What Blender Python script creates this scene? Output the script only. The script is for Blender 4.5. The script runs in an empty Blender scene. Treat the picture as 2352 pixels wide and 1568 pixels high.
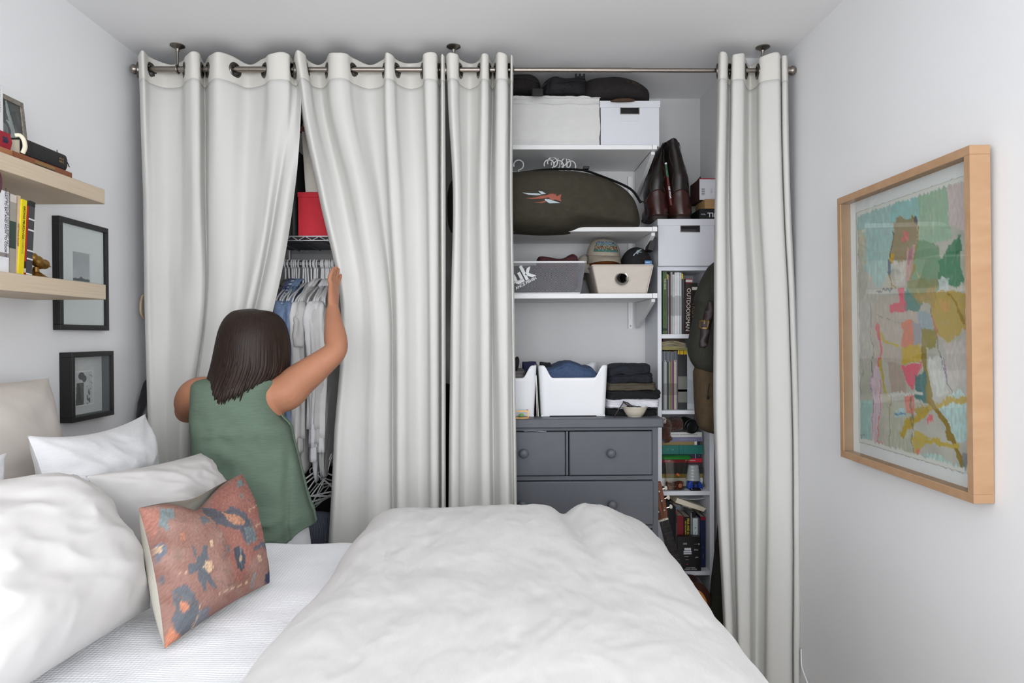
import bpy, bmesh, math, random
import numpy as np
from mathutils import Vector, Matrix, Euler, noise
random.seed(7)
PI = math.pi
SC = bpy.context.scene
COL = SC.collection
def R(d): return math.radians(d)

# ---------------------------------------------------------------- camera
FPX = 1568.0
CAM = Vector((0.0, 0.0, 1.40))
YAW, PITCH, ROLL = R(0.95), R(0.51), R(0.25)
CROT = Matrix.Rotation(-YAW, 3, 'Z') @ Matrix.Rotation(PI/2 - PITCH, 3, 'X') @ Matrix.Rotation(-ROLL, 3, 'Z')
cd = bpy.data.cameras.new('camera'); cd.lens = 24.0; cd.sensor_width = 36.0; cd.clip_start = 0.05
cam = bpy.data.objects.new('camera', cd); COL.objects.link(cam)
cam.matrix_world = Matrix.Translation(CAM) @ CROT.to_4x4()
SC.camera = cam
# ---------------------------------------------------------------- world, light, exposure
SC.view_settings.view_transform = 'Standard'; SC.view_settings.look = 'None'
SC.view_settings.gamma = 1.0; SC.view_settings.use_curve_mapping = False
SC.view_settings.exposure = 0.0
w = bpy.data.worlds.new('sky'); SC.world = w; w.use_nodes = True
w.node_tree.nodes['Background'].inputs[0].default_value = (0.80, 0.88, 1.0, 1)
w.node_tree.nodes['Background'].inputs[1].default_value = 1.0
def area(name, loc, rot, sx, sy, power, col=(1, 1, 1)):
    l = bpy.data.lights.new(name, 'AREA'); l.shape = 'RECTANGLE'; l.size = sx; l.size_y = sy
    l.energy = power; l.color = col
    o = bpy.data.objects.new(name, l); o.location = loc; o.rotation_euler = rot; COL.objects.link(o)
    return o
XLW, XRW = -1.63, 1.315
# daylight through two windows behind the camera; two side-wall lights added to brighten walls
area('window_and_fill_light', (-0.62, -1.78, 1.55), (R(90), 0, 0), 1.05, 1.5, 42, (0.95, 0.972, 1.0))
area('window_and_fill_light', (0.66, -1.78, 1.55), (R(90), 0, 0), 0.95, 1.5, 42, (0.95, 0.972, 1.0))
area('window_and_fill_light', (XLW, -0.55, 1.62), (R(90), 0, R(-90)), 1.40, 1.36, 24, (0.95, 0.972, 1.0))  # unseen left-wall light, added to brighten the right wall
area('window_and_fill_light', (XRW, -0.55, 1.62), (R(90), 0, R(90)), 1.40, 1.36, 38, (0.95, 0.972, 1.0))  # unseen right-wall light, added to lift the left wall

# ---------------------------------------------------------------- pixel measuring
def ray(px, py):
    return CROT @ Vector(((px-1176.0)/FPX, (784.0-py)/FPX, -1.0))
def P(px, py, Y):
    d = ray(px, py); return CAM + d*((Y-CAM.y)/d.y)
def PX(px, py, X):
    d = ray(px, py); return CAM + d*((X-CAM.x)/d.x)
def pix(v):
    d = CROT.transposed() @ (Vector(v)-CAM); return 1176.0-FPX*d.x/d.z, 784.0+FPX*d.y/d.z
def PZ(px, py, z):
    d = ray(px, py); return CAM + d*((z-CAM.z)/d.z)

# ---------------------------------------------------------------- materials
def lin(c):
    c = c/255.0
    return c/12.92 if c <= 0.04045 else ((c+0.055)/1.055)**2.4
def rgb(c): return (lin(c[0]), lin(c[1]), lin(c[2]), 1.0)
MC = {}
def mat(key, c=(200, 200, 200), rough=0.6, metal=0.0, var=0.05, scale=25, bump=0.0, bscale=150, weave=0.0, wscale=500,
        spec=0.4, trans=0.0, alpha=1.0, c2=None, attr=None, stripes=None, waffle=0.0, transl=0.0, sheen=0.0, stretch=None, bdist=0.004, coat=0.0):
    if key in MC: return MC[key]
    m = bpy.data.materials.new(key); m.use_nodes = True; nt = m.node_tree; N = nt.nodes; L = nt.links
    b = N['Principled BSDF']; b.inputs['Roughness'].default_value = rough; b.inputs['Metallic'].default_value = metal
    b.inputs['Specular IOR Level'].default_value = spec
    if trans: b.inputs['Transmission Weight'].default_value = trans
    if alpha < 1: b.inputs['Alpha'].default_value = alpha
    if sheen: b.inputs['Sheen Weight'].default_value = sheen
    if coat: b.inputs['Coat Weight'].default_value = coat
    tc = N.new('ShaderNodeTexCoord')
    def tex_in(n):
        if stretch:
            mp = N.new('ShaderNodeMapping'); mp.inputs['Scale'].default_value = stretch
            L.new(tc.outputs['Object'], mp.inputs['Vector']); L.new(mp.outputs[0], n.inputs['Vector'])
        else: L.new(tc.outputs['Object'], n.inputs['Vector'])
    if attr:
        a = N.new('ShaderNodeAttribute'); a.attribute_name = attr; colout = a.outputs['Color']
    else:
        nz = N.new('ShaderNodeTexNoise'); nz.inputs['Scale'].default_value = scale; nz.inputs['Detail'].default_value = 6
        tex_in(nz)
        mx = N.new('ShaderNodeMix'); mx.data_type = 'RGBA'
        ca = rgb(c)
        if c2: cb = rgb(c2); mx.inputs[6].default_value = ca; mx.inputs[7].default_value = cb
        else:
            mx.inputs[6].default_value = tuple(min(1, x*(1-var)) for x in ca[:3])+(1,)
            mx.inputs[7].default_value = tuple(min(1, x*(1+var)) for x in ca[:3])+(1,)
        rmp = N.new('ShaderNodeMapRange'); rmp.inputs[1].default_value = 0.3; rmp.inputs[2].default_value = 0.7
        L.new(nz.outputs[0], rmp.inputs[0]); L.new(rmp.outputs[0], mx.inputs[0])
        colout = mx.outputs[2]
    if stripes:   # (axis vector scale, colour, threshold)
        sv, sc_, thr = stripes
        dp = N.new('ShaderNodeVectorMath'); dp.operation = 'DOT_PRODUCT'; L.new(tc.outputs['Object'], dp.inputs[0]); dp.inputs[1].default_value = sv
        fr = N.new('ShaderNodeMath'); fr.operation = 'FRACT'; L.new(dp.outputs['Value'], fr.inputs[0])
        gt = N.new('ShaderNodeMath'); gt.operation = 'GREATER_THAN'; gt.inputs[1].default_value = thr; L.new(fr.outputs[0], gt.inputs[0])
        m2 = N.new('ShaderNodeMix'); m2.data_type = 'RGBA'; L.new(gt.outputs[0], m2.inputs[0]); L.new(colout, m2.inputs[6]); m2.inputs[7].default_value = rgb(sc_)
        colout = m2.outputs[2]
    L.new(colout, b.inputs['Base Color'])
    prev = None
    def add_bump(h, strength, dist=0.004):
        nonlocal prev
        bp = N.new('ShaderNodeBump'); bp.inputs['Strength'].default_value = strength; bp.inputs['Distance'].default_value = dist
        L.new(h, bp.inputs['Height'])
        if prev: L.new(prev, bp.inputs['Normal'])
        prev = bp.outputs[0]
    if bump:
        n2 = N.new('ShaderNodeTexNoise'); n2.inputs['Scale'].default_value = bscale; n2.inputs['Detail'].default_value = 5
        tex_in(n2); add_bump(n2.outputs[0], bump, bdist)
    if weave:
        for dr in ('X', 'Z') if weave < 9 else ('X',):
            wv = N.new('ShaderNodeTexWave'); wv.inputs['Scale'].default_value = wscale/20; wv.bands_direction = dr; wv.inputs['Distortion'].default_value = 1.5
            L.new(tc.outputs['Object'], wv.inputs['Vector']); add_bump(wv.outputs[0], weave, 0.0015)
    if waffle:
        for dr in ('X', 'Y'):
            wv = N.new('ShaderNodeTexWave'); wv.inputs['Scale'].default_value = 34; wv.bands_direction = dr; wv.inputs['Distortion'].default_value = 0.4
            L.new(tc.outputs['Object'], wv.inputs['Vector']); add_bump(wv.outputs[0], waffle, 0.003)
    if prev: L.new(prev, b.inputs['Normal'])
    if transl:
        tl = N.new('ShaderNodeBsdfTranslucent'); L.new(colout, tl.inputs[0])
        mxs = N.new('ShaderNodeMixShader'); mxs.inputs[0].default_value = transl
        L.new(b.outputs[0], mxs.inputs[1]); L.new(tl.outputs[0], mxs.inputs[2]); L.new(mxs.outputs[0], N['Material Output'].inputs[0])
    MC[key] = m
    return m

def pane_glass(key='pane_glass', tint=(250, 252, 252), refl=.10):
    if key in MC: return MC[key]
    m = bpy.data.materials.new(key); m.use_nodes = True; nt = m.node_tree; N = nt.nodes; N.remove(N['Principled BSDF'])
    tr = N.new('ShaderNodeBsdfTransparent'); tr.inputs[0].default_value = rgb(tint)
    gl = N.new('ShaderNodeBsdfGlossy'); gl.inputs['Roughness'].default_value = .02
    lw = N.new('ShaderNodeLayerWeight'); lw.inputs[0].default_value = .5
    pw_ = N.new('ShaderNodeMath'); pw_.operation = 'POWER'; pw_.inputs[1].default_value = 5.0; nt.links.new(lw.outputs['Facing'], pw_.inputs[0])
    ma = N.new('ShaderNodeMath'); ma.operation = 'MULTIPLY_ADD'; ma.inputs[1].default_value = .9; ma.inputs[2].default_value = .035; nt.links.new(pw_.outputs[0], ma.inputs[0])
    mx = N.new('ShaderNodeMixShader'); nt.links.new(ma.outputs[0], mx.inputs[0]); nt.links.new(tr.outputs[0], mx.inputs[1]); nt.links.new(gl.outputs[0], mx.inputs[2])
    nt.links.new(mx.outputs[0], N['Material Output'].inputs[0]); MC[key] = m; return m
# ---------------------------------------------------------------- mesh building
class MB:
    def __init__(s): s.v = []; s.f = []
    def add(s, vs, fs, M=None):
        o = len(s.v)
        s.v += [tuple(M @ Vector(p)) if M else tuple(p) for p in vs]
        s.f += [tuple(i+o for i in f) for f in fs]
        return s
    def box(s, x0, x1, y0, y1, z0, z1, M=None):
        vs = [(x0,y0,z0),(x1,y0,z0),(x1,y1,z0),(x0,y1,z0),(x0,y0,z1),(x1,y0,z1),(x1,y1,z1),(x0,y1,z1)]
        return s.add(vs, [(3,2,1,0),(4,5,6,7),(0,1,5,4),(1,2,6,5),(2,3,7,6),(3,0,4,7)], M)
    def prism(s, poly, a, b, axis='y', M=None):
        n = len(poly)
        def pt(p, h): return {'y': (p[0], h, p[1]), 'z': (p[0], p[1], h), 'x': (h, p[0], p[1])}[axis]
        vs = [pt(p, a) for p in poly]+[pt(p, b) for p in poly]
        fs = [tuple(range(n)), tuple(range(2*n-1, n-1, -1))]+[(i, i+n, (i+1) % n+n, (i+1) % n) for i in range(n)]
        return s.add(vs, fs, M)
    def loft(s, rings, cap0=True, cap1=True, closed=True, M=None):
        n = len(rings[0]); vs = [p for r in rings for p in r]; fs = []
        for i in range(len(rings)-1):
            for j in range(n if closed else n-1):
                k = (j+1) % n; fs.append((i*n+j, i*n+k, (i+1)*n+k, (i+1)*n+j))
        if cap0: fs.append(tuple(range(n-1, -1, -1)))
        if cap1: fs.append(tuple(range((len(rings)-1)*n, len(rings)*n)))
        return s.add(vs, fs, M)
    def tube(s, pts, r, n=8, caps=True, M=None, flat=None, closed=False):
        pts = [Vector(p) for p in pts]; m = len(pts); rings = []
        rs = r if isinstance(r, (list, tuple)) else [r]*m
        up = None
        for i, p in enumerate(pts):
            if closed: t = pts[(i+1) % m]-pts[i-1]
            else: t = pts[min(i+1, m-1)]-pts[max(i-1, 0)]
            t = t.normalized() if t.length > 1e-9 else Vector((0, 0, 1))
            if up is None:
                a = Vector((0, 0, 1)) if abs(t.z) < 0.9 else Vector((1, 0, 0)); up = (a-t*a.dot(t)).normalized()
            else:
                up = (up-t*up.dot(t)); up = up.normalized() if up.length > 1e-6 else t.orthogonal().normalized()
            sd = t.cross(up); fl = flat or 1.0
            rings.append([p+(up*math.cos(2*PI*k/n)*fl+sd*math.sin(2*PI*k/n))*rs[i] for k in range(n)])
        if closed: rings.append(rings[0]); caps = False
        return s.loft(rings, caps, caps, True, M)
    def lathe(s, prof, n=24, M=None, cap0=True, cap1=True, sx=1.0, sy=1.0):
        return s.loft([[(r*math.cos(2*PI*k/n)*sx, r*math.sin(2*PI*k/n)*sy, z) for k in range(n)] for r, z in prof], cap0, cap1, True, M)
    def ell(s, c, rx, ry, rz, n=12, m=8, M=None, p=1.0):
        rings = []
        for i in range(m+1):
            a = -PI/2+PI*i/m; cz = math.sin(a); cr = max(math.cos(a), 1e-4)**p
            rings.append([(c[0]+rx*cr*math.cos(2*PI*k/n), c[1]+ry*cr*math.sin(2*PI*k/n), c[2]+rz*cz) for k in range(n)])
        return s.loft(rings, True, True, True, M)
    def grid(s, fn, nu, nv, M=None, skip=None):
        vs = [fn(i/nu, j/nv) for j in range(nv+1) for i in range(nu+1)]
        fs = [(j*(nu+1)+i, j*(nu+1)+i+1, (j+1)*(nu+1)+i+1, (j+1)*(nu+1)+i) for j in range(nv) for i in range(nu) if not (skip and skip(i, j))]
        return s.add(vs, fs, M)
    def build(s, name, m, parent=None, world=False, smooth=40, bevel=0, bseg=2, sub=0, solid=0, soff=0.0, recalc=True, loc=None, rot=None):
        me = bpy.data.meshes.new(name); me.from_pydata(s.v, [], s.f)
        if recalc:
            bm = bmesh.new(); bm.from_mesh(me); bmesh.ops.recalc_face_normals(bm, faces=bm.faces); bm.to_mesh(me); bm.free()
        me.materials.append(m)
        if smooth:
            me.polygons.foreach_set('use_smooth', [True]*len(me.polygons))
            if smooth < 180: me.set_sharp_from_angle(angle=R(smooth))
        me.update()
        o = bpy.data.objects.new(name, me); COL.objects.link(o)
        if loc is not None: o.location = loc
        if rot is not None: o.rotation_euler = rot
        if parent is not None:
            o.parent = parent
            if world: o.matrix_parent_inverse = Matrix.LocRotScale(root_loc(parent), root_rot(parent), None).inverted()
        if solid:
            md = o.modifiers.new('solid', 'SOLIDIFY'); md.thickness = solid; md.offset = soff
        if bevel:
            md = o.modifiers.new('bevel', 'BEVEL'); md.width = bevel; md.segments = bseg; md.limit_method = 'ANGLE'; md.angle_limit = R(35)
            if smooth: md.harden_normals = False
        if sub:
            md = o.modifiers.new('sub', 'SUBSURF'); md.levels = sub; md.render_levels = sub
        return o
def root_loc(p):
    l = Vector(p.location)
    return l if p.parent is None else root_loc(p.parent)+l if not p.parent.rotation_euler[:] != (0, 0, 0) else (p.parent.matrix_basis @ p.matrix_basis).translation
def root_rot(p): return (p.parent.matrix_basis @ p.matrix_basis if p.parent else p.matrix_basis).to_quaternion()

def tag(o, label, cat, group=None):
    o['label'] = label; o['category'] = cat
    if group: o['group'] = group
    return o
def thing(name, label, cat, loc=(0, 0, 0), rot=(0, 0, 0), group=None):
    o = bpy.data.objects.new(name, None); COL.objects.link(o); o.location = loc; o.rotation_euler = rot
    o.empty_display_size = 0.05
    return tag(o, label, cat, group)
def struct(o): o['kind'] = 'structure'; return o
def stuff(o): o['kind'] = 'stuff'; return o
def dup(root, loc=None, rot=None, label=None, group=None):
    r = root.copy(); COL.objects.link(r)
    if loc is not None: r.location = loc
    if rot is not None: r.rotation_euler = rot
    if label: r['label'] = label
    if group: r['group'] = group
    for ch in list(root.children):
        c = ch.copy(); COL.objects.link(c); c.parent = r
        for g in list(ch.children):
            d = g.copy(); COL.objects.link(d); d.parent = c
    return r
def text(s, size, m, parent, loc, rot, name='lettering', ext=0.0004, align='CENTER', bold=0.0, sx=1.0, spacing=1.0):
    cu = bpy.data.curves.new('t', 'FONT'); cu.body = s; cu.size = size; cu.extrude = ext; cu.align_x = align; cu.align_y = 'CENTER'
    cu.offset = bold; cu.space_character = spacing; cu.resolution_u = 3
    o = bpy.data.objects.new('t', cu); COL.objects.link(o)
    dg = bpy.context.evaluated_depsgraph_get()
    me = bpy.data.meshes.new_from_object(o.evaluated_get(dg)); bpy.data.objects.remove(o); bpy.data.curves.remove(cu)
    me.materials.clear(); me.materials.append(m)
    t = bpy.data.objects.new(name, me); COL.objects.link(t); t.location = loc; t.rotation_euler = rot; t.scale = (sx, 1, 1)
    if parent: t.parent = parent
    return t
def cr(p0, p1, p2, p3, t):   # catmull-rom
    return 0.5*((2*p1)+(-p0+p2)*t+(2*p0-5*p1+4*p2-p3)*t*t+(-p0+3*p1-3*p2+p3)*t**3)
def crv(pts, n):             # resample a list of tuples through a catmull-rom
    out = []
    for i in range(len(pts)-1):
        a, b, c, d = pts[max(i-1, 0)], pts[i], pts[i+1], pts[min(i+2, len(pts)-1)]
        for k in range(n): out.append(tuple(cr(a[j], b[j], c[j], d[j], k/n) for j in range(len(b))))
    out.append(tuple(pts[-1])); return out
def lerp(a, b, t): return a+(b-a)*t
def sstep(a, b, x):
    t = min(1, max(0, (x-a)/(b-a))); return t*t*(3-2*t)
def fbm(x, y, z=0.0, o=4):
    return noise.fractal(Vector((x, y, z)), 1.0, 2.0, o)
def rrect(w, h, r, n=5, cx=0, cy=0):
    out = []
    for sx, sy, a0 in ((1, 1, 0), (-1, 1, 90), (-1, -1, 180), (1, -1, 270)):
        for k in range(n+1):
            a = R(a0+90*k/n); out.append((cx+sx*(w/2-r)+r*math.cos(a), cy+sy*(h/2-r)+r*math.sin(a)))
    return out
def paint(o, fn, name='paint'):
    me = o.data; n = len(me.vertices)
    at = me.color_attributes.new(name, 'FLOAT_COLOR', 'POINT')
    buf = np.ones((n, 4), dtype=np.float32)
    for i in range(n): buf[i, :3] = fn(i)
    at.data.foreach_set('color', buf.ravel())

# ---------------------------------------------------------------- room
XL, XR, YB, ZC = -1.595, 1.28, 3.585, 2.640
YROD = 2.94
WALL = mat('wall_paint', (238, 238, 239), 0.85, var=0.012, scale=3, bump=0.08, bscale=60, spec=0.2)
CEIL = mat('ceiling_paint', (243, 243, 244), 0.9, var=0.012, scale=2, bump=0.05, bscale=50, spec=0.2)
def panel(name, x0, x1, y0, y1, z0, z1, m=WALL): return struct(MB().box(x0, x1, y0, y1, z0, z1).build(name, m, smooth=0))
YF = -1.75
ZF = -0.165
wl = MB(); wl.box(XL-0.1, XL, YF, -1.27, ZF, ZC).box(XL-0.1, XL, .17, YB, ZF, ZC).box(XL-0.1, XL, -1.27, .17, ZF, .92).box(XL-0.1, XL, -1.27, .17, 2.32, ZC)
struct(wl.build('wall_left', WALL, smooth=0))
wl = MB(); wl.box(XR, XR+.1, YF, -1.27, ZF, ZC).box(XR, XR+.1, .17, YB, ZF, ZC).box(XR, XR+.1, -1.27, .17, ZF, .92).box(XR, XR+.1, -1.27, .17, 2.32, ZC)
struct(wl.build('wall_right', WALL, smooth=0))
WALL_SHADED = mat('wall_paint_shaded', (216, 216, 216), 0.85, var=0.012, scale=3, bump=0.08, bscale=60, spec=0.2)  # wall paint again, darkened to put the closet's shade into the colour
panel('wall_back', XL-0.1, XR+0.1, YB, YB+0.1, ZF, ZC, WALL_SHADED)
panel('wall_return', P(1608, 228, YB).x, XR, 3.06, YB, ZF, ZC, WALL_SHADED)
panel('ceiling', XL-0.1, XR+0.1, YF-0.15, YB+0.1, ZC, ZC+0.1, CEIL)
wr = MB()
for a in ((XL-0.1, -1.16), (-0.08, 0.17), (1.15, XR+0.1)): wr.box(a[0], a[1], YF-0.12, YF, ZF, ZC)
for a in ((-1.16, -0.08), (0.17, 1.15)):
    wr.box(a[0], a[1], YF-0.12, YF, ZF, 0.78); wr.box(a[0], a[1], YF-0.12, YF, 2.32, ZC)
struct(wr.build('wall_rear', WALL, smooth=0))
TRIM = mat('white_trim', (238, 238, 238), 0.4, var=0.01)
for i, (a, b) in enumerate(((-1.16, -0.08), (0.17, 1.15))):
    f = MB()
    f.box(a, a+.05, YF-.06, YF+.01, .78, 2.32); f.box(b-.05, b, YF-.06, YF+.01, .78, 2.32)
    f.box(a, b, YF-.06, YF+.01, .78, .83); f.box(a, b, YF-.06, YF+.01, 2.27, 2.32); f.box(a, b, YF-.06, YF+.005, 1.53, 1.57)
    wf = struct(f.build('window_%d' % (i+1), TRIM, smooth=0))
f = MB()
f.box(XL-.05, XL+.01, -1.27, -1.22, .92, 2.32).box(XL-.05, XL+.01, .12, .17, .92, 2.32).box(XL-.05, XL+.01, -1.27, .17, .92, .97).box(XL-.05, XL+.01, -1.27, .17, 2.27, 2.32).box(XL-.05, XL+.005, -.57, -.53, .92, 2.32)
struct(f.build('window_3', TRIM, smooth=0))  # unseen frame added around the left fill light
f = MB()
f.box(XR-.01, XR+.05, -1.27, -1.22, .92, 2.32).box(XR-.01, XR+.05, .12, .17, .92, 2.32).box(XR-.01, XR+.05, -1.27, .17, .92, .97).box(XR-.01, XR+.05, -1.27, .17, 2.27, 2.32).box(XR-.005, XR+.05, -.57, -.53, .92, 2.32)
struct(f.build('window_4', TRIM, smooth=0))  # made-up window frame round the added right-hand light
OAK = mat('oak_floor', (184, 174, 160), 0.5, var=0.2, scale=6, stretch=(1, 12, 1), bump=0.05, bscale=40)
fl = struct(MB().box(XL-0.1, XR+0.1, YF-.15, YB+0.1, ZF-0.1, ZF-0.004).build('floor', mat('subfloor', (70, 55, 42), 0.8), smooth=0))
pm = None
for i in range(24):
    y = YF+0.11*0+i*0.225
    if y > YB: break
    if pm is None:
        pm = MB().box(XL, XR, 0, 0.2235, ZF-0.02, ZF).build('floor_plank', OAK, fl, bevel=0.0015, bseg=1); pm.location.y = y
    else:
        o = pm.copy(); COL.objects.link(o); o.location.y = y
struct(MB().box(XL, XL+0.014, YF, YB, ZF, ZF+.11).build('baseboard_left', TRIM, bevel=0.004))
# ---------------------------------------------------------------- curtain rod
NICKEL = mat('brushed_nickel', (150, 142, 134), 0.32, metal=1.0, var=0.04, scale=80)
NICKELD = mat('dark_nickel', (140, 134, 128), 0.35, metal=1.0, var=0.04, scale=80)
ZROD = P(1042, 160.5, YROD).z
xa, xj, xk, xb = P(322, 144, YROD).x, P(708, 155, YROD).x, P(1450, 164, YROD).x, P(1806, 163, YROD).x
rod = thing('curtain_rod', 'long brushed nickel curtain rod hung below the ceiling on three brackets', 'curtain rod', (0, YROD, ZROD))
MB().tube([(xa, 0, 0), (xj, 0, 0)], 0.0125, 16).build('rod_section', NICKEL, rod)
MB().tube([(xj-.01, 0, 0), (xk, 0, 0)], 0.0108, 16).build('rod_section', NICKEL, rod)
MB().tube([(xk-.01, 0, 0), (xb, 0, 0)], 0.0095, 16).build('rod_section', NICKEL, rod)
for x, sg in ((xa, -1), (xb, 1)):
    M = Matrix.Translation((x, 0, 0)) @ Matrix.Rotation(sg*PI/2, 4, 'Y')
    MB().lathe([(.012, -.012), (.012, 0), (.016, .002), (.0165, .007), (.012, .009), (.014, .013), (.0195, .02), (.0205, .027), (.018, .034), (.012, .04), (.003, .0425)], 20, M=M).build('finial', NICKEL, rod)
for px in (408, 1042, 1752):
    bx = P(px, 150, YROD).x
    b = MB().lathe([(.03, ZC-ZROD), (.03, ZC-ZROD-.004), (.022, ZC-ZROD-.008), (.009, ZC-ZROD-.016), (.0055, ZC-ZROD-.03), (.005, .02)], 20).build('bracket', NICKELD, rod, loc=(bx, 0, 0))
    MB().tube([(0, .0165*math.cos(a*PI/10), .0165*math.sin(a*PI/10)) for a in range(20)], .0042, 8, closed=True).build('bracket_ring', NICKELD, b)

# ---------------------------------------------------------------- curtains
CURT = mat('curtain_cotton', (226, 225, 221), 0.9, var=0.015, scale=4, bump=0.10, bscale=300, weave=0.05, wscale=4000, spec=0.1, transl=0.12)
CURTH = mat('curtain_header', (227, 224, 217), 0.9, var=0.015, scale=4, bump=0.12, bscale=300, spec=0.1, transl=0.06)
GRO = mat('grommet_metal', (110, 106, 102), 0.3, metal=1.0, var=0.03)
ZTOP, ZHEM = ZROD+0.047, ZROD-0.062
def curtain(label, rows, seed, ztop=ZTOP, wob=1.0):
    """rows: list of (image y, [(image x, depth towards the room)...]); the first row is the top."""
    ctrl = []
    for py, pts in rows:
        line = []
        z = None
        for px, d in pts:
            q = P(px, py, YROD-d)
            if z is None: z = q.z
            line.append((q.x, d))
        ctrl.append((z, line))
    ctrl[0] = (ztop, ctrl[0][1]); zs = [c[0] for c in ctrl]
    NS = 9
    fine = [crv(l, NS) for _, l in ctrl]; nc = len(fine[0])
    def colpt(i, z):
        k = 0
        while k < len(zs)-2 and z < zs[k+1]: k += 1
        t = (zs[k]-z)/(zs[k]-zs[k+1]); t = min(1, max(0, t))
        a, b, c, d = fine[max(k-1, 0)][i], fine[k][i], fine[k+1][i], fine[min(k+2, len(zs)-1)][i]
        if k == 0: t2 = t*t*(3-2*t)*.5+t*.5; return lerp(b[0], c[0], t2), lerp(b[1], c[1], t2)
        return cr(a[0], b[0], c[0], d[0], t), cr(a[1], b[1], c[1], d[1], t)
    def pos(i, z):
        x, d = colpt(i, z)
        n = fbm(x*5+seed, z*1.3, seed, 3)*0.006*wob+fbm(x*22+seed, z*3.5, seed+5, 2)*0.0008*wob
        lip = 0.004*math.sin(x*55+seed)*sstep(ZROD, ztop, z)
        return (x, YROD-d+n*sstep(ztop+.02, ztop-.25, z)*1.0, z+lip)
    top = fine[0]
    crosses = []
    for i in range(3, nc-4):
        a, b = top[i][1], top[i+1][1]
        if (a < 0) != (b < 0) and abs(a-b) > 1e-5:
            x = lerp(top[i][0], top[i+1][0], a/(a-b))
            tx, td = top[i+1][0]-top[i-1][0], top[i+1][1]-top[i-1][1]
            crosses.append((x, tx, td))
    root = thing('curtain', label, 'curtain', (sum(p[0] for p in top)/nc, YROD, 0))
    RH = 0.0268
    def mesh(za, zb, nv, holes):
        mb = MB(); zl = [lerp(za, zb, j/nv) for j in range(nv+1)]
        vs = [pos(i, z) for z in zl for i in range(nc)]; fs = []
        for j in range(nv):
            for i in range(nc-1):
                f = (j*nc+i, j*nc+i+1, (j+1)*nc+i+1, (j+1)*nc+i)
                if holes:
                    c = [sum(vs[k][q] for k in f)/4 for q in range(3)]
                    if any((c[0]-x)**2+(c[1]-YROD)**2+(c[2]-ZROD+.004)**2 < RH*RH for x, _, _ in crosses): continue
                fs.append(f)
        mb.add(vs, fs); return mb
    mesh(ztop, ZHEM, 24, True).build('header', CURTH, root, world=True, smooth=180, solid=0.0028, recalc=False)
    zz = [ZHEM+.002]+list(np.linspace(ZHEM-.02, ZF+.012, 74))
    mb = MB(); vs = [pos(i, z) for z in zz for i in range(nc)]
    mb.add(vs, [(j*nc+i, j*nc+i+1, (j+1)*nc+i+1, (j+1)*nc+i) for j in range(len(zz)-1) for i in range(nc-1)])
    mb.build('cloth', CURT, root, world=True, smooth=180, solid=0.0022, recalc=False)
    for x, tx, td in crosses:
        ang = math.atan2(-td, tx)
        M = Matrix.Translation((x, YROD, ZROD-.004)) @ Matrix.Rotation(ang, 4, 'Z') @ Matrix.Rotation(PI/2, 4, 'X')
        prof = [(.0205, -.0045), (.0205, .0045), (.024, .007), (.030, .0065), (.0335, .003), (.0335, -.003), (.030, -.0065), (.024, -.007), (.0205, -.0045)]
        MB().lathe(prof, 28, M=M, cap0=False, cap1=False).build('grommet', GRO, root, world=True)
    return root
def rw(py, s): return (py, [tuple(map(float, p.split(','))) for p in s.split()])
YROWS = (150, 230, 450, 700, 1000)
curtain('leftmost curtain panel, pulled open to the left beside the woman', [
 rw(150, '323,-.05 318,.02 328,.07 345,0 380,-.06 418,-.04 427,.03 440,.07 456,.05 462,0 471,-.05 483,.03 500,.07 535,.01 570,-.06 606,-.01 618,.05 640,.06 662,.04 668,0 678,-.05 688,-.02'),
 rw(230, '326,-.04 322,.02 331,.06 347,.01 380,-.04 415,-.03 427,.03 441,.06 457,.05 463,0 472,-.04 483,.03 500,.06 535,.02 570,-.04 604,-.01 619,.04 641,.05 662,.045 671,.01 682,.0 692,.04'),
 rw(450, '332,-.03 329,.01 337,.04 352,.02 382,-.02 413,-.01 428,.02 443,.05 458,.04 465,0 473,-.03 481,.02 500,.04 530,.03 560,-.01 585,0 607,.03 622,.05 637,.015 648,.05 662,.06 676,.03'),
 rw(700, '335,-.03 333,.01 341,.03 354,.01 385,-.02 411,0 427,.02 442,.03 457,.03 466,.01 472,-.02 478,.01 500,.03 525,.02 545,-.01 558,0 568,.04 579,.03 589,-.01 600,.05 616,.06 631,.04'),
 rw(1000, '345,-.03 341,.01 349,.03 362,.02 381,0 396,.01 405,.02 413,.03 422,.02 431,0 437,-.02 443,0 455,.03 468,.02 481,-.01 490,0 498,.04 507,.03 515,0 523,.04 533,.05 546,.03'),
 rw(1530, '350,-.04 345,.01 352,.04 366,.03 386,-.02 402,-.01 412,.02 420,.05 430,.03 440,0 447,-.03 455,0 470,.04 486,.03 500,-.02 511,0 520,.04 531,.03 541,0 551,.05 563,.05 578,.03')], 1.0)
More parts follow.
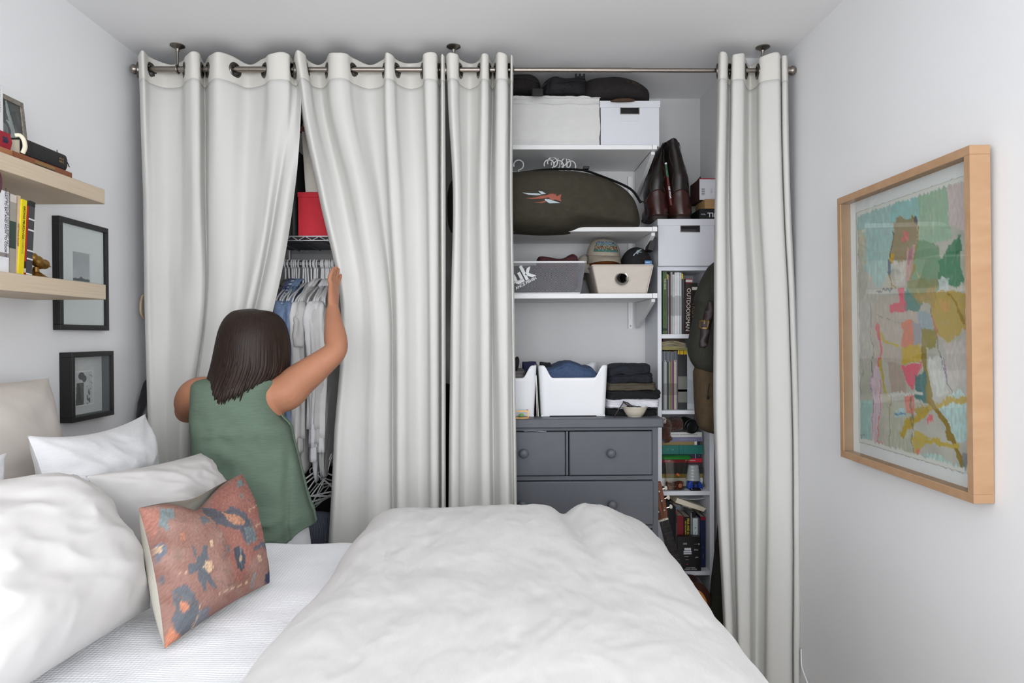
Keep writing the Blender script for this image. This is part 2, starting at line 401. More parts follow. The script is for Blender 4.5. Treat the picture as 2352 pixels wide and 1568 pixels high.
curtain('wide middle curtain panel whose left edge the woman pushes aside', [
 rw(150, '674,-.05 676,.0 683,.075 700,.04 706,-.02 728,-.06 748,-.03 758,.05 778,.07 796,.05 812,-.005 845,-.06 880,-.02 887,.06 900,.05 912,-.005 940,-.06 968,-.02 975,.06 1000,.05 1006,-.01 1011,-.03 1015,.05 1021,.03'),
 rw(230, '688,.0 692,.05 698,.075 713,.04 722,-.01 740,-.04 750,-.01 759,.05 780,.07 800,.05 815,.01 847,-.05 878,-.02 886,.06 904,.05 915,0 942,-.05 970,-.02 978,.06 1000,.05 1007,0 1011,-.02 1015,.05 1022,.03'),
 rw(450, '733,.0 735,.04 743,.065 758,.03 775,-.01 788,-.02 800,.01 811,.05 827,.065 844,.045 857,.015 873,-.03 888,-.02 896,.05 915,.045 930,.0 955,-.03 976,-.01 985,.055 1002,.05 1008,0 1011,-.01 1015,.05 1023,.03'),
 rw(700, '783,.0 785,.04 792,.06 806,.04 818,.025 830,.02 841,.03 852,.045 864,.05 880,.035 891,.015 899,-.02 904,0 911,.05 926,.045 941,.01 961,-.02 981,0 988,.055 1003,.05 1009,0 1012,-.01 1016,.05 1023,.03'),
 rw(1000, '768,.0 768,.035 777,.055 792,.035 808,.02 823,.018 836,.025 849,.04 864,.045 881,.03 893,.012 901,-.02 906,0 913,.05 928,.045 943,.01 963,-.02 982,0 990,.055 1004,.05 1009,0 1012,-.01 1016,.05 1023,.03'),
 rw(1530, '742,.0 742,.04 752,.06 770,.03 795,.0 815,-.01 833,.01 850,.04 867,.05 886,.03 898,.01 905,-.02 910,0 917,.05 932,.045 947,.01 966,-.02 984,0 992,.055 1005,.05 1010,0 1013,-.01 1017,.05 1024,.03')], 4.0)
curtain('narrow gathered curtain panel just left of the open shelves', [
 rw(150, '1028,-.04 1025,.02 1033,.07 1050,.055 1057,-.005 1080,-.06 1100,-.01 1108,.06 1120,.05 1124,-.005 1132,-.06 1138,-.01 1144,.06 1161,.06 1167,.005 1171,.0 1175,.05 1179,.02'),
 rw(230, '1033,-.03 1029,.02 1037,.07 1050,.05 1057,0 1077,-.05 1097,-.01 1107,.06 1120,.05 1124,0 1131,-.05 1137,-.01 1143,.06 1162,.06 1168,.01 1171,.0 1174,.045 1178,.02'),
 rw(450, '1043,-.02 1041,.02 1047,.06 1057,.045 1063,.0 1076,-.04 1090,-.01 1103,.055 1118,.05 1122,.015 1126,-.02 1133,.0 1141,.05 1159,.06 1167,.015 1170,.01 1173,.04 1177,.02'),
 rw(700, '1038,-.02 1036,.02 1042,.06 1055,.045 1061,.0 1075,-.03 1092,.0 1106,.05 1121,.05 1126,.02 1129,-.02 1135,.0 1145,.05 1163,.055 1171,.015 1174,.01 1177,.035 1181,.02'),
 rw(1000, '1034,-.02 1032,.02 1039,.06 1052,.045 1058,.0 1071,-.03 1091,.0 1107,.05 1122,.045 1127,.015 1132,-.02 1140,.0 1150,.045 1166,.055 1173,.015 1177,.01 1181,.035 1185,.02'),
 rw(1530, '1030,-.02 1028,.02 1036,.06 1051,.045 1058,.0 1071,-.03 1091,.0 1110,.05 1127,.045 1133,.015 1138,-.02 1146,.0 1156,.045 1172,.055 1179,.015 1183,.01 1187,.035 1191,.02')], 9.0)
TD = [(1656, -.03), (1650, .0), (1655, .065), (1668, .065), (1673, .01), (1679, .0), (1685, .06), (1707, .06), (1712, .0), (1722, -.06), (1738, -.02), (1746, .03), (1765, .055), (1788, .065), (1793, .015), (1797, .045), (1806, .05), (1809, .0)]
def tdrow(py, L, Rr, f, sh=0):
    return (py, [(L+(x-1650)/159*(Rr-L)+sh*math.sin((x-1650)/159*PI), d*f) for x, d in TD])
curtain('rightmost curtain panel beside the framed painting', [(150, TD), tdrow(230, 1648, 1810, 1.0), tdrow(450, 1642, 1815, .9, 2), tdrow(700, 1640, 1827, .8, 10), tdrow(1000, 1641, 1838, .8, 8), tdrow(1530, 1666, 1840, .9, -8)], 13.0)
# ---------------------------------------------------------------- bed
ZB = 0.70
LINEN = mat('linen_cream', (207, 205, 203), 0.92, var=0.025, scale=9, bump=0.16, bscale=30, bdist=0.006, stretch=(1.6, .5, 1), weave=0.04, wscale=3000, spec=0.12, sheen=0.1)
COVER = mat('white_waffle', (246, 247, 250), 0.92, var=0.01, scale=9, waffle=0.2, spec=0.12)
bed = thing('bed', 'bed under the linen duvet and pillows, head against the left wall', 'bed', (-0.5, 1.55, ZF))
BW = mat('bed_wood', (120, 92, 66), 0.5, var=0.15, scale=8, stretch=(1, 8, 8))
MB().box(-1.53, .42, .8, 2.30, .2, .32).build('base', BW, bed, world=True, bevel=.006)
MB().box(-1.585, -1.545, .78, 2.32, .0, .86).build('headboard', BW, bed, world=True, bevel=.006)
for x in (-1.45, .36):
    for y in (.86, 2.24): MB().box(x-.03, x+.03, y-.03, y+.03, ZF, .2).build('leg', BW, bed, world=True, bevel=.004)
MB().box(-1.54, .43, .79, 2.31, .32, .665).build('mattress', mat('mattress_ticking', (235, 234, 230), .9), bed, world=True, bevel=.06, bseg=5)
def cover(u, v):
    x = lerp(-1.53, .40, u)
    # v runs along y with a drop on either side
    s = lerp(-.25, 1.87, v)
    y0, y1, r = .80, 2.315, .05
    if s < 0: y, z = y0-.02, ZB+s
    elif s > 1.62: y, z = y1+.02, ZB-(s-1.62)
    else:
        t = s/1.62; y = lerp(y0-.02, y1+.02, t); z = ZB
        e = min(t, 1-t)*1.62
        if e < r: z -= r-math.sqrt(max(0, r*r-(r-e)**2))
    z += .010*fbm(x*2.2, y*2.2, 3)+.004*fbm(x*7, y*7, 8)
    return (x, y+.006*fbm(x*3, z*3, 1), z)
cv = MB().grid(cover, 90, 110).build('coverlet', COVER, smooth=180, solid=.004)
tag(cv, 'white waffle-weave coverlet spread over the mattress', 'bedspread')
def duvet(u, v):
    # across x: left rolled edge, top, foot drop
    XLd, XRd, T = -.5, .555, .11
    au = lerp(0, 1.72, u)
    wL, wR = .17, .27
    def prof(a):
        if a < .18:
            t = a/.18*PI/2; return XLd+wL*(1-math.cos(t)), math.sin(t)
        if a < .18+.62:
            t = (a-.18)/.62; return lerp(XLd+wL, XRd-wR, t), 1.0
        if a < .18+.62+.36:
            t = (a-.80)/.36*PI/2; return XRd-wR+wR*math.sin(t), 1.0-(1-math.cos(t))*(.19/T)
        return XRd+.02*(a-1.16), 1.0-.19/T-(a-1.16)/T
    x, hu = prof(au)
    bv = lerp(0, 2.3, v)
    yN, yF, wF = .70, 2.37, .20
    if bv < 1.45: y, hv, drop = lerp(yN, yF-wF, bv/1.45), 1.0, 0
    elif bv < 1.80:
        t = (bv-1.45)/.35*PI/2; y = yF-wF+wF*math.sin(t); hv = 1.0; drop = (1-math.cos(t))*.17
    else: y, hv, drop = yF+.01, 1.0, .17+(bv-1.80)
    z = ZB+T*hu-drop*(1.0 if hu > 0 else 1.0)
    top = max(0, min(1, hu)) if hu > 0 else 0
    puff = sstep(1.55, 2.15, y)*.030*top
    puff += .014*math.exp(-((x-.02)/.28)**2-((y-2.15)/.35)**2)*top
    # crease between two puffs near the far foot corner, running back towards the head
    cx = .205+.10*(2.2-y)
    g = math.exp(-((x-cx)/.035)**2)*sstep(1.5, 2.15, y)
    puff -= .030*g*top
    puff += .012*math.exp(-((x-cx-.09)/.06)**2)*sstep(1.7, 2.2, y)*top
    wr = .011*fbm(x*3.2+7, y*2.4, 2, 3)
    # linen creases: ridged noise running from the far side towards the camera
    q = fbm(x*9+.6*fbm(x*3, y*3, 5), y*3.2, 4, 4); wr += .0026*(1-abs(q)*2.6)
    q2 = fbm(x*24+y*6, y*11-x*4, 9, 3); wr += .0012*(1-abs(q2)*2)
    k = 1.0 if hu > .2 else .6
    yy = y+(.010*fbm(x*4, z*5, 6) if drop > .1 else 0)
    xx = x+(.012*fbm(y*4, z*5, 3) if hu < .3 and au > 1 else 0)+.012*fbm(y*2.5, 1, 3)*(1 if au < .2 else 0)
    if au < .18: xx += .05*sstep(1.3, 2.35, y)*(1-au/.18)
    z = z+puff+wr*k
    return (xx, yy, max(z, .1))
dv = MB().grid(duvet, 220, 230).build('duvet', LINEN, smooth=180, solid=.012, soff=-1)
tag(dv, 'rumpled cream linen duvet covering the foot half of the bed', 'duvet')

def pillow(name, label, m, corners, tf, tb, seed, pinch=.06, wr=1.0, nu=60, nv=60, p=2.4, back=None, sag=0.0, piping=None, group=None, ears=.10, fold=None):
    """corners: bottom-left, bottom-right, top-left, top-right as seen from the room side; tf/tb: front/back thickness."""
    A, B, C, D = [Vector(c) for c in corners]
    ctr = (A+B+C+D)/4; nrm = (B-A+D-C).cross(C-A+D-B).normalized()
    root = thing(name, label, 'pillow' if 'cushion' not in name else 'cushion', tuple(Vector((ctr.x, ctr.y, min(c.z for c in (A, B))))), group=group)
    def pt(u, v, s):
        a, b = 2*u-1, 2*v-1
        # edges pulled in between the corners
        uu = .5+.5*a*(1-pinch*(1-b*b)*1.0); vv = .5+.5*b*(1-pinch*(1-a*a))
        q = A*(1-uu)*(1-vv)+B*uu*(1-vv)+C*(1-uu)*vv+D*uu*vv
        prof = (max(0, 1-abs(a)**p)*max(0, 1-abs(b)**p))**.5
        ear = (abs(a)*abs(b))**6
        th = (tf if s > 0 else tb)*prof*(1-.3*ear)
        x, y = u*3, v*3
        e = min(1-abs(a), 1-abs(b))
        n = .012*fbm(x*.8+seed, y*.8, seed, 2)+.0055*(1-2.4*abs(fbm(x*1.2+seed+y*.5, y*1.5, seed+3, 2)))+.0006*fbm(x*6, y*6, seed+9, 2)
        # radial gathers towards corners
        r = math.atan2(1-abs(b), 1-abs(a)); n += .006*math.sin(r*9+seed)*ear**.25*(1-ear)
        f = min(1, e*5)
        q = q+nrm*(s*th+n*wr*f)
        q.z -= sag*(1-b*b)*0+0
        if fold: q = fold(q, a, b, s)
        return tuple(q)
    for s, nm, mm in ((1, 'front', m), (-1, 'back', back or m)):
        g = MB().grid(lambda u, v: pt(u, v, s), nu, nv)
        o = g.build(nm, mm, root, world=True, smooth=180, recalc=False)
        if s < 0: o.data.flip_normals()
    if piping:
        pth = [pt(i/40, 0, 1) for i in range(40)]+[pt(1, i/40, 1) for i in range(40)]+[pt(1-i/40, 1, 1) for i in range(40)]+[pt(0, 1-i/40, 1) for i in range(40)]
        MB().tube(pth, .0035, 6, closed=True).build('piping', piping, root, world=True)
    return root, pt
LIN2 = mat('linen_oat', (208, 200, 193), 0.92, var=0.03, scale=10, bump=0.16, bscale=40, bdist=.006, weave=0.05, wscale=3500, spec=0.12)
LIN3 = mat('linen_pillow', (207, 204, 202), 0.92, var=0.02, scale=8, bump=0.05, bscale=14, bdist=.006, spec=0.12)
GAUZE = mat('white_gauze', (232, 232, 234), 0.92, var=0.02, scale=40, bump=0.35, bscale=120, stretch=(1, 1, 5), spec=0.1, bdist=.004)
# far-back oat sham leaning on the left wall
pillow('pillow', 'oat linen sham leaning on the left wall below the shelves', LIN2,
       [(-1.36, 1.35, .74), (-1.36, 2.25, .74), (-1.46, 1.30, 1.30), PX(112, 868, -1.47)], .09, .05, 2.0, pinch=.05, wr=.8)
# two white textured euro pillows
pillow('pillow', 'white crinkled-gauze pillow with pointed corners against the curtain end of the headboard', GAUZE,
       [(-1.17, 1.78, .74), (-1.15, 2.34, .74), PX(62, 1000, -1.225), PX(334, 950, -1.27)], .085, .07, 5.0, pinch=.15, wr=1.25, p=3)
pillow('pillow', 'white crinkled-gauze pillow cut by the left edge of the picture', GAUZE,
       [(-1.22, 1.05, .74), (-1.18, 1.66, .74), (-1.29, 1.02, 1.17), PX(15, 1040, -1.28)], .085, .07, 8.0, pinch=.15, wr=1.25, p=3)
# two linen sleeping pillows
pillow('pillow', 'cream linen pillow behind the patterned cushion, next to the woman', LIN3,
       [PZ(360, 1330, .715)+Vector((.0, 0, 0)), (-.90, 2.31, .73), PX(196, 1092, -1.10), PX(462, 1040, -1.02)], .12, .09, 11.0, pinch=.06, wr=1.3, p=2.6)
pillow('pillow', 'large cream linen pillow in the left foreground', LIN3,
       [(-.93, 1.00, .73), (-.87, 1.70, .73), (-1.24, .98, 1.10), PX(170, 1088, -1.06)], .19, .07, 14.0, pinch=.04, wr=1.9, p=2.4, nu=80, nv=80)
# ---------------------------------------------------------------- shared shape helpers
from mathutils.bvhtree import BVHTree
def tri(o):
    bpy.context.view_layer.update()
def ring_of(outline, n):
    pts = list(outline); m = len(pts); k = max(2, n//m); out = []
    for i in range(m):
        a, b, c, d = pts[i-1], pts[i], pts[(i+1) % m], pts[(i+2) % m]
        for q in range(k): out.append((cr(a[0], b[0], c[0], d[0], q/k), cr(a[1], b[1], c[1], d[1], q/k)))
    return out
def puff(outline, off, df, db, plane='xz', pw=.5, n=64, rings=14, seed=1.0, amp=.004, freq=7.0, ctr=None, smooth_out=True):
    """a stuffed form: closed outline in a plane, bulging df to the front (-y, or +x for 'yz') and db to the back."""
    o = ring_of(outline, n) if smooth_out else list(outline)
    cx = ctr[0] if ctr else sum(p[0] for p in o)/len(o); cz = ctr[1] if ctr else sum(p[1] for p in o)/len(o)
    R_ = []
    for i in range(rings+1):
        t = -PI/2+PI*i/rings; s = max(.02, math.cos(t))**pw; h = math.sin(t)
        d = -df*max(0, h)-db*min(0, h)
        ring = []
        for a, b in o:
            x, z = cx+(a-cx)*s, cz+(b-cz)*s
            nz = amp*(fbm(x*freq+seed, z*freq, h*2+seed, 4)+.5*(1-3*abs(fbm(x*freq*.7, z*freq*.7+seed, h+4, 3))))
            y = off+d+nz*(1 if abs(s) < .99 else .3)
            ring.append((x, y, z) if plane == 'xz' else (off-(y-off), x, z))
        R_.append(ring)
    return MB().loft(R_)
def slab(x0, x1, y0, y1, z0, z1, seed=1.0, amp=.004, groove=(), nx=26, n=40, pw=.4, freq=9.0, sag=None):
    rings = []
    for i in range(nx+1):
        u = i/nx; e = min(u, 1-u)*2; sc = min(1, (1-(1-min(1, e*5))**2))**.5*.5+.5 if e < .2 else 1.0
        if i in (0, nx): sc = .35
        x = lerp(x0, x1, u); ring = []
        for k in range(n):
            a = 2*PI*k/n; c, s = math.cos(a), math.sin(a)
            yy = math.copysign(abs(c)**pw, c); zz = math.copysign(abs(s)**pw, s)
            g = 0
            if yy < -.3:
                for gz, gd in groove: g += gd*math.exp(-((zz-gz)/.13)**2)
            nz = amp*(fbm(x*freq+seed, yy*2, zz*1.5+seed, 4)*1.2+.4*(1-3*abs(fbm(x*freq*1.6+seed, yy, zz*2, 3))))
            y = (y0+y1)/2+yy*(y1-y0)/2*sc+g+nz; z = (z0+z1)/2+zz*(z1-z0)/2*(.75+.25*sc)+nz*.6
            if sag: z += sag(x, yy)
            ring.append((x, y, z))
        rings.append(ring)
    return MB().loft(rings)
def decal(target, polys, m, parent, name='print', off=.0012, cuts=3):
    """flat print laid on a curved surface: polygons given in image pixels, dropped on the target mesh."""
    bpy.context.view_layer.update()
    dg = bpy.context.evaluated_depsgraph_get(); ev = target.evaluated_get(dg); me = ev.to_mesh()
    mw = target.matrix_world
    bv = BVHTree.FromPolygons([mw @ v.co for v in me.vertices], [tuple(p.vertices) for p in me.polygons]); ev.to_mesh_clear()
    bm = bmesh.new()
    for poly in polys:
        vs = [bm.verts.new((p[0], p[1], 0)) for p in poly]
        try: bm.faces.new(vs)
        except ValueError: pass
    bmesh.ops.triangulate(bm, faces=bm.faces)
    for _ in range(cuts): bmesh.ops.subdivide_edges(bm, edges=[e for e in bm.edges if e.calc_length() > 3], cuts=1)
    bmesh.ops.triangulate(bm, faces=bm.faces)
    dead = []
    for v in bm.verts:
        d = ray(v.co.x, v.co.y).normalized(); hit = bv.ray_cast(CAM, d)
        if hit[0] is None: dead.append(v); continue
        v.co = hit[0]-d*off
    bmesh.ops.delete(bm, geom=dead, context='VERTS')
    me2 = bpy.data.meshes.new(name); bm.to_mesh(me2); bm.free(); me2.materials.append(m); me2.polygons.foreach_set('use_smooth', [True]*len(me2.polygons))
    o = bpy.data.objects.new(name, me2); COL.objects.link(o); o.parent = parent
    o.matrix_parent_inverse = parent.matrix_world.inverted()
    return o
def pxo(s, Y):   # "x,y x,y" image outline -> (X, Z) list at depth Y
    out = []
    for p in s.split():
        a, b = p.split(','); q = P(float(a), float(b), Y); out.append((q.x, q.z))
    return out
def T(name, label, cat, loc, group=None): return thing(name, label, cat, tuple(loc), group=group)

WHITE = mat('white_lacquer', (233, 233, 233), .45, var=.01, scale=4)
WPAPER = mat('white_paperboard', (218, 219, 225), .7, var=.012, scale=5, spec=.2)
BLACKF = mat('black_fabric', (30, 29, 31), .85, var=.25, scale=60, bump=.2, bscale=200)
BLACKP = mat('black_plastic', (18, 18, 19), .4, var=.1)
DARKIN = mat('dark_inside', (38, 36, 36), .9)

# ---------------------------------------------------------------- wall shelves
YS = 3.16
XS0, XS1 = P(1045, 500, YS).x, P(1509.5, 520, YS).x
shelf_z = []
for i, (pt, pb) in enumerate(((332.5, 343), (521, 531.5), (674, 685))):
    zt, zb = P(1330, pt, YS).z, P(1330, pb, YS).z; shelf_z.append(zt)
    r = T('wall_shelf', ['white wall shelf under the ceiling carrying the two white boxes', 'white wall shelf under the olive duffel bag', 'lowest white wall shelf, holding the mesh basket'][i], 'shelf', ((XS0+XS1)/2, YB, zb))
    MB().box(XS0, XS1-.022, YS, YB-.004, zb, zt).build('board', WHITE, r, world=True, bevel=.0015)
    MB().box(XS1-.021, XS1, YS-.002, YS+.03, zb, zt+.001).build('end_cap', WHITE, r, world=True, bevel=.001)
    for bx in (XS1-.012, XS0+.05):
        b = MB().prism([(YS+.03, zb-.001), (YB-.012, zb-.001), (YB-.012, zb-.135), (YB-.03, zb-.135), (YS+.03, zb-.016)], bx-.009, bx+.009, 'x').build('bracket', WHITE, r, world=True, bevel=.0015)
        MB().box(bx-.004, bx+.004, YS+.06, YS+.12, zb-.0025, zb-.001).build('bracket_slot', DARKIN, b)
for bx in (XS1-.045, XS0+.05):
    r = T('shelf_rail', 'slotted white rail on the closet back wall under the %s of the shelves' % ('right end' if bx > .3 else 'left end'), 'rail', (bx, YB, shelf_z[2]-.16))
    rm = MB()
    for a, b in ((-.0125, -.009), (.009, .0125)): rm.box(bx+a, bx+b, YB-.012, YB, shelf_z[2]-.16, shelf_z[0]-.05)
    rm.box(bx-.0125, bx+.0125, YB-.004, YB, shelf_z[2]-.16, shelf_z[0]-.05)
    rm.build('channel', WHITE, r, world=True)
    MB().lathe([(.0045, -.004), (.004, 0), (.001, .001)], 10, M=Matrix.Translation((bx, YB-.005, shelf_z[2]-.145)) @ Matrix.Rotation(PI/2, 4, 'X')).build('screw', NICKELD, r, world=True)

# ---------------------------------------------------------------- boxes
def lidbox(name, label, x0, x1, y0, y1, z0, z1, lid, hole, holder=None):
    r = T(name, label, 'box', ((x0+x1)/2, (y0+y1)/2, z0))
    t = .004; hx0, hx1, hz0, hz1 = hole
    b = MB(); zc = z1-.0035; xa, xb_ = x0+t, x1-t
    b.box(xa, hx0, y0, y0+t, z0+t, zc).box(hx1, xb_, y0, y0+t, z0+t, zc).box(hx0, hx1, y0, y0+t, z0+t, hz0).box(hx0, hx1, y0, y0+t, hz1, zc)
    b.box(x0, xa, y0, y1, z0+t, zc).box(xb_, x1, y0, y1, z0+t, zc).box(xa, xb_, y1-t, y1, z0+t, zc).box(x0, x1, y0, y1, z0+.0004, z0+t)
    body = b.build('body', WPAPER, r, world=True, smooth=0)
    l = MB(); e = .004; zl_ = z1-.003
    l.box(x0-e, x1+e, y0-e, y1+e, zl_, z1)
    l.box(x0-e, x1+e, y0-e, y0-.0006, z1-lid, zl_).box(x0-e, x0-.0006, y0-.0006, y1+.0006, z1-lid, zl_).box(x1+.0006, x1+e, y0-.0006, y1+.0006, z1-lid, zl_).box(x0-e, x1+e, y1+.0006, y1+e, z1-lid, zl_)
    l.build('lid', WPAPER, r, world=True, smooth=0)
    cx, cz = (hx0+hx1)/2, (hz0+hz1)/2; w_, h_ = hx1-hx0, hz1-hz0
    o = rrect(w_+.008, h_+.008, .002, 2, cx, cz); i_ = rrect(w_, h_, .001, 2, cx, cz); n = len(o)
    vs = [(p[0], y0-.0015, p[1]) for p in o]+[(p[0], y0-.0015, p[1]) for p in i_]+[(p[0], y0+.004, p[1]) for p in i_]
    MB().add(vs, [(k, (k+1) % n, n+(k+1) % n, n+k) for k in range(n)]+[(n+k, n+(k+1) % n, 2*n+(k+1) % n, 2*n+k) for k in range(n)]).build('handle_rim', NICKELD, r, world=True)
    if holder:
        a0, a1, c0, c1 = holder
        h = MB(); e = .005
        h.box(a0, a1, y0-.002, y0-.0002, c0, c0+e).box(a0, a1, y0-.002, y0-.0002, c1-e, c1).box(a0, a0+e, y0-.002, y0-.0002, c0+e, c1-e).box(a1-e, a1, y0-.002, y0-.0002, c0+e, c1-e)
        hh = h.build('label_holder', WPAPER, r, world=True, smooth=0)
    return r
Y1 = 3.19
q = lambda px, py, Y: P(px, py, Y)
zs0 = shelf_z[0]
lidbox('storage_box', 'white paperboard box with a lid and a label holder, on the top shelf', q(1380, 300, Y1).x, q(1514, 300, Y1).x, Y1, YB-.03, zs0, q(1450, 232, Y1).z, .031,
       (q(1426, 250, Y1).x, q(1467, 250, Y1).x, q(1426, 261, Y1).z, q(1426, 248, Y1).z), (q(1427, 250, Y1).x, q(1467, 250, Y1).x, q(1426, 279, Y1).z, q(1426, 263, Y1).z))
YC = 3.297
XC0, XC1 = .761, 1.037
zct = q(1560, 612, YC).z
Y2 = YC-.03
lidbox('storage_box', 'white paperboard box with a lid, on the bookcase under the boots', q(1512, 560, Y2).x, XC1-.01, Y2, YB-.02, zct, q(1570, 503, Y2).z, .030,
       (q(1564, 525, Y2).x, q(1606, 525, Y2).x, q(1580, 531.5, Y2).z, q(1580, 519.5, Y2).z))
zbx2 = q(1570, 503, Y2).z
# white fabric box
CANV = mat('white_canvas', (214, 213, 211), .9, var=.02, scale=30, bump=.18, bscale=240, spec=.1)
fx0, fx1, fz1 = q(1095, 300, Y1).x, q(1377, 300, Y1).x, q(1300, 221, Y1).z
fb = T('fabric_box', 'soft white fabric storage box left of the lidded paper box, on the top shelf', 'box', ((fx0+fx1)/2, 3.38, zs0))
def fabf(u, v):
    x = lerp(fx0, fx1, u); z = lerp(zs0, fz1, v)
    return (x+.004*fbm(z*12, 2, 3)*u, Y1-.006*math.sin(PI*v)-.006*fbm(x*7, z*10, 4)+.006*math.exp(-((v-.16)/.05)**2)-.004*math.exp(-((v-.86)/.02)**2), z+.006*v*math.sin(u*14)*fbm(x*6, 1, 1)*3)
g = MB().grid(fabf, 60, 30); g.box(fx0, fx1, Y1+.004, YB-.02, zs0, fz1-.008)
g.build('body', CANV, fb, world=True, smooth=50)
def flap(u, v):
    x = lerp(fx0-.003, fx1+.004, u); y = lerp(Y1-.006, YB-.02, v)
    return (x, y, fz1-.003+.012*fbm(x*6, y*8, 2)+.010*sstep(.75, 1, u)*(1-v)-.012*(v < .03))
MB().grid(flap, 50, 20).build('lid', CANV, fb, world=True, smooth=180, solid=.004)
MB().tube([(lerp(fx0, fx1, i/30), Y1-.008+.002*math.sin(i), lerp(zs0, fz1, .84)+.002*math.sin(i*.9)) for i in range(31)], .002, 6).build('seam_piping', CANV, fb, world=True)

# ---------------------------------------------------------------- dark bags on top of the boxes
BAGK = mat('black_nylon', (29, 29, 33), .7, var=.35, scale=45, bump=.35, bscale=110, spec=.3)
BAGB = mat('charcoal_canvas', (32, 28, 27), .88, var=.3, scale=50, bump=.25, bscale=260)
BAGT = mat('brown_trim', (72, 52, 36), .8, var=.2, scale=60)
Yb = 3.28
r = T('bag', 'dark charcoal cap-shaped bag at the left on top of the white fabric box', 'bag', q(1205, 214, Yb))
puff(pxo('1140,215 1142,190 1160,172 1190,167 1225,168 1240,178 1243,195 1238,211 1200,214 1160,216', Yb-.07), Yb, .10, .12, pw=.45, seed=3, amp=.006).build('body', BAGB, r, world=True, smooth=180)
MB().tube(crv([(q(1150, 205, Yb).x, Yb-.105, q(1150, 205, Yb).z), (q(1190, 197, Yb).x, Yb-.112, q(1190, 198, Yb).z), (q(1236, 203, Yb).x, Yb-.08, q(1236, 204, Yb).z)], 8), .004, 6).build('seam_piping', BLACKF, r, world=True)
r = T('backpack', 'black nylon backpack with hanging buckle strap between the two dark bags under the ceiling', 'backpack', q(1290, 218, Yb))
bp = puff(pxo('1243,200 1250,182 1268,174 1300,179 1335,176 1352,180 1350,218 1300,219 1262,218 1246,216', Yb-.09), Yb, .13, .12, pw=.4, seed=8, amp=.009, freq=10).build('body', BAGK, r, world=True, smooth=180)
for a, b in (((1262, 181), (1255, 214)), ((1300, 182), (1330, 214)), ((1280, 190), (1345, 186))):
    A, B = q(*a, Yb-.14), q(*b, Yb-.135)
    MB().tube([A+(B-A)*t+Vector((0, -.006*math.sin(PI*t), 0)) for t in np.linspace(0, 1, 8)], .008, 6, flat=.25).build('strap', BLACKF, r, world=True)
c = q(1235, 211, Yb-.16)
bk = MB().box(c.x-.028, c.x+.026, c.y-.006, c.y+.006, c.z-.020, c.z+.016).build('buckle', BLACKP, r, world=True, bevel=.004)
MB().tube([q(1262, 185, Yb-.14), q(1250, 195, Yb-.15), q(1240, 205, Yb-.158)], .012, 6, flat=.25).build('strap', BLACKF, r, world=True)
c = q(1332, 177, Yb-.10)
k = MB(); k.box(c.x-.024, c.x+.024, c.y-.008, c.y+.004, c.z-.012, c.z+.004)
for dx in (-.019, 0, .019): k.box(c.x+dx-.005, c.x+dx+.005, c.y-.008, c.y+.004, c.z, c.z+.014)
k.build('buckle', BLACKP, r, world=True, bevel=.002)
r = T('bag', 'dark brown and charcoal bag lying on the lidded box under the ceiling', 'bag', q(1420, 231, Yb))
bb_ = puff(pxo('1335,200 1345,181 1380,174 1420,173 1460,183 1487,198 1497,210 1494,229 1470,231.5 1400,231.5 1350,231 1338,222', Yb-.08), Yb, .12, .12, pw=.42, seed=5, amp=.006).build('body', BAGB, r, world=True, smooth=180)
decal(bb_, [[(1424, 176), (1448, 181), (1470, 190), (1482, 198), (1466, 195), (1440, 188)]], BAGT, r, 'trim_patch')
puff(pxo('1404,232 1418,226 1445,225 1458,231', Yb-.13), Yb-.125, .008, .02, pw=.6, seed=2, amp=.001).build('handle', BAGT, r, world=True, smooth=180)

# ---------------------------------------------------------------- duffel bag
OLIVE = mat('olive_canvas', (58, 54, 44), .82, var=.12, scale=30, bump=.10, bscale=320, spec=.25)
Yd = 3.22
db = T('duffel_bag', 'olive duffel bag with an orange and white emblem on the middle shelf', 'bag', (q(1250, 525, Yd).x, Yd, shelf_z[1]))
dbody = puff(pxo('1024,470 1026,430 1042,403 1100,392 1180,390 1240,387 1330,389 1385,402 1432,424 1462,452 1475,485 1476,512 1462,519 1420,520 1370,519 1335,522 1308,531 1240,534 1180,531 1100,533 1045,533 1028,515', Yd-.085), Yd, .17, .07, pw=.36, n=120, rings=26, seed=4, amp=.015, freq=4.5).build('body', OLIVE, db, world=True, smooth=180)
EMW = mat('emblem_white', (172, 184, 190), .6); EMO = mat('emblem_orange', (146, 76, 56), .6)
def zp(s, sc=4.127, ox=1160, oy=320): return [(ox+float(a)/sc, oy+float(b)/sc) for a, b in (p.split(',') for p in s.split())]
decal(dbody, [zp('160,504 230,508 320,512 345,525 300,530 215,522'), zp('315,488 350,492 390,516 345,520'), zp('380,563 420,568 470,584 525,602 470,604 420,606 375,575')], EMW, db, 'emblem')
decal(dbody, [zp('190,557 280,552 340,535 390,530 440,512 420,512 480,516 490,540 535,518 525,560 535,588 480,570 440,575 410,550 360,560 270,563'), zp('270,598 340,592 380,582 388,592 350,602')], EMO, db, 'emblem')
def surf(px, py, off=.004):
    d = ray(px, py).normalized(); bpy.context.view_layer.update()
    return P(px, py, Yd-.05)
st = crv([q(1176, 406, Yd-.1), q(1200, 397, Yd-.1), q(1245, 390, Yd-.08), q(1295, 388, Yd-.07), q(1340, 391, Yd-.07), q(1380, 404, Yd-.05), q(1430, 424, Yd-.03), q(1455, 440, Yd-.03), q(1472, 466, Yd-.02)], 6)
MB().tube(st, .014, 8, flat=.22).build('strap', BLACKF, db, world=True)
MB().box(*[v for a in ((q(1335, 386, Yd).x, q(1348, 386, Yd).x), (Yd-.085, Yd-.06), (q(1335, 398, Yd).z, q(1335, 391, Yd).z)) for v in a]).build('buckle', BLACKP, db, world=True, bevel=.003)
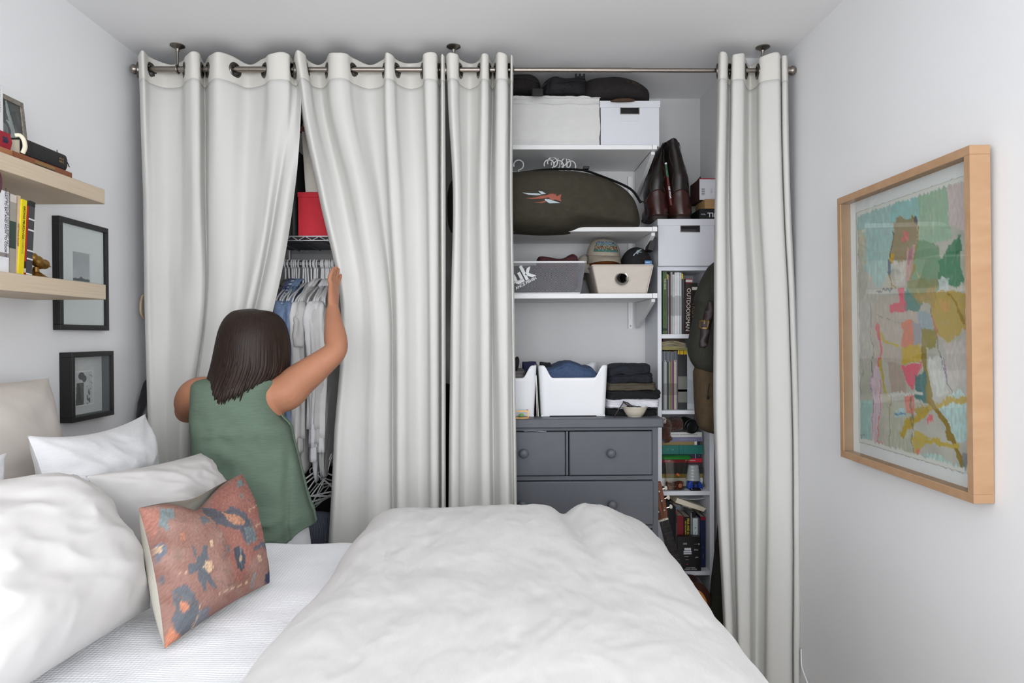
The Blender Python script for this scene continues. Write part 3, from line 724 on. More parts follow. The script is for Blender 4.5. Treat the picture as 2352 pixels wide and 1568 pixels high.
MB().tube(crv([q(1474, 462, Yd), q(1486, 470, Yd-.02), q(1488, 492, Yd-.02), q(1478, 510, Yd)], 6), .011, 8, flat=.25).build('side_handle', BLACKF, db, world=True)

# hangers bundled behind the bag
HANGW = mat('white_hanger_plastic', (232, 233, 232), .35, var=.01)
def hanger_mesh(hook_r=.024, stem=.06, half=.20, drop=.105, r=.0038):
    mb = MB()
    hk = [(hook_r*math.cos(a), 0, stem+hook_r+hook_r*math.sin(a)) for a in np.linspace(R(200), R(-90), 14)]
    mb.tube(hk+[(0, 0, 0)], r, 6)
    mb.tube(crv([(-half, 0, -drop), (-half*.8, 0, -drop*.68), (-.03, 0, -.012), (0, 0, 0), (.03, 0, -.012), (half*.8, 0, -drop*.68), (half, 0, -drop)], 5)+[(half*.96, 0, -drop-.012), (-half*.96, 0, -drop-.012), (-half, 0, -drop)], r, 6)
    return mb
hang0 = None
spots = [(1191, 382), (1269, 376), (1261, 381), (1283, 383), (1291, 373), (1300, 378), (1312, 384), (1276, 380)]
for i, (px, py) in enumerate(spots):
    Yh = 3.305+.006*i
    c = q(px, py-3, Yh); er = Euler((0, 0, R((-14+9*i)*.5))); pos = tuple(c-er.to_matrix() @ Vector((0, 0, .084)))
    lab = ['single white plastic hanger behind the left end of the olive duffel', 'white hanger at the upper left of the bundle behind the duffel', 'leftmost white hanger of the bundle behind the duffel', 'white hanger at the front middle of the bundle behind the duffel', 'topmost white hanger of the bundle behind the duffel', 'white hanger right of the topmost one behind the duffel', 'rightmost white hanger of the bundle behind the duffel', 'white hanger between the leftmost and the front one behind the duffel'][i]
    if hang0 is None:
        hang0 = hanger_mesh(half=.11, drop=.07).build('coat_hanger', HANGW, None, smooth=60); tag(hang0, lab, 'hanger'); hang0.location = pos; o = hang0
    else:
        o = hang0.copy(); COL.objects.link(o); o.location = pos; o['label'] = lab; o['group'] = 'white hangers behind the duffel bag'
    o.rotation_euler = er

# ---------------------------------------------------------------- boots
LEA = mat('dark_boot_leather', (31, 23, 22), .42, var=.35, scale=30, bump=.12, bscale=70, spec=.5)
LEAW = mat('oxblood_leather', (58, 28, 24), .34, var=.35, scale=22, bump=.06, bscale=60, spec=.55)
SOLE = mat('boot_sole', (40, 28, 24), .6, var=.3, scale=40)
TANL = mat('tan_lining', (150, 92, 40), .7, var=.15)
STI = mat('boot_stitching', (74, 58, 50), .6)
def boot(label, px, shaft, Yh, base, lean=0):
    """shaft: (height above base in px, left px, right px) seen from behind, heel towards the room."""
    bz = zbx2
    r = T('cowboy_boot', label, 'boot', (q(px, 497, Yh).x, Yh, bz))
    hgt = lambda y: q(px, y, Yh).z
    rings = []
    prof = crv([(y, a, b, d) for y, a, b, d in shaft], 5)
    for y, a, b, d in prof:
        xa_, xb_ = q(a, y, Yh).x, q(b, y, Yh).x; cx, rx = (xa_+xb_)/2, (xb_-xa_)/2
        rings.append([(cx+rx*math.cos(2*PI*k/28), Yh+.055+d+(.075*math.sin(2*PI*k/28)), hgt(y)) for k in range(28)])
    # scalloped top: dip at the sides, peaks front and back
    top = rings[-1]; zt = top[0][2]
    for lvl, f in ((-1, 1.0), (-2, .6), (-3, .25)):
        rings[lvl] = [(x, yv, z-f*.032*abs(math.cos(2*PI*k/28))**2.0+(f*.010)) for k, (x, yv, z) in enumerate(rings[lvl])]
    sh = MB().loft(rings, True, False).build('shaft', LEA, r, world=True, smooth=180, solid=.004, soff=-1)
    inner = [[(c_[0]+(p_[0]-c_[0])*.93, c_[1]+(p_[1]-c_[1])*.93, p_[2]-.002) for p_ in rg] for rg in rings[-12:] for c_ in [Vector((sum(p[0] for p in rg)/28, sum(p[1] for p in rg)/28, 0))]]
    MB().loft(inner, True, False).build('lining', TANL, sh, smooth=180)
    # foot: lofted from heel to toe, pointing to the back wall
    x0 = q(px, 497, Yh).x; w_ = base
    zlo, zpk = rings[0][0][2], hgt(436)
    def shell(z, a):
        k = 0
        while k < len(rings)-2 and rings[k+1][0][2] < z: k += 1
        t = (z-rings[k][0][2])/max(1e-5, rings[k+1][0][2]-rings[k][0][2]); f = (a/(2*PI)*28) % 28; i0 = int(f) % 28; i1 = (i0+1) % 28
        p = [lerp(Vector(rg[i0]), Vector(rg[i1]), f-int(f)) for rg in (rings[k], rings[k+1])]
        return lerp(p[0], p[1], t)
    def counter(u, v):
        a = lerp(R(180), R(360), u); zt_ = zlo+.012+(zpk-zlo-.012)*math.sin(PI*u)**.75; z = lerp(zlo-.012, zt_, v)
        p = shell(z, a); c = Vector(((rings[0][0][0]+rings[0][14][0])/2, Yh+.055, 0)); o_ = Vector((p.x-c.x, p.y-c.y, 0)).normalized()
        return tuple(p+o_*(.0035+.0035*math.sin(PI*v)**.6))
    MB().grid(counter, 30, 16).build('heel_counter', LEAW, r, world=True, smooth=180, solid=.002)
    sec = [(-.014, .50, .018, .040), (-.008, .80, .016, .050), (.016, .95, .016, .060), (.06, .96, .020, .110), (.10, .92, .018, .105), (.15, 1.0, .014, .078), (.19, 1.02, .012, .062), (.225, .7, .012, .050), (.245, .3, .014, .040)]
    fr = []
    for dy, sw, za, zb_ in crv(sec, 3):
        fr.append([(x0+w_*sw*math.copysign(abs(math.cos(a))**.5, math.cos(a)), Yh+dy, bz+.016+(za+zb_)/2+(zb_-za)/2*math.copysign(abs(math.sin(a))**.7, math.sin(a))) for a in np.linspace(0, 2*PI, 20, endpoint=False)])
    MB().loft(fr).build('foot', LEAW, r, world=True, smooth=180)
    s = MB()
    so = [(x0+w_*1.04*math.sin(t)*(1 if abs(t) < 9 else 1), 0) for t in (0,)]
    pl = [(x0-w_*.95, Yh+.01), (x0-w_*.6, Yh-.014), (x0+w_*.6, Yh-.014), (x0+w_*.95, Yh+.01), (x0+w_*1.0, Yh+.06), (x0+w_*.8, Yh+.10), (x0+w_*1.05, Yh+.16), (x0+w_*1.0, Yh+.20), (x0+w_*.3, Yh+.255), (x0-w_*.3, Yh+.255), (x0-w_*1.0, Yh+.20), (x0-w_*1.05, Yh+.16), (x0-w_*.8, Yh+.10), (x0-w_*1.0, Yh+.06)]
    pl = ring_of(pl, 56)
    so = MB().prism(pl, bz+.028, bz+.037, 'z').build('sole', SOLE, r, world=True)
    hp = ring_of([(x0-w_*.9, Yh+.012), (x0-w_*.55, Yh-.010), (x0+w_*.55, Yh-.010), (x0+w_*.9, Yh+.012), (x0+w_*.9, Yh+.06), (x0-w_*.9, Yh+.06)], 36)
    MB().prism(hp, bz, bz+.029, 'z').build('heel', SOLE, r, world=True)
    for k in (4, 10, 18, 24):   # stitching and the side seams
        pts = [Vector(rg[k])+Vector((0, -.0015 if k > 14 else .0015, 0)) for rg in rings[8:-3]]
        if k in (18, 24): pts = [p+Vector((.006*math.sin(i*.55+k), -.001, 0)) for i, p in enumerate(pts)]
        MB().tube(pts, .0011, 4).build('stitching', STI, sh)
    c = rings[-1][21 if lean == 0 else 21]
    return r
boot('left dark brown cowboy boot on the white box, beside the shelf bracket', 1515, [(490, 1490, 1536, .004), (474, 1487, 1536, .006), (452, 1485, 1536, .008), (437, 1484.5, 1535, .005), (415, 1488, 1534, .0), (396, 1489, 1533, .005), (372, 1498, 1530, .01), (352, 1510, 1527, .015), (340, 1516, 1526, .02), (333, 1519, 1525.5, .02)], Y2+.06, .0475)
boot('right dark brown cowboy boot with the open tan-lined top, on the white box', 1569, [(490, 1543, 1591, .004), (474, 1540, 1591, .006), (452, 1538, 1590.5, .008), (435, 1537, 1589, .005), (405, 1538, 1586, .0), (385, 1536, 1580, .005), (355, 1533, 1573, .01), (338, 1530.5, 1568, .012), (326, 1529, 1566, .015), (322, 1528.5, 1565.5, .015)], Y2+.06, .0475)
# magazine spine jammed between the boots
A, B = q(1525.5, 334, Y2+.05), q(1537, 422, Y2+.05)
mg = T('magazine', 'red and green magazine spine jammed between the two cowboy boots', 'magazine', (B.x, B.y, zbx2))
ang = math.atan2(B.x-A.x, A.z-B.z)
mm = MB().box(-.005, .005, 0, .12, .06, .27).build('cover', mat('maroon_cover', (92, 34, 32), .5, var=.1), mg, rot=(0, -ang, 0))
mm.location = (.018, 0, .015)
MB().box(-.0052, .0052, -.0006, .002, .20, .262).build('spine_band', mat('green_band', (40, 92, 70), .5, var=.5, scale=60), mm)
MB().box(-.0052, .0052, -.0006, .002, .262, .27).build('spine_band', WPAPER, mm)
text('100 WOM', .0135, WPAPER, mm, (0, -.001, .125), Matrix(((0, 1, 0), (0, 0, -1), (-1, 0, 0))).to_euler(), bold=.0003)
# little boxes beside the boots
def cbox(name, label, pxl, pxr, pt, pb, Yf, dep, m, z=None, cat='box', front=None):
    x0, x1, z1, z0 = q(pxl, pt, Yf).x, q(pxr, pt, Yf).x, q(pxl, pt, Yf).z, (z if z is not None else q(pxl, pb, Yf).z)
    r = T(name, label, cat, ((x0+x1)/2, Yf+dep/2, z0))
    MB().box(x0, x1, Yf, Yf+dep, z0, z1).build('body', m, r, world=True, smooth=0, bevel=.0012, bseg=1)
    return r, x0, x1, z0, z1
KRAFT = mat('kraft_card', (168, 134, 92), .8, var=.06, scale=40)
BLKB = mat('black_card', (26, 25, 25), .5, var=.1)
r, x0, x1, z0, z1 = cbox('carton', 'black carton with upside-down white lettering, lowest of the cartons by the boots', 1606.5, 1680, 479.5, 497.5, Y2+.04, .16, BLKB, z=zbx2)
text('BULL', .030, WPAPER, r, (q(1636, 488, Y2).x-r.location.x+.022, -.0815, (z1-z0)/2), (R(90), R(180), 0), bold=.0006)
text('TECH', .009, WPAPER, r, (q(1621, 488, Y2).x-r.location.x, -.0815, (z1-z0)/2+.002), (R(90), R(180), 0))
zz_ = z1
r, x0, x1, z0, z1 = cbox('carton', 'plain kraft carton on the black carton by the boots', 1619, 1680, 457, 479, Y2+.035, .16, KRAFT, z=zz_)
zz_ = z1
r, x0, x1, z0, z1 = cbox('carton', 'white-faced carton with a red rim and a barcode, behind the kraft carton', 1606, 1690, 410, 463, Y2+.06, .16, mat('brown_card', (62, 36, 30), .6, var=.1), z=zz_)
# white front panel and red rim
MB().box(x0+.001, x1-.001, Y2+.058, Y2+.0605, z0+.001, z1-.004).build('front_panel', WPAPER, r, world=True, smooth=0)
MB().box(x0, x1, Y2+.057, Y2+.0605, z1-.004, z1+.0005).build('red_rim', mat('red_print', (170, 30, 42), .5), r, world=True, smooth=0)
bc = MB(); cx = q(1615, 434, Y2+.058).x
for i in range(9):
    zq = lerp(q(1615, 442, Y2).z, q(1615, 428, Y2).z, i/8); bc.box(cx-.008, cx+.008, Y2+.0572, Y2+.058, zq, zq+(.0016 if i % 3 else .0008))
bc.build('barcode', BLKB, r, world=True, smooth=0)
e = MB(); c = q(1634, 438, Y2+.058)
for i in range(6): e.tube([(c.x+.007*math.cos(i)*.3, c.y-.0006, c.z+.011-.004*i), (c.x+.005*math.sin(i*2), c.y-.0006, c.z+.009-.004*i)], .0007, 4)
e.build('emblem', BLKB, r, world=True, smooth=0)
MB().prism([(x0, z1), (x0+.022, z1), (x0+.018, z1+.022)], Y2+.10, Y2+.102).build('flap', mat('brown_card', (62, 36, 30)), r, world=True, smooth=0)
# black slab wedged between bracket and box
r = T('notebook', 'small black notebook wedged between the middle shelf and the lower white box', 'book', q(1498, 576, 3.24))
A = q(1497.5, 560, 3.24)
k = MB().box(-.014, .014, -.004, .07, -.033, .033).build('cover', BLKB, r, bevel=.002, loc=(0, 0, .034), rot=(0, R(14), 0))
MB().box(-.0125, .0125, .001, .0715, -.0315, .0315).build('pages', mat('page_cream', (232, 222, 200), .8, var=.05, scale=200, stretch=(1, 1, 20)), k)

# ---------------------------------------------------------------- mesh basket
MESH = mat('white_wire', (160, 160, 165), .45, metal=0, var=.03)
bz = shelf_z[2]
Yk = YS+.012
tl, tr_, bl, br = q(1050, 602, Yk), q(1345, 602, Yk), q(1066, 672, Yk), q(1334, 672, Yk)
r = T('mesh_basket', 'white wire mesh basket with lettering, on the lowest shelf', 'basket', ((tl.x+tr_.x)/2, Yk+.17, bz))
ins = .012; dp = .36
def qd(A, B, C, D):
    def f(u, v): return (A*(1-u)*(1-v)+B*u*(1-v)+C*(1-u)*v+D*u*v)
    return f
zt = tl.z; zb = bz+.004
Ft = [Vector((tl.x, Yk, zt)), Vector((tr_.x, Yk, zt)), Vector((tr_.x, Yk+dp, zt)), Vector((tl.x, Yk+dp, zt))]
Fb = [Vector((bl.x, Yk+ins, zb)), Vector((br.x, Yk+ins, zb)), Vector((br.x, Yk+dp-ins, zb)), Vector((bl.x, Yk+dp-ins, zb))]
wm = MB()
def wires(f, L, H, pitch, rad=.0009):
    k = H/L
    nl = int(L*(1+k)/pitch)
    for sgn in (1, -1):
        for i in range(nl+1):
            u0 = -k+i*pitch/L
            a, b = (u0, 0.0), (u0+k, 1.0)
            if a[0] < 0: a = (0, -u0/k)
            if b[0] > 1: b = (1, (1-u0)/k)
            if a[0] >= 1 or b[0] <= 0: continue
            if sgn < 0: a, b = (a[0], 1-a[1]), (b[0], 1-b[1])
            wm.tube([f(*a), f(*b)], rad, 3, caps=False)
wires(qd(Fb[0], Fb[1], Ft[0], Ft[1]), .6, .14, .0068)
for i in (1, 2, 3): wires(qd(Fb[i], Fb[(i+1) % 4], Ft[i], Ft[(i+1) % 4]), .6 if i == 2 else .36, .14, .0068)
wires(qd(Fb[0], Fb[1], Fb[3], Fb[2]), .6, .36, .0136)
stuff(wm.build('wire_mesh', MESH, r, world=True, smooth=0, recalc=False))
rim = []
for i in range(4): rim += [Ft[i]+(Ft[(i+1) % 4]-Ft[i])*t for t in (.02, .5, .98)]
MB().tube(rim, .0048, 8, closed=True).build('rim', WHITE, r, world=True)
MB().tube([Fb[0]+(Fb[1]-Fb[0])*t for t in (0.01, .99)]+[Fb[2]+(Fb[3]-Fb[2])*t for t in (0.01, .99)], .003, 6, closed=True).build('base_wire', WHITE, r, world=True)
text('uk', .098, mat('white_decal', (226, 228, 228), .5), r, (q(1199, 631, Yk).x-r.location.x, -.17-.002, q(1199, 631, Yk).z-bz), (R(90), R(-27), 0), bold=.003, name='lettering')
text('ANCE FISHIN', .0185, mat('white_decal', (226, 228, 228)), r, (q(1208, 650, Yk).x-r.location.x, -.17+.001, q(1208, 650, Yk).z-bz), (R(90), R(-28), 0), bold=.0006, name='lettering')
u_ = MB(); A, B = q(1176, 652, Yk-.003), q(1202, 640, Yk-.003); u_.tube([A, B], .003, 4, flat=1.0); u_.build('underline', mat('white_decal', (226, 228, 228)), r, world=True)
MAR = mat('maroon_cloth', (70, 34, 38), .9, var=.15, scale=40, bump=.3, bscale=150)
o = slab(q(1236, 590, Yk).x, q(1334, 590, Yk).x, Yk+.03, Yk+.26, zb+.02, q(1280, 586, Yk).z, 5, .010, ((.2, .02), (.7, .015)), sag=lambda x, y: .018*math.exp(-((x-q(1318, 590, Yk).x)/.022)**2)-.010*math.exp(-((x-q(1290, 590, Yk).x)/.03)**2)).build('folded_cloth', MAR, smooth=180)
tag(o, 'maroon garment heaped in the wire mesh basket', 'garment')
o = slab(q(1072, 590, Yk).x, q(1324, 590, Yk).x, Yk+.024, Yk+.30, zb+.006, q(1280, 606, Yk).z, 7, .006, ((.3, .02),)).build('folded_cloth', BLACKF, smooth=180)
tag(o, 'dark garment lying flat along the wire mesh basket, under the maroon one', 'garment')

# ---------------------------------------------------------------- canvas bin with grommet
Yq = YS+.02
BINC = mat('cream_canvas', (205, 196, 186), .85, var=.03, scale=40, bump=.15, bscale=300, spec=.15)
f0 = [q(1361, 609, Yq), q(1499, 607.5, Yq), q(1484, 672, Yq+.03), q(1375, 672, Yq+.03)]
r = T('canvas_bin', 'cream canvas bin with a metal grommet, full of caps', 'bin', ((f0[0].x+f0[1].x)/2, Yq+.18, bz))
zt, zb = f0[0].z, bz+.003
D_ = .34; T4 = [Vector((f0[0].x, Yq, zt)), Vector((f0[1].x, Yq, zt)), Vector((f0[1].x, Yq+D_, zt)), Vector((f0[0].x, Yq+D_, zt))]
B4 = [Vector((f0[3].x, Yq+.03, zb)), Vector((f0[2].x, Yq+.03, zb)), Vector((f0[2].x, Yq+D_-.03, zb)), Vector((f0[3].x, Yq+D_-.03, zb))]
gc = q(1428, 639, Yq+.014); fr = qd(B4[0], B4[1], T4[0], T4[1])
nu, nv = 44, 24
cell = lambda i, j: fr((i+.5)/nu, (j+.5)/nv)
mb = MB().grid(lambda u, v: tuple(fr(u, v)), nu, nv, skip=lambda i, j: ((cell(i, j)-gc).x**2+(cell(i, j)-gc).z**2) < .0235**2)
for i in (1, 2, 3):
    ff = qd(B4[i], B4[(i+1) % 4], T4[i], T4[(i+1) % 4]); mb.grid(lambda u, v: tuple(ff(u, v)), 8, 8)
mb.add(B4, [(0, 1, 2, 3)])
mb.build('body', BINC, r, world=True, smooth=30, solid=.005, soff=1)
MB().tube([T4[i]+(T4[(i+1) % 4]-T4[i])*t for i in range(4) for t in (.01, .5, .99)], .0038, 8, closed=True).build('rim', BINC, r, world=True)
nrm = (T4[0]-B4[0]).cross(T4[1]-T4[0]).normalized()
Mg = Matrix.Translation(gc+Vector((0, -.004, 0))) @ Matrix.Rotation(PI/2-R(12), 4, 'X')
MB().lathe([(.0225, -.004), (.0225, .002), (.025, .005), (.029, .006), (.032, .003), (.0335, -.001), (.0335, -.004)], 32, M=Mg, cap0=False, cap1=False).build('grommet', mat('steel', (190, 188, 184), .2, metal=1), r, world=True)

# ---------------------------------------------------------------- caps
CAPB = mat('beige_cap', (158, 148, 134), .85, var=.05, scale=60, bump=.2, bscale=300)
CAPK = mat('black_cap', (32, 31, 34), .85, var=.15, scale=60, bump=.2, bscale=300)
CAPO = mat('orange_cap', (150, 84, 30), .8, var=.1, scale=60, bump=.2, bscale=300)
def cap(label, c, m, mb_, rot, s=1.0, group=None, bl=.072, crv_=6.5, ch=.105):
    r = thing('cap', label, 'cap', c, rot, group)
    rings = []
    for t in np.linspace(0, PI/2, 11):
        rr = .088*max(.02, math.cos(t))**.62
        rings.append([(s*rr*.92*math.cos(a), s*rr*1.08*math.sin(a)-(.012 if math.sin(a) < 0 else 0)*math.sin(t)*0, s*ch*math.sin(t)) for a in np.linspace(0, 2*PI, 32, endpoint=False)])
    crown = MB().loft(rings, False, True).build('crown', m, r, smooth=180, solid=.003)
    for k in range(6):
        i = int(k*32/6); MB().tube([Vector(rg[i])*1.008 for rg in rings], .0012, 4).build('panel_seam', m, crown)
    MB().ell((0, 0, s*(ch+.001)), .007, .007, .004).build('button', m, crown)
    def bf(u, v):
        a = lerp(R(198), R(342), u); ri = .088; L = bl*math.sin(PI*u)**.55
        x, y = s*.92*ri*math.cos(a), s*1.08*ri*math.sin(a)
        x2, y2 = x*(1+.05*v), y-s*L*v
        return (x2, y2, s*(.004-.020*v*v-.62*(x2/s)**2*crv_*v))
    MB().grid(bf, 28, 10).build('brim', mb_, r, smooth=180, solid=.004)
    return r, crown, rings
c = q(1386, 592, Yq+.175)
ro, crown, _ = cap('orange-billed cap underneath the beige cap in the canvas bin', (c.x+.004, c.y+.006, zt+.026), CAPO, CAPO, (R(8), 0, R(-2)), .93, bl=.070, crv_=5, ch=.08)
rc, crown, rg = cap('beige cap with a colourful printed front panel in the canvas bin', (c.x-.002, c.y-.004, zt+.058), CAPB, CAPB, (R(7), R(2), R(2)), 1.0, bl=.058, crv_=5, ch=.086)
bpy.context.view_layer.update()
pm = MB()
PATCH = mat('cap_print', (90, 120, 110), .7, attr='paint')
def pf(u, v):
    a = lerp(R(222), R(318), u); t = lerp(R(16), R(58), v); rr = .0895*math.cos(t)**.62
    return (rr*.92*math.cos(a)*1.01, rr*1.08*math.sin(a)*1.01, .0875*math.sin(t))
po = MB().grid(pf, 40, 22).build('printed_panel', PATCH, rc, smooth=180)
def pc(i):
    u, v = (i % 41)/40, (i//41)/22
    n = noise.noise(Vector((u*16, v*9, 2))); n2 = noise.noise(Vector((u*30, v*14, 7)))
    if v > .75: c_ = (60, 92, 120) if n > -.1 else (150, 160, 160)
    elif v > .5: c_ = (130, 150, 150) if n2 > 0 else (60, 80, 84)
    elif v > .22: c_ = (120, 50, 44) if n > .15 else ((186, 170, 140) if n2 > .12 else (62, 84, 60))
    else: c_ = (58, 96, 66) if n > -.1 else (70, 110, 130)
    return [lin(q_) for q_ in c_]
paint(po, pc)
c = q(1462, 594, Yq+.20)
rk, crown, _ = cap('black cap with a white emblem at the right of the canvas bin', (c.x-.006, c.y, zt+.008), CAPK, CAPK, (R(62), R(-4), R(4)), .94, bl=.05)
def z8(s, sc=6.72, ox=1170, oy=530): return [(ox+float(a)/sc, oy+float(b)/sc) for a, b in (p.split(',') for p in s.split())]
decal(crown, [z8('1975,300 2030,282 2048,290 2020,305 1995,318'), z8('1975,300 1995,318 1950,350 1920,388 1905,388 1920,360 1950,335'), z8('1985,310 2010,320 2048,325 2040,333 2000,332 1975,345'), z8('1960,340 1985,345 1992,355 1968,360')], EMW, rk, 'emblem', cuts=1)
r = T('card', 'small blue card tucked beside the black cap in the canvas bin', 'card', q(1488, 606, Yq+.03))
A = q(1481, 598.5, Yq+.03); B = q(1497, 607, Yq+.03)
MB().box(A.x, B.x, Yq+.03, Yq+.032, zt-.02, A.z).build('card_sheet', mat('blue_card', (70, 130, 180), .5), r, world=True, smooth=0)
MB().box(A.x+.004, B.x-.01, Yq+.0292, Yq+.03, A.z-.010, A.z-.007).build('print', WPAPER, r, world=True, smooth=0)
r, crown, _ = cap('pale mesh-backed cap half hidden left of the beige cap', (q(1352, 598, Yq+.24).x, Yq+.24, zt-.02), mat('pale_cap', (176, 168, 156), .85), CAPB, (R(0), R(-8), R(160)), .92)
# ---------------------------------------------------------------- dresser
YDR = 3.06
GREY = mat('grey_paint', (91, 94, 101), .45, var=.03, scale=14, bump=.06, bscale=90, spec=.4)
dx0, dx1 = q(1095, 1000, YDR).x, q(1511.5, 1000, YDR).x
zt = q(1350, 961, YDR-.025).z; zt0 = q(1350, 983, YDR-.025).z
dr = T('dresser', 'grey painted chest of drawers at the foot side of the bed', 'dresser', ((dx0+dx1)/2, 3.3, ZF))
MB().box(dx0-.022, dx1+.020, YDR-.026, 3.57, zt0, zt).build('top', GREY, dr, world=True, bevel=.006)
cs = MB(); cs.box(dx0, dx0+.02, YDR+.0205, 3.54, ZF, zt0).box(dx1-.02, dx1, YDR+.0205, 3.54, ZF, zt0).box(dx0, dx1, 3.54, 3.56, ZF, zt0)
rows = [(990, 1090.5), (1104, 1205), (1216.5, 1318), (1330, 1440)]
zr = [(q(1350, a, YDR).z, q(1350, b, YDR).z) for a, b in rows]
cs.box(dx0, dx0+.022, YDR, YDR+.02, ZF, zt0).box(dx1-.026, dx1, YDR, YDR+.02, ZF, zt0)
zz_ = zt0
for a, b in zr: cs.box(dx0+.0225, dx1-.0265, YDR, YDR+.02, a+.004, zz_); zz_ = b-.004
cs.box(dx0+.0225, dx1-.0265, YDR, YDR+.02, ZF+.03, zz_); cs.box(q(1298, 1000, YDR).x+.004, q(1307, 1000, YDR).x-.004, YDR, YDR+.02, zr[0][1], zr[0][0])
cs.build('carcass', GREY, dr, world=True, smooth=0)
kprof = [(.009, 0), (.007, .006), (.0065, .012), (.012, .017), (.0185, .021), (.0205, .026), (.019, .031), (.012, .035), (.001, .0365)]
def drawer(xa_, xb_, za, zb_, knobs):
    f = MB().box(xa_, xb_, YDR-.012, YDR+.012, zb_, za).build('drawer', GREY, dr, world=True, bevel=.005, bseg=3)
    for kx, kz in knobs:
        MB().lathe(kprof, 22, M=Matrix.Translation((kx, YDR-.012, kz)) @ Matrix.Rotation(PI/2, 4, 'X')).build('knob', GREY, f, smooth=60)
kz = lambda px, py: (q(px, py, YDR-.03).x, q(px, py, YDR-.03).z)
drawer(dx0+.026, q(1298, 1000, YDR).x, *zr[0], [kz(1203, 1041)])
drawer(q(1307, 1000, YDR).x, q(1497, 1000, YDR).x, *zr[0], [kz(1404, 1041)])
for i, (ka) in enumerate(((1200, 1159), (1200, 1267), (1200, 1380))):
    drawer(dx0+.026, q(1500, 1150, YDR).x, *zr[i+1], [kz(*ka), kz(1407, ka[1])])
r = T('paper_slip', 'white paper slip sticking out over the top left drawer of the dresser', 'paper', q(1230, 989, YDR-.014))
a, b = q(1204, 988.5, YDR-.012), q(1255, 986, YDR-.012)
MB().grid(lambda u, v: (lerp(a.x, b.x, u), YDR-.016+.03*v, zr[0][0]+.003+.002*math.sin(u*5)), 8, 3).build('sheet', WPAPER, r, world=True, solid=.0006)

# ---------------------------------------------------------------- white bins on the dresser
PLA = mat('white_plastic', (236, 237, 240), .28, var=.008, scale=4, spec=.5)
def bin_(label, pl, pr, Yf, dep=.36):
    zb, ztop = zt+.001, q(1390, 838.5, Yf).z
    xa_, xb_ = q(pl, 900, Yf).x, q(pr, 900, Yf).x
    w_ = (xb_-xa_); cx, cy = (xa_+xb_)/2, Yf+dep/2
    r = T('storage_bin', label, 'bin', (cx, cy, zt))
    H = ztop-zb; base = rrect(w_, dep, .022, 6); n = len(base)
    # resample with many points on the long sides
    pts = []
    for i in range(n):
        a, b = base[i], base[(i+1) % n]; L = math.hypot(b[0]-a[0], b[1]-a[1]); k = max(1, int(L/.006))
        pts += [(lerp(a[0], b[0], t/k), lerp(a[1], b[1], t/k)) for t in range(k)]
    def top(x, y):
        if abs(y) < dep/2-.022: return 1.0
        e = abs(x)/(w_/2)
        dpt = .245*(1-sstep(.60, .86, e)) if y < 0 else .06*(1-sstep(.60, .86, e))
        return 1-dpt
    rings = []
    for j in range(15):
        v = j/14
        rings.append([(cx+x*(.93+.07*v), cy+y*(.93+.07*v), zb+.004+(H-.004)*v*top(x, y)) for x, y in pts])
    MB().loft(rings, True, False).build('shell', PLA, r, world=True, smooth=50, solid=.0035, soff=-1)
    ft = MB()
    for sx in (-1, 1):
        for sy in (-1, 1): ft.box(cx+sx*w_*.40-.02, cx+sx*w_*.40+.02, cy+sy*dep*.40-.02, cy+sy*dep*.40+.02, zb-.001, zb+.006)
    ft.build('feet', PLA, r, world=True, bevel=.002)
    return cx, cy, zb, ztop, w_
Yn = 3.10
c1 = bin_('white plastic bin with a scooped front, full of folded blue jeans', 1237, 1397, Yn)
c2 = bin_('white plastic bin half hidden by the curtain, with grey clothes in it', 1070, 1233, Yn)
DEN = mat('blue_denim', (62, 80, 110), .85, var=.16, scale=70, bump=.2, bscale=400)
cx, cy, zb, ztop, w_ = c1
def jsag(x, y): return .035*math.exp(-((x-(cx-.01))/.07)**2)+.015*math.exp(-((x-(cx+.09))/.02)**2)-.03*sstep(cx+.05, cx+.15, x)
o = slab(cx-w_*.46, cx+w_*.44, cy-.155, cy+.13, zb+.10, ztop-.022, 3, .009, ((.1, .02), (.55, .02)), sag=jsag, nx=40).build('folded_jeans', DEN, smooth=180)
tag(o, 'blue denim jeans folded in the white plastic bin', 'jeans')
o = slab(cx-w_*.44, cx-w_*.28, cy-.06, cy+.12, zb+.15, ztop+.006, 9, .006).build('folded_garment', BLACKF, smooth=180)
tag(o, 'black garment tucked behind the jeans in the white plastic bin', 'garment')
cx, cy, zb, ztop, w_ = c2
GRC = mat('grey_stripe_knit', (128, 124, 122), .9, var=.06, scale=40, stripes=((0, 0, 160), (96, 93, 92), .5), bump=.15, bscale=200)
o = slab(cx-w_*.44, cx+w_*.36, cy-.155, cy+.13, zb+.10, ztop-.024, 13, .006, ((.2, .02), (.6, .02))).build('folded_garment', GRC, smooth=180)
tag(o, 'grey ribbed garment folded in the bin beside the curtain', 'garment')
o = puff(pxo('1176,842 1179,828 1187,819 1192,822 1193,832 1190,846 1184,852', Yn+.06), Yn+.08, .04, .04, seed=4, amp=.004).build('sock', BLACKF, smooth=180)
tag(o, 'dark rolled sock on top of the grey garment beside the curtain', 'sock')
o = slab(q(1200, 834, Yn+.2).x, q(1232, 836, Yn+.2).x, Yn+.16, Yn+.30, ztop-.05, ztop+.010, 2, .006).build('folded_garment', mat('navy_cloth', (44, 46, 78), .9, var=.15), smooth=180)
tag(o, 'navy garment at the back of the bin beside the curtain', 'garment')
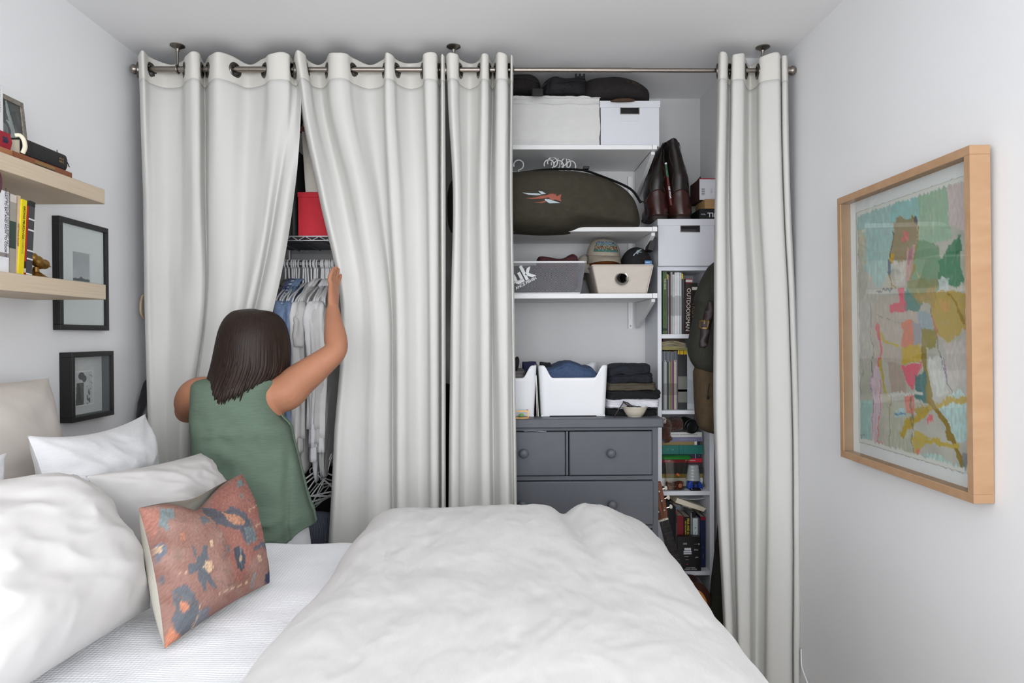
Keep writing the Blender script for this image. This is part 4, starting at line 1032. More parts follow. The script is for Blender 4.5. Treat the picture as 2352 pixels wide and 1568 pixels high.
for i, (px, m_, lab, a) in enumerate(((1233.5, ('crimson_folder', (104, 30, 42)), 'dark red folder standing between the two white bins', 1.5), (1237, ('green_folder', (120, 140, 90)), 'pale green folder standing between the two white bins', 3.0))):
    A = q(px, 955, Yn+.02)
    r = thing('folder', lab, 'folder', (A.x, A.y, zt), (0, R(-a), 0))
    MB().box(-.0022, .0022, 0, .22, 0, q(1, 868, Yn).z-zt).build('cover', mat(m_[0], m_[1], .5, var=.1), r)
    MB().box(-.0012, .0012, -.001, .218, .002, q(1, 869, Yn).z-zt).build('sheets', WPAPER, r)
# glass trinket box
BRASS = mat('brass', (168, 128, 66), .3, metal=1, var=.1)
GLASS = pane_glass()
A, B = q(1168, 961, YDR+.0), q(1212.5, 943.5, YDR+.0)
r = T('trinket_box', 'small brass-edged glass box with a green trinket, at the left front of the dresser', 'box', ((A.x+B.x)/2, YDR+.03, zt))
x0, x1, y0, y1, z0, z1 = A.x, B.x, YDR-.005, YDR+.065, zt+.002, B.z
ed = MB()
for x in (x0, x1):
    for y in (y0, y1): ed.box(x-.0022, x+.0022, y-.0022, y+.0022, z0-.002, z1)
for z in (z0, z1):
    for y in (y0, y1): ed.box(x0, x1, y-.0022, y+.0022, z-.0022, z+.0022)
    for x in (x0, x1): ed.box(x-.0022, x+.0022, y0, y1, z-.0022, z+.0022)
ed.build('frame', BRASS, r, world=True, smooth=0)
MB().box(x0, x1, y0-.0005, y0+.0005, z0, z1).build('pane', GLASS, r, world=True, smooth=0)
MB().box(x0, x1, y0, y1, z1-.0005, z1+.0005).build('pane', GLASS, r, world=True, smooth=0)
MB().box(x0, x1, y0, y1, z0-.001, z0+.0005).build('floor_plate', mat('dark_mirror', (60, 54, 46), .3, metal=.6), r, world=True, smooth=0)
o = MB().ell((x1-.028, YDR+.03, zt+.0105), .012, .009, .008).build('trinket', mat('green_glaze', (120, 190, 70), .3), smooth=180)
tag(o, 'small green trinket inside the brass-edged glass box', 'trinket')

# ---------------------------------------------------------------- stack of folded clothes
INK = mat('ink_denim', (30, 33, 41), .88, var=.2, scale=60, bump=.25, bscale=200)
BLKC = mat('black_cotton', (24, 25, 28), .9, var=.25, scale=50, bump=.25, bscale=150)
OLV = mat('olive_twill', (82, 76, 64), .9, var=.1, scale=60, bump=.25, bscale=250)
WHT = mat('white_cotton', (222, 222, 228), .9, var=.03, scale=40, bump=.3, bscale=90)
Yc = 3.13
def fold(label, pl, pr, pt, pb, m, seed, gr, dy=0, sag=None, amp=.006):
    o = slab(q(pl, pt, Yc).x, q(pr, pt, Yc).x, Yc+dy, Yc+.26, q(pl, pb, Yc).z, q(pl, pt, Yc).z, seed, amp, gr, sag=sag, nx=40, n=56, pw=.45).build('folded_garment', m, smooth=180)
    return tag(o, label, 'garment', 'folded clothes stacked on the dresser')
fold('black garment at the bottom of the folded stack, behind the bowl', 1392, 1513, 938.5, 957, BLKC, 1, ((0, .02),))
fold('white tee in the folded stack, just above the bottom garment', 1393, 1519, 916, 939.5, WHT, 2, ((.3, .018), (-.4, .015)), -.012, amp=.008)
fold('black jeans in the folded stack, on the white tee', 1394, 1522, 896, 919, BLKC, 3, ((.1, .02),), -.008, amp=.008)
fold('olive trousers in the middle of the folded stack', 1395, 1511, 879, 899, OLV, 4, ((.35, .016), (-.25, .02)), -.01, amp=.006)
fold('dark navy jeans near the top of the folded stack', 1398, 1504, 858, 882, INK, 5, ((.4, .016), (-.3, .02)), -.004, amp=.007)
fold('black jeans on top of the folded stack', 1396, 1499, 838, 861, INK, 6, ((-.2, .016),), .0, sag=lambda x, y: -.012*math.exp(-((x-q(1405, 850, Yc).x)/.03)**2), amp=.007)

# bowl with sunglasses
CERA = mat('cream_ceramic', (212, 204, 186), .3, var=.02, spec=.5)
Yw = YDR+.02
A = q(1461, 961, Yw); rb = (q(1491, 936, Yw).x-q(1432, 936, Yw).x)/2; hb = q(1461, 935, Yw).z-zt
r = T('bowl', 'cream ceramic bowl holding sunglasses, at the front of the dresser', 'bowl', (A.x, Yw+.03, zt))
f = rb
MB().lathe([(f*.56, 0), (f*.58, .004), (f*.66, .006), (f*.84, hb*.55), (f*.97, hb*.93), (f, hb), (f*.96, hb), (f*.92, hb*.9), (f*.78, hb*.5), (f*.55, .012), (.001, .010)], 40).build('body', CERA, r, smooth=60)
MB().tube([(f*.985*math.cos(a), f*.985*math.sin(a), hb) for a in np.linspace(0, 2*PI, 40, endpoint=False)], .0022, 6, closed=True).build('rim', CERA, r)
SUN = mat('tortoise_plastic', (52, 40, 34), .3, var=.4, scale=60, spec=.5)
def shades(label, loc, rot, m=SUN):
    r = thing('sunglasses', label, 'sunglasses', loc, rot)
    fm = MB()
    for sx in (-1, 1):
        fm.tube([(sx*.033+.026*math.cos(a), 0, .021*math.sin(a)*(1 if math.sin(a) < 0 else .8)) for a in np.linspace(0, 2*PI, 24, endpoint=False)], .003, 6, closed=True)
    fm.tube([(-.009, 0, .006), (0, -.002, .009), (.009, 0, .006)], .0026, 6)
    fm.build('frame', m, r)
    for sx in (-1, 1):
        MB().ell((sx*.033, 0, 0), .0245, .0012, .018, 20, 8).build('lens', mat('dark_lens', (20, 18, 16), .1, spec=.8), r)
        MB().tube(crv([(sx*.059, 0, .008), (sx*.060, .05, .008), (sx*.056, .11, .004), (sx*.052, .135, -.018)], 6), .0026, 6).build('temple', m, r)
    return r
shades('brown sunglasses resting in the cream bowl with one arm over its rim', (A.x-.028, Yw+.025, zt+hb+.012), (R(-58), R(8), R(62)))
shades('dark sunglasses lying low inside the cream bowl', (A.x+.022, Yw+.035, zt+hb-.004), (R(-80), R(6), R(20)), mat('black_frame', (22, 20, 20), .3))

# ---------------------------------------------------------------- bookcase
BKW = mat('white_laminate', (230, 232, 238), .5, var=.01, scale=4)
bkz = q(1580, 612, YC).z
bc = T('bookcase', 'narrow white built-in bookcase right of the dresser', 'bookcase', ((XC0+XC1)/2, 3.44, ZF))
pw_ = q(1520.7, 800, YC).x-q(1511.5, 800, YC).x
xr0 = q(1630, 1060, YC).x; xr1 = q(1640.5, 1060, YC).x
MB().box(XC0, XC0+pw_, YC, YB-.003, ZF, bkz).build('side_panel', BKW, bc, world=True, bevel=.001, bseg=1)
MB().box(xr0, xr1, YC, YB-.003, ZF, bkz).build('side_panel', BKW, bc, world=True, bevel=.001, bseg=1)
MB().box(XC0+pw_, xr0, YB-.012, YB-.004, ZF, bkz-.02).build('back_panel', mat('grey_white_back', (214, 216, 220), .6), bc, world=True, smooth=0)
shz = {}
for nm, (a, b) in {'top': (612, 621), 's1': (767, 777), 's2': (942, 951), 's3': (1127.5, 1137.5), 's4': (1312, 1321.5)}.items():
    za, zb_ = q(1575, a, YC).z, q(1575, b, YC).z; shz[nm] = (za, zb_)
    MB().box(XC0+pw_ if nm != 'top' else XC0+.0005, xr0 if nm != 'top' else xr1-.0005, YC+.0005, YB-.012, zb_, za+(.0005 if nm == 'top' else 0)).build('top' if nm == 'top' else 'shelf', BKW, bc, world=True, bevel=.001, bseg=1)
xin0 = XC0+pw_
PAGE = mat('page_cream', (232, 222, 200), .8, var=.05, scale=200, stretch=(1, 1, 20))
VROT = Matrix(((0, 1, 0), (0, 0, -1), (-1, 0, 0))).to_euler()
def vbook(label, x0, x1, z0, z1, Yf, dep, c, name='book', tilt=0, lines=(), group=None, bands=(), cat=None, t=.0022, rough=.5):
    """standing book, spine to the room. lines: (string, size, colour, height fraction)"""
    r = thing(name, label, cat or ('book' if name == 'book' else 'magazine'), (x0, Yf, z0), (0, R(tilt), 0), group)
    w_, h = x1-x0, z1-z0; t = min(t, w_*.22)
    m = mat('cover_%d_%d_%d' % c, c, rough, var=.06, scale=30)
    U = [(0, 0), (w_, 0), (w_, dep), (w_-t, dep), (w_-t, t), (t, t), (t, dep), (0, dep)]
    cv_ = MB().prism(U, 0, h, 'z').build('cover', m, r, smooth=0)
    MB().box(t, w_-t, t, dep-.003, .0025 if w_ > .008 else .0005, h-(.0025 if w_ > .008 else .0005)).build('pages', PAGE, r, smooth=0)
    for s, sz, col, fz in lines:
        text(s, sz, mat('ink_%d_%d_%d' % col, col, .5), cv_, (w_*.5, -.0008, h*fz), VROT)
    for f0_, f1_, col in bands:
        MB().box(-.0002, w_+.0002, -.0006, .001, h*f0_, h*f1_).build('spine_band', mat('ink_%d_%d_%d' % col, col, .5), cv_, smooth=0)
    return r, cv_
def hbook(label, x0, x1, z0, z1, Yf, dep, c, lines=(), bands=(), name='book', rotz=0, group=None):
    r = thing(name, label, 'book', ((x0+x1)/2, Yf, z0), (0, 0, R(rotz)), group)
    w_, h = x1-x0, z1-z0; t = min(.0022, h*.2)
    m = mat('cover_%d_%d_%d' % c, c, .5, var=.06, scale=30)
    U = [(0, 0), (0, h), (dep, h), (dep, h-t), (t, h-t), (t, t), (dep, t), (dep, 0)]
    cv_ = MB().prism(U, -w_/2, w_/2, 'x').build('cover', m, r, smooth=0)
    MB().box(-w_/2+.003, w_/2-.003, t, dep-.003, t, h-t).build('pages', PAGE, r, smooth=0)
    for s, sz, col, fx in lines: text(s, sz, mat('ink_%d_%d_%d' % col, col, .5), cv_, (w_*(fx-.5), -.0008, h*.5), (R(90), 0, 0))
    for f0_, f1_, col in bands: MB().box(w_*(f0_-.5), w_*(f1_-.5), -.0006, .001, 0, h).build('spine_band', mat('ink_%d_%d_%d' % col, col, .5), cv_, smooth=0)
    return r
Yv = YC+.035
X = lambda px: q(px, 800, Yv).x
Zp = lambda py: q(1560, py, Yv).z
z1s = shz['s1'][0]
vbook('tall green book at the left end of the top bookcase compartment', X(1522.5), X(1532), z1s, Zp(623), Yv, .20, (74, 98, 58), lines=[('THE ORVIS', .011, (225, 225, 210), .80), ('FLY-FISHING GUIDE', .0095, (40, 52, 34), .50), ('RASMUSSEN', .006, (40, 52, 34), .24)], bands=[(.055, .095, (34, 42, 30))])
YEL = (214, 190, 40)
mags = [(1532.2, 1534.3, 627, (52, 54, 58), YEL, 'thin dark magazine with a yellow-tipped spine beside the tall green book'), (1535, 1536.6, 630, (150, 152, 156), None, 'thin grey magazine right of the yellow-tipped one'), (1536.8, 1539, 632, (92, 38, 44), None, 'thin dark red magazine in the top compartment'), (1539.2, 1541, 630, (44, 44, 48), None, 'thin black magazine right of the dark red one'), (1541.3, 1545.5, 624, (168, 168, 168), None, 'tallest pale grey magazine in the top compartment'), (1545.8, 1550, 630, (196, 196, 194), None, 'pale magazine with a short spine left of the white ones'), (1550.4, 1555.5, 625, (220, 220, 222), None, 'thick white magazine, left of the two'), (1556, 1560.8, 624.6, (226, 226, 228), None, 'thick white magazine, right of the two'), (1561.3, 1566, 625.5, (204, 204, 206), None, 'light grey magazine left of the second yellow-tipped one'), (1566.4, 1569.6, 626, (60, 62, 66), YEL, 'dark magazine with a yellow-tipped spine near the brown hardback'), (1570, 1572.8, 631, (84, 84, 86), None, 'dark grey magazine leaning against the brown hardback')]
for a, b, ptop, c, band, lab in mags:
    vbook(lab, X(a), X(b), z1s, Zp(ptop), Yv+.004, .20, c, 'magazine', group='magazines in the top bookcase compartment', bands=[(.90, .985, band)] if band else [(.3, .62, tuple(int(v*.8) for v in c))])
r, cv_ = vbook('brown-black hardback lettered OUTDOORSMAN in the top compartment', X(1570.5), X(1585.5), z1s+.001, Zp(640), Yv-.004, .19, (52, 32, 30), tilt=2.0, lines=[('OUTDOORSMAN', .0270, (228, 224, 216), .44)], bands=[(.925, .94, (150, 40, 40)), (.94, .985, (205, 200, 196)), (.985, 1.0, (150, 40, 40))])
vbook('black hardback with gilt letters, half behind the backpack', X(1586.5), X(1602), z1s, Zp(649.5), Yv, .19, (30, 27, 27), lines=[('TROUT', .030, (150, 118, 62), .42)], bands=[(.86, .92, (214, 210, 200))])
# second compartment
z2s = shz['s2'][0]
random.seed(3)
pal2 = [(70, 62, 56), (110, 112, 116), (168, 186, 190), (190, 200, 200), (196, 200, 198), (96, 84, 76), (52, 50, 48), (80, 120, 150), (200, 190, 90), (120, 60, 50), (150, 160, 170), (176, 40, 44), (60, 92, 130), (214, 200, 150), (214, 214, 214), (196, 160, 170), (120, 118, 112)]
xs = np.linspace(1521.3, 1557, len(pal2)+1)
desc = ['brown', 'mid grey', 'pale blue', 'pale grey', 'off-white', 'umber', 'near-black', 'blue', 'mustard', 'rust', 'blue-grey', 'red', 'dark blue', 'straw', 'white', 'pink-grey', 'stone grey']
for i, c in enumerate(pal2):
    vbook('%s-spined slim magazine in the second compartment, left of the yellow-tipped run' % desc[i], X(xs[i]), X(xs[i+1]-.25), z2s, Zp(806+random.random()*1.5), Yv+.004, .20, tuple(int(v*.9) for v in c), 'magazine', group='slim mixed magazines in the second compartment', bands=[(.82+.03*(i % 2), .995, [(96, 100, 108), (74, 78, 86), (120, 122, 126), (84, 84, 90)][i % 4]), (.25, .45, tuple(int(v*.7) for v in c))])
for i in range(12):
    a = 1557.6+i*1.74
    vbook(['first', 'second', 'third', 'fourth', 'fifth', 'sixth', 'seventh', 'eighth', 'ninth', 'tenth', 'eleventh', 'twelfth'][i]+' dark yellow-tipped magazine from the left in the second compartment', X(a), X(a+1.42), z2s, Zp(803.8+.5*(i % 3)), Yv+.003, .19, (54, 56, 58), 'magazine', group='yellow-tipped magazines in the second compartment', bands=[(.93, .995, YEL if i % 5 != 2 else (190, 60, 50)), (.12, .56, (120, 120, 116)), (.30, .34, (40, 40, 42))])
for i in range(6):
    a = 1578.8+i*2.9
    vbook(['first', 'second', 'third', 'fourth', 'fifth', 'last'][i]+' white magazine of the run beside the backpack', X(a), X(a+2.6), z2s, Zp(800+i*2), Yv+.002, .19, (206-3*(i % 2), 210, 214), 'magazine', group='white magazines in the second compartment', bands=[(.1, .5, (186, 190, 196))])
def limp(label, pl, pr, pt, pb, c, curl, name='magazine'):
    x0, x1, za, zb_ = X(pl), X(pr), Zp(pt), Zp(pb); r = thing(name, label, 'magazine', ((x0+x1)/2, Yv, zb_))
    n = 6
    for k in range(n):
        f0_ = k/n
        def g(u, v, k=k): return (lerp(x0, x1, u), Yv-.004+.002*k+v*.19, lerp(zb_, za, (k+.5)/n)-.010*curl*(1-u)*(1-v)*(1-k/n)*0+curl*.012*math.sin(PI*u)*(k/n)-curl*.010*u*u)
        MB().grid(g, 12, 4).build('leaf', mat('leaf_%d_%d_%d' % c, c, .8, var=.05), r, world=True, smooth=180, solid=.0016)
    return r
zz_ = Zp(803)
limp('yellowed limp magazine lying on the row of magazines', 1521.5, 1582, 797, 803.5, (188, 178, 120), .4)
limp('cream dog-eared paperback lying on top in the second compartment', 1521.5, 1576, 785, 796.5, (214, 200, 170), .7, 'paperback')
MB().box(X(1524), X(1574), Yv+.01, Yv+.18, Zp(784), Zp(778)).build('pamphlet', mat('dark_brown_cover', (60, 44, 34), .6), None, bevel=.001)
tag(bpy.data.objects['pamphlet'], 'dark brown pamphlet lying above the cream paperback', 'booklet')

# third compartment: lying stack
z3s = shz['s3'][0]
Ys = YC+.06
Xs = lambda px: q(px, 1000, Ys).x
Zs = lambda py: q(1570, py, Ys).z
BLK_, WHI, GLD = (30, 30, 34), (228, 228, 228), (196, 170, 110)
stack = [(1116, 1124.5, 1612, (60, 70, 60), 'dark green book at the bottom of the lying stack', []), (1108.3, 1116, 1613, (210, 208, 204), 'off-white book near the bottom of the lying stack', []), (1097.5, 1108.3, 1613.8, (222, 222, 220), 'white book low in the lying stack, above the off-white one', []), (1087.5, 1097.5, 1613, (150, 128, 60), 'mustard book in the lying stack', []), (1073.5, 1087.5, 1615, (44, 44, 48), 'thick black book in the lying stack', []), (1062, 1073.5, 1613.8, (56, 44, 52), 'dark blue and brown book under the red one', [('ii', .006, GLD, .93)]), (1052.5, 1062, 1613, (186, 32, 52), 'red book in the lying stack', [('BLOOD MERIDIAN', .006, (235, 220, 220), .72)]), (1042.5, 1052.5, 1610.5, (40, 48, 66), 'navy book above the red one', [('II', .007, WHI, .66), ('*', .012, GLD, .95)]), (1021.8, 1042.5, 1614.8, (32, 112, 102), 'thick teal book in the lying stack', [('I I', .012, (150, 180, 160), .18), ('III', .010, (150, 180, 160), .30)]), (1013.7, 1021.6, 1610.6, (146, 124, 78), 'tan book with a black and white end patch', [('. . . . . . .', .010, (80, 66, 40), .35)]), (1003.8, 1013.5, 1613.8, (120, 120, 150), 'lilac-grey book near the top of the lying stack', [('LEGENDS OF THE FALL', .0075, (170, 170, 196), .66)]), (992.5, 1003.6, 1612.5, (214, 214, 212), 'white book on top of the lying stack, under the brown plush', [('TA-NEHISI COATES | BETWEEN THE WORLD AND ME', .0058, BLK_, .56)])]
zprev = z3s
for a, b, xe, c, lab, tx in stack:
    zt_ = Zs(a)
    bands = []
    if 'tan book' in lab: bands = [(.90, .985, BLK_), (.84, .90, WHI)]
    if 'teal' in lab: bands = [(.06, .066, (24, 60, 96)), (.44, .45, (24, 60, 96)), (.54, .545, (24, 60, 96))]
    if 'navy' in lab: bands = [(.85, .86, (200, 200, 200))]
    hbook(lab, xin0+.003, Xs(xe), zprev+.0003, zt_, Ys+random.uniform(-.003, .003), .15, c, tx, bands, group='books lying in the third compartment'); zprev = zt_
# brown plush on the stack
FUR = mat('brown_fur', (70, 38, 26), .95, var=.5, scale=60, bump=.9, bscale=90, bdist=.01, sheen=.3)
r = T('plush_animal', 'brown plush animal slumped on the lying books', 'soft toy', (q(1545, 990, YC).x, YC+.05, Zs(992)))
zpl = Zs(992)
def furry(name, pts, rad, n=14):
    return MB().tube(pts, rad, n)
def fuzz(mb, amp, f=120):
    mb.v = [tuple(Vector(p)+Vector((noise.noise(Vector(p)*f), noise.noise(Vector(p)*f+Vector((5, 0, 0))), noise.noise(Vector(p)*f+Vector((0, 7, 0)))))*amp) for p in mb.v]; return mb
b = MB().ell((q(1560, 970, YC).x, YC+.10, zpl+.034), .058, .055, .036, 40, 30); fuzz(b, .005, 160).build('body', FUR, r, world=True, smooth=180)
b = MB().ell((q(1534, 968, YC).x, YC+.045, zpl+.034), .030, .034, .036, 36, 26); fuzz(b, .005, 160).build('head', FUR, r, world=True, smooth=180)
b = MB().tube(crv([(q(1533, 975, YC).x, YC+.035, zpl+.026), (q(1533, 992, YC-.01).x, YC+.012, zpl+.004), (q(1535, 1002, YC-.01).x, YC+.012, zpl-.020), (q(1539, 1010, YC-.01).x, YC+.016, zpl-.034)], 8), [.022]*8+[.019]*8+[.021]*7+[.017, .006], 20); fuzz(b, .005, 160).build('leg', FUR, r, world=True, smooth=180)
b = MB().tube(crv([(q(1527, 972, YC).x, YC+.045, zpl+.02), (q(1525, 990, YC-.01).x, YC+.022, zpl-.004), (q(1529, 1004, YC-.01).x, YC+.020, zpl-.022)], 8), [.017]*14+[.015, .012, .005], 18); fuzz(b, .005, 160).build('leg', FUR, r, world=True, smooth=180)
b = MB().ell((q(1526.5, 961.5, YC-.03).x, YC-.012, Zs(962)+.004), .012, .012, .014, 30, 20); fuzz(b, .008, 200).build('tuft', mat('white_fluff', (196, 186, 176), .95, var=.1), r, world=True, smooth=180)
# black cap/lens
r = T('camera_lens', 'black camera lens cover lying beside the brown plush', 'lens', (q(1588, 992, YC).x, YC+.06, zpl))
cc = q(1588, 975, YC+.02)
M = Matrix.Translation((cc.x, YC+.07, zpl+.034)) @ Matrix.Rotation(R(100), 4, 'X') @ Matrix.Rotation(R(15), 4, 'Y')
MB().lathe([(.028, -.05), (.031, -.03), (.033, 0), (.034, .03), (.033, .04), (.029, .042), (.028, .036), (.024, .034), (.012, .030), (.001, .029)], 36, M=M).build('barrel', BLACKP, r, world=True)
MB().tube([M @ Vector((.0345*math.cos(a), .0345*math.sin(a), .022)) for a in np.linspace(0, 2*PI, 32, endpoint=False)], .002, 6, closed=True).build('ring', mat('dark_ring', (50, 56, 54), .3), r, world=True)
# clear tub with green lid and coins
TUB = pane_glass('clear_plastic', (248, 248, 245))
LIDG = mat('green_lid', (34, 112, 40), .4, var=.05)
Yt = YC+.008
xa_, xb_ = q(1523, 1055, Yt).x, q(1586, 1050, Yt).x; xc_, xd_ = q(1531, 1125, Yt).x, q(1574, 1125, Yt).x
zl = q(1560, 1052, Yt).z; yd_ = .045
r = T('plastic_tub', 'clear plastic tub of coins with a green lid in the third compartment', 'tub', ((xc_+xd_)/2, Yt+.025, z3s))
rings = []
for v in np.linspace(0, 1, 9):
    w_ = lerp(xd_-xc_, xb_-xa_, v); cx = lerp((xc_+xd_)/2, (xa_+xb_)/2, v); dd = lerp(yd_*.8, yd_, v)
    rings.append([(cx+x, Yt+yd_/2+y, lerp(z3s+.001, zl, v)) for x, y in rrect(w_, dd, .010, 5)])
MB().loft(rings, True, False).build('tub', TUB, r, world=True, smooth=60, solid=.0015, soff=-1)
lr = [[((xa_+xb_)/2+x, Yt+yd_/2+y, z) for x, y in rrect(xb_-xa_+.006+o_, yd_+.006+o_, .012, 5)] for z, o_ in ((zl-.006, 0), (zl+.005, .002), (zl+.009, -.004), (zl+.011, -.014))]
MB().loft(lr).build('lid', LIDG, r, world=True, smooth=40)
COPPER = mat('copper_coin', (150, 92, 70), .35, metal=.8, var=.3, scale=60); SILV = mat('silver_coin', (150, 146, 142), .35, metal=.8, var=.2, scale=60)
coin = None; random.seed(5)
cm = MB()
for i in range(150):
    v = random.random()**1.5; zc = z3s+.006+v*.032
    w_ = lerp(xd_-xc_, xb_-xa_, v*.4)
    M = Matrix.Translation(((xc_+xd_)/2+random.uniform(-.45, .45)*(w_-.02), Yt+yd_/2+random.uniform(-.42, .42)*(yd_*.8-.016), zc)) @ Euler((random.uniform(-.8, .8), random.uniform(-.8, .8), 0)).to_matrix().to_4x4()
    cm.lathe([(.0085, -.0007), (.0085, .0007)], 10, M=M)
co = stuff(cm.build('coins', COPPER, None, smooth=0)); tag(co, 'heap of copper coins inside the green-lidded tub', 'coins')
o = MB().lathe([(.010, -.0008), (.010, .0008)], 20, M=Matrix.Translation((q(1563.5, 1117, Yt).x, Yt+.008, q(1563.5, 1116, Yt).z)) @ Matrix.Rotation(R(80), 4, 'X')).build('coin', COPPER, smooth=40); tag(o, 'large copper coin pressed upright against the front of the tub', 'coin')
o = MB().box(-.008, .008, -.001, .001, -.005, .005, M=Matrix.Translation((q(1559, 1091, Yt).x, Yt+.014, q(1559, 1091, Yt).z)) @ Matrix.Rotation(R(30), 4, 'Y')).build('token', mat('orange_token', (226, 104, 56), .5), smooth=0); tag(o, 'orange token on top of the coins in the tub', 'token')
# blue toy with a ribbed clear cup
BLU = mat('blue_plastic', (28, 62, 150), .35, var=.05)
Yy = YC+.020
cx = q(1596, 1100, Yy).x; zb = z3s
r = T('toy_dispenser', 'blue and black toy with a ribbed clear cup on top, right of the coin tub', 'toy', (cx, Yy+.03, zb))
za_, zc_ = q(1596, 1105, Yy).z, q(1596, 1070, Yy).z
hw = (q(1609, 1100, Yy).x-q(1577.5, 1100, Yy).x)/2
cup = []
for i in range(19):
    v = i/18; rr = hw*(1-.24*v)*(1+.025*math.sin(v*PI*10))
    cup.append((rr, lerp(za_, zc_, v)-zb))
MB().lathe(cup, 32, M=Matrix.Translation((0, 0, 0)), sy=.8).build('cup', mat('frosted_plastic', (214, 220, 220), .3, trans=.5, var=0), r, smooth=60, solid=.001)
k = MB().prism([(-hw*1.05, .004), (hw*1.25, .004), (hw*1.0, za_-zb-.006), (hw*.5, za_-zb), (-hw*.6, za_-zb), (-hw*.95, za_-zb-.008)], -.028, .028, 'y').build('body', BLU, r, bevel=.006, bseg=3)
MB().box(-hw*.28, hw*.5, -.034, -.026, .004, za_-zb-.001).build('front_panel', BLACKP, r, bevel=.003)
MB().box(-hw*.10, hw*.30, -.036, -.033, .014, .030).build('window', BLU, r, bevel=.002)
MB().prism(rrect(hw*1.65, .050, .012, 5), 0, .008, 'z').build('base', BLACKP, r, bevel=.002, loc=(hw*.05, -.022, 0))
MB().ell((hw*1.35, -.01, .018), .008, .008, .007).build('spout', mat('grey_plastic', (70, 80, 90), .4), r)
for sx in (-.55, .75): MB().ell((hw*sx, -.046, .009), .004, .003, .003).build('screw', mat('steel', (190, 188, 184)), r)

# fourth compartment
z4s = shz['s4'][0]
Y4 = YC+.05
X4 = lambda px, py=1200: q(px, py, Y4).x
Z4 = lambda py: q(1580, py, Y4).z
vbook('thin black magazine at the left of the fourth compartment', X4(1550), X4(1552.6), z4s, Z4(1163), Y4-.02, .20, (36, 32, 32), 'magazine', bands=[(.90, .97, (150, 60, 56)), (.97, 1.0, (80, 130, 170)), (.2, .75, (70, 64, 62))])
vbook('red hardback in the fourth compartment', X4(1554.5), X4(1572.5), z4s, Z4(1186), Y4+.02, .15, (128, 28, 34), lines=[('EGGERS IN A', .011, (150, 110, 50), .42)])
vbook('black paperback with yellow lettering in the fourth compartment', X4(1573.8), X4(1588.5), z4s, Z4(1189), Y4+.02, .13, (26, 24, 22), lines=[])
bk_ = [o for o in bpy.data.objects if o.get('label', '').startswith('black paperback with yellow')][0]
cv_ = bk_.children[0]; h_ = Z4(1189)-z4s; wq = X4(1588.5)-X4(1573.8)
text('FEAR AND LOATHING', .0135, mat('ink_yellow', (210, 180, 44), .5), cv_, (wq*.62, -.0008, h_*.97), VROT, align='LEFT', bold=.0004)
text('ON THE CAMPAIGN TRAIL', .0090, mat('ink_yellow', (210, 180, 44), .5), cv_, (wq*.22, -.0008, h_*.92), VROT, align='LEFT', bold=.0003)
vbook('thin grey book right of the yellow-lettered paperback', X4(1589), X4(1591.5), z4s, Z4(1180), Y4+.02, .13, (150, 152, 156))
vbook('tall black book standing behind the white paperback', X4(1592.5), X4(1604), z4s, Z4(1181), Y4+.045, .13, (30, 28, 30))
vbook('white paperback with a pale blue spine in the fourth compartment', X4(1593.5), X4(1604.5), z4s, Z4(1192), Y4+.015, .028, (208, 220, 222), lines=[('k', .014, BLK_, .80), ('ALA', .007, (90, 100, 110), .70)])
vbook('grey book between the white paperback and the navy book', X4(1605), X4(1609.5), z4s, Z4(1192), Y4+.02, .13, (104, 106, 112))
vbook('tall navy book with a red top band at the right of the fourth compartment', X4(1610), X4(1621.3), z4s, Z4(1187.5), Y4+.006, .14, (28, 38, 74), bands=[(.935, 1.0, (140, 26, 44))], lines=[('EVENTS', .007, (120, 130, 160), .22), ('O', .010, (70, 110, 170), .40)])
# leaning open paperback on top
A, B = q(1537, 1150, Y4-.02), q(1618, 1177, Y4-.02)
r = thing('paperback', 'cream-paged paperback lying aslant on top of the fourth-compartment books', 'book', tuple((A+B)/2), (0, math.atan2(A.z-B.z, B.x-A.x), R(4)))
L = (B-A).length
pg = MB()
prof = [(-L/2+.030, 0), (L/2, 0), (L/2+.006, .020), (L/2-.01, .024), (0, .026), (-L/2+.034, .030)]
MB().prism([(-L/2+.03, .002), (L/2-.002, .002), (L/2+.006, .022), (-L/2+.032, .027)], 0, .12, 'y').build('pages', PAGE, r, bevel=.001)
c_ = MB().box(-L/2, L/2, -.001, .12, -.004, .002).build('cover', mat('dark_brown_cover', (60, 44, 34), .6), r, smooth=0)
text('UNIVERSAL SPIRITS', .006, mat('ink_228_228_228', (228, 228, 228)), c_, (0, -.0015, -.001), (R(90), 0, 0))
r = T('paper_sheet', 'curled white sheet of paper above the slanting paperback', 'paper', q(1590, 1150, Y4+.05))
A, B = q(1552, 1141, Y4+.03), q(1624, 1153, Y4+.03)
MB().grid(lambda u, v: (lerp(A.x, B.x, u), Y4+.02+.1*v, A.z-.010*math.sin(PI*u)-.004*u+.004*v), 16, 6).build('sheet', WPAPER, r, world=True, smooth=180, solid=.0008)
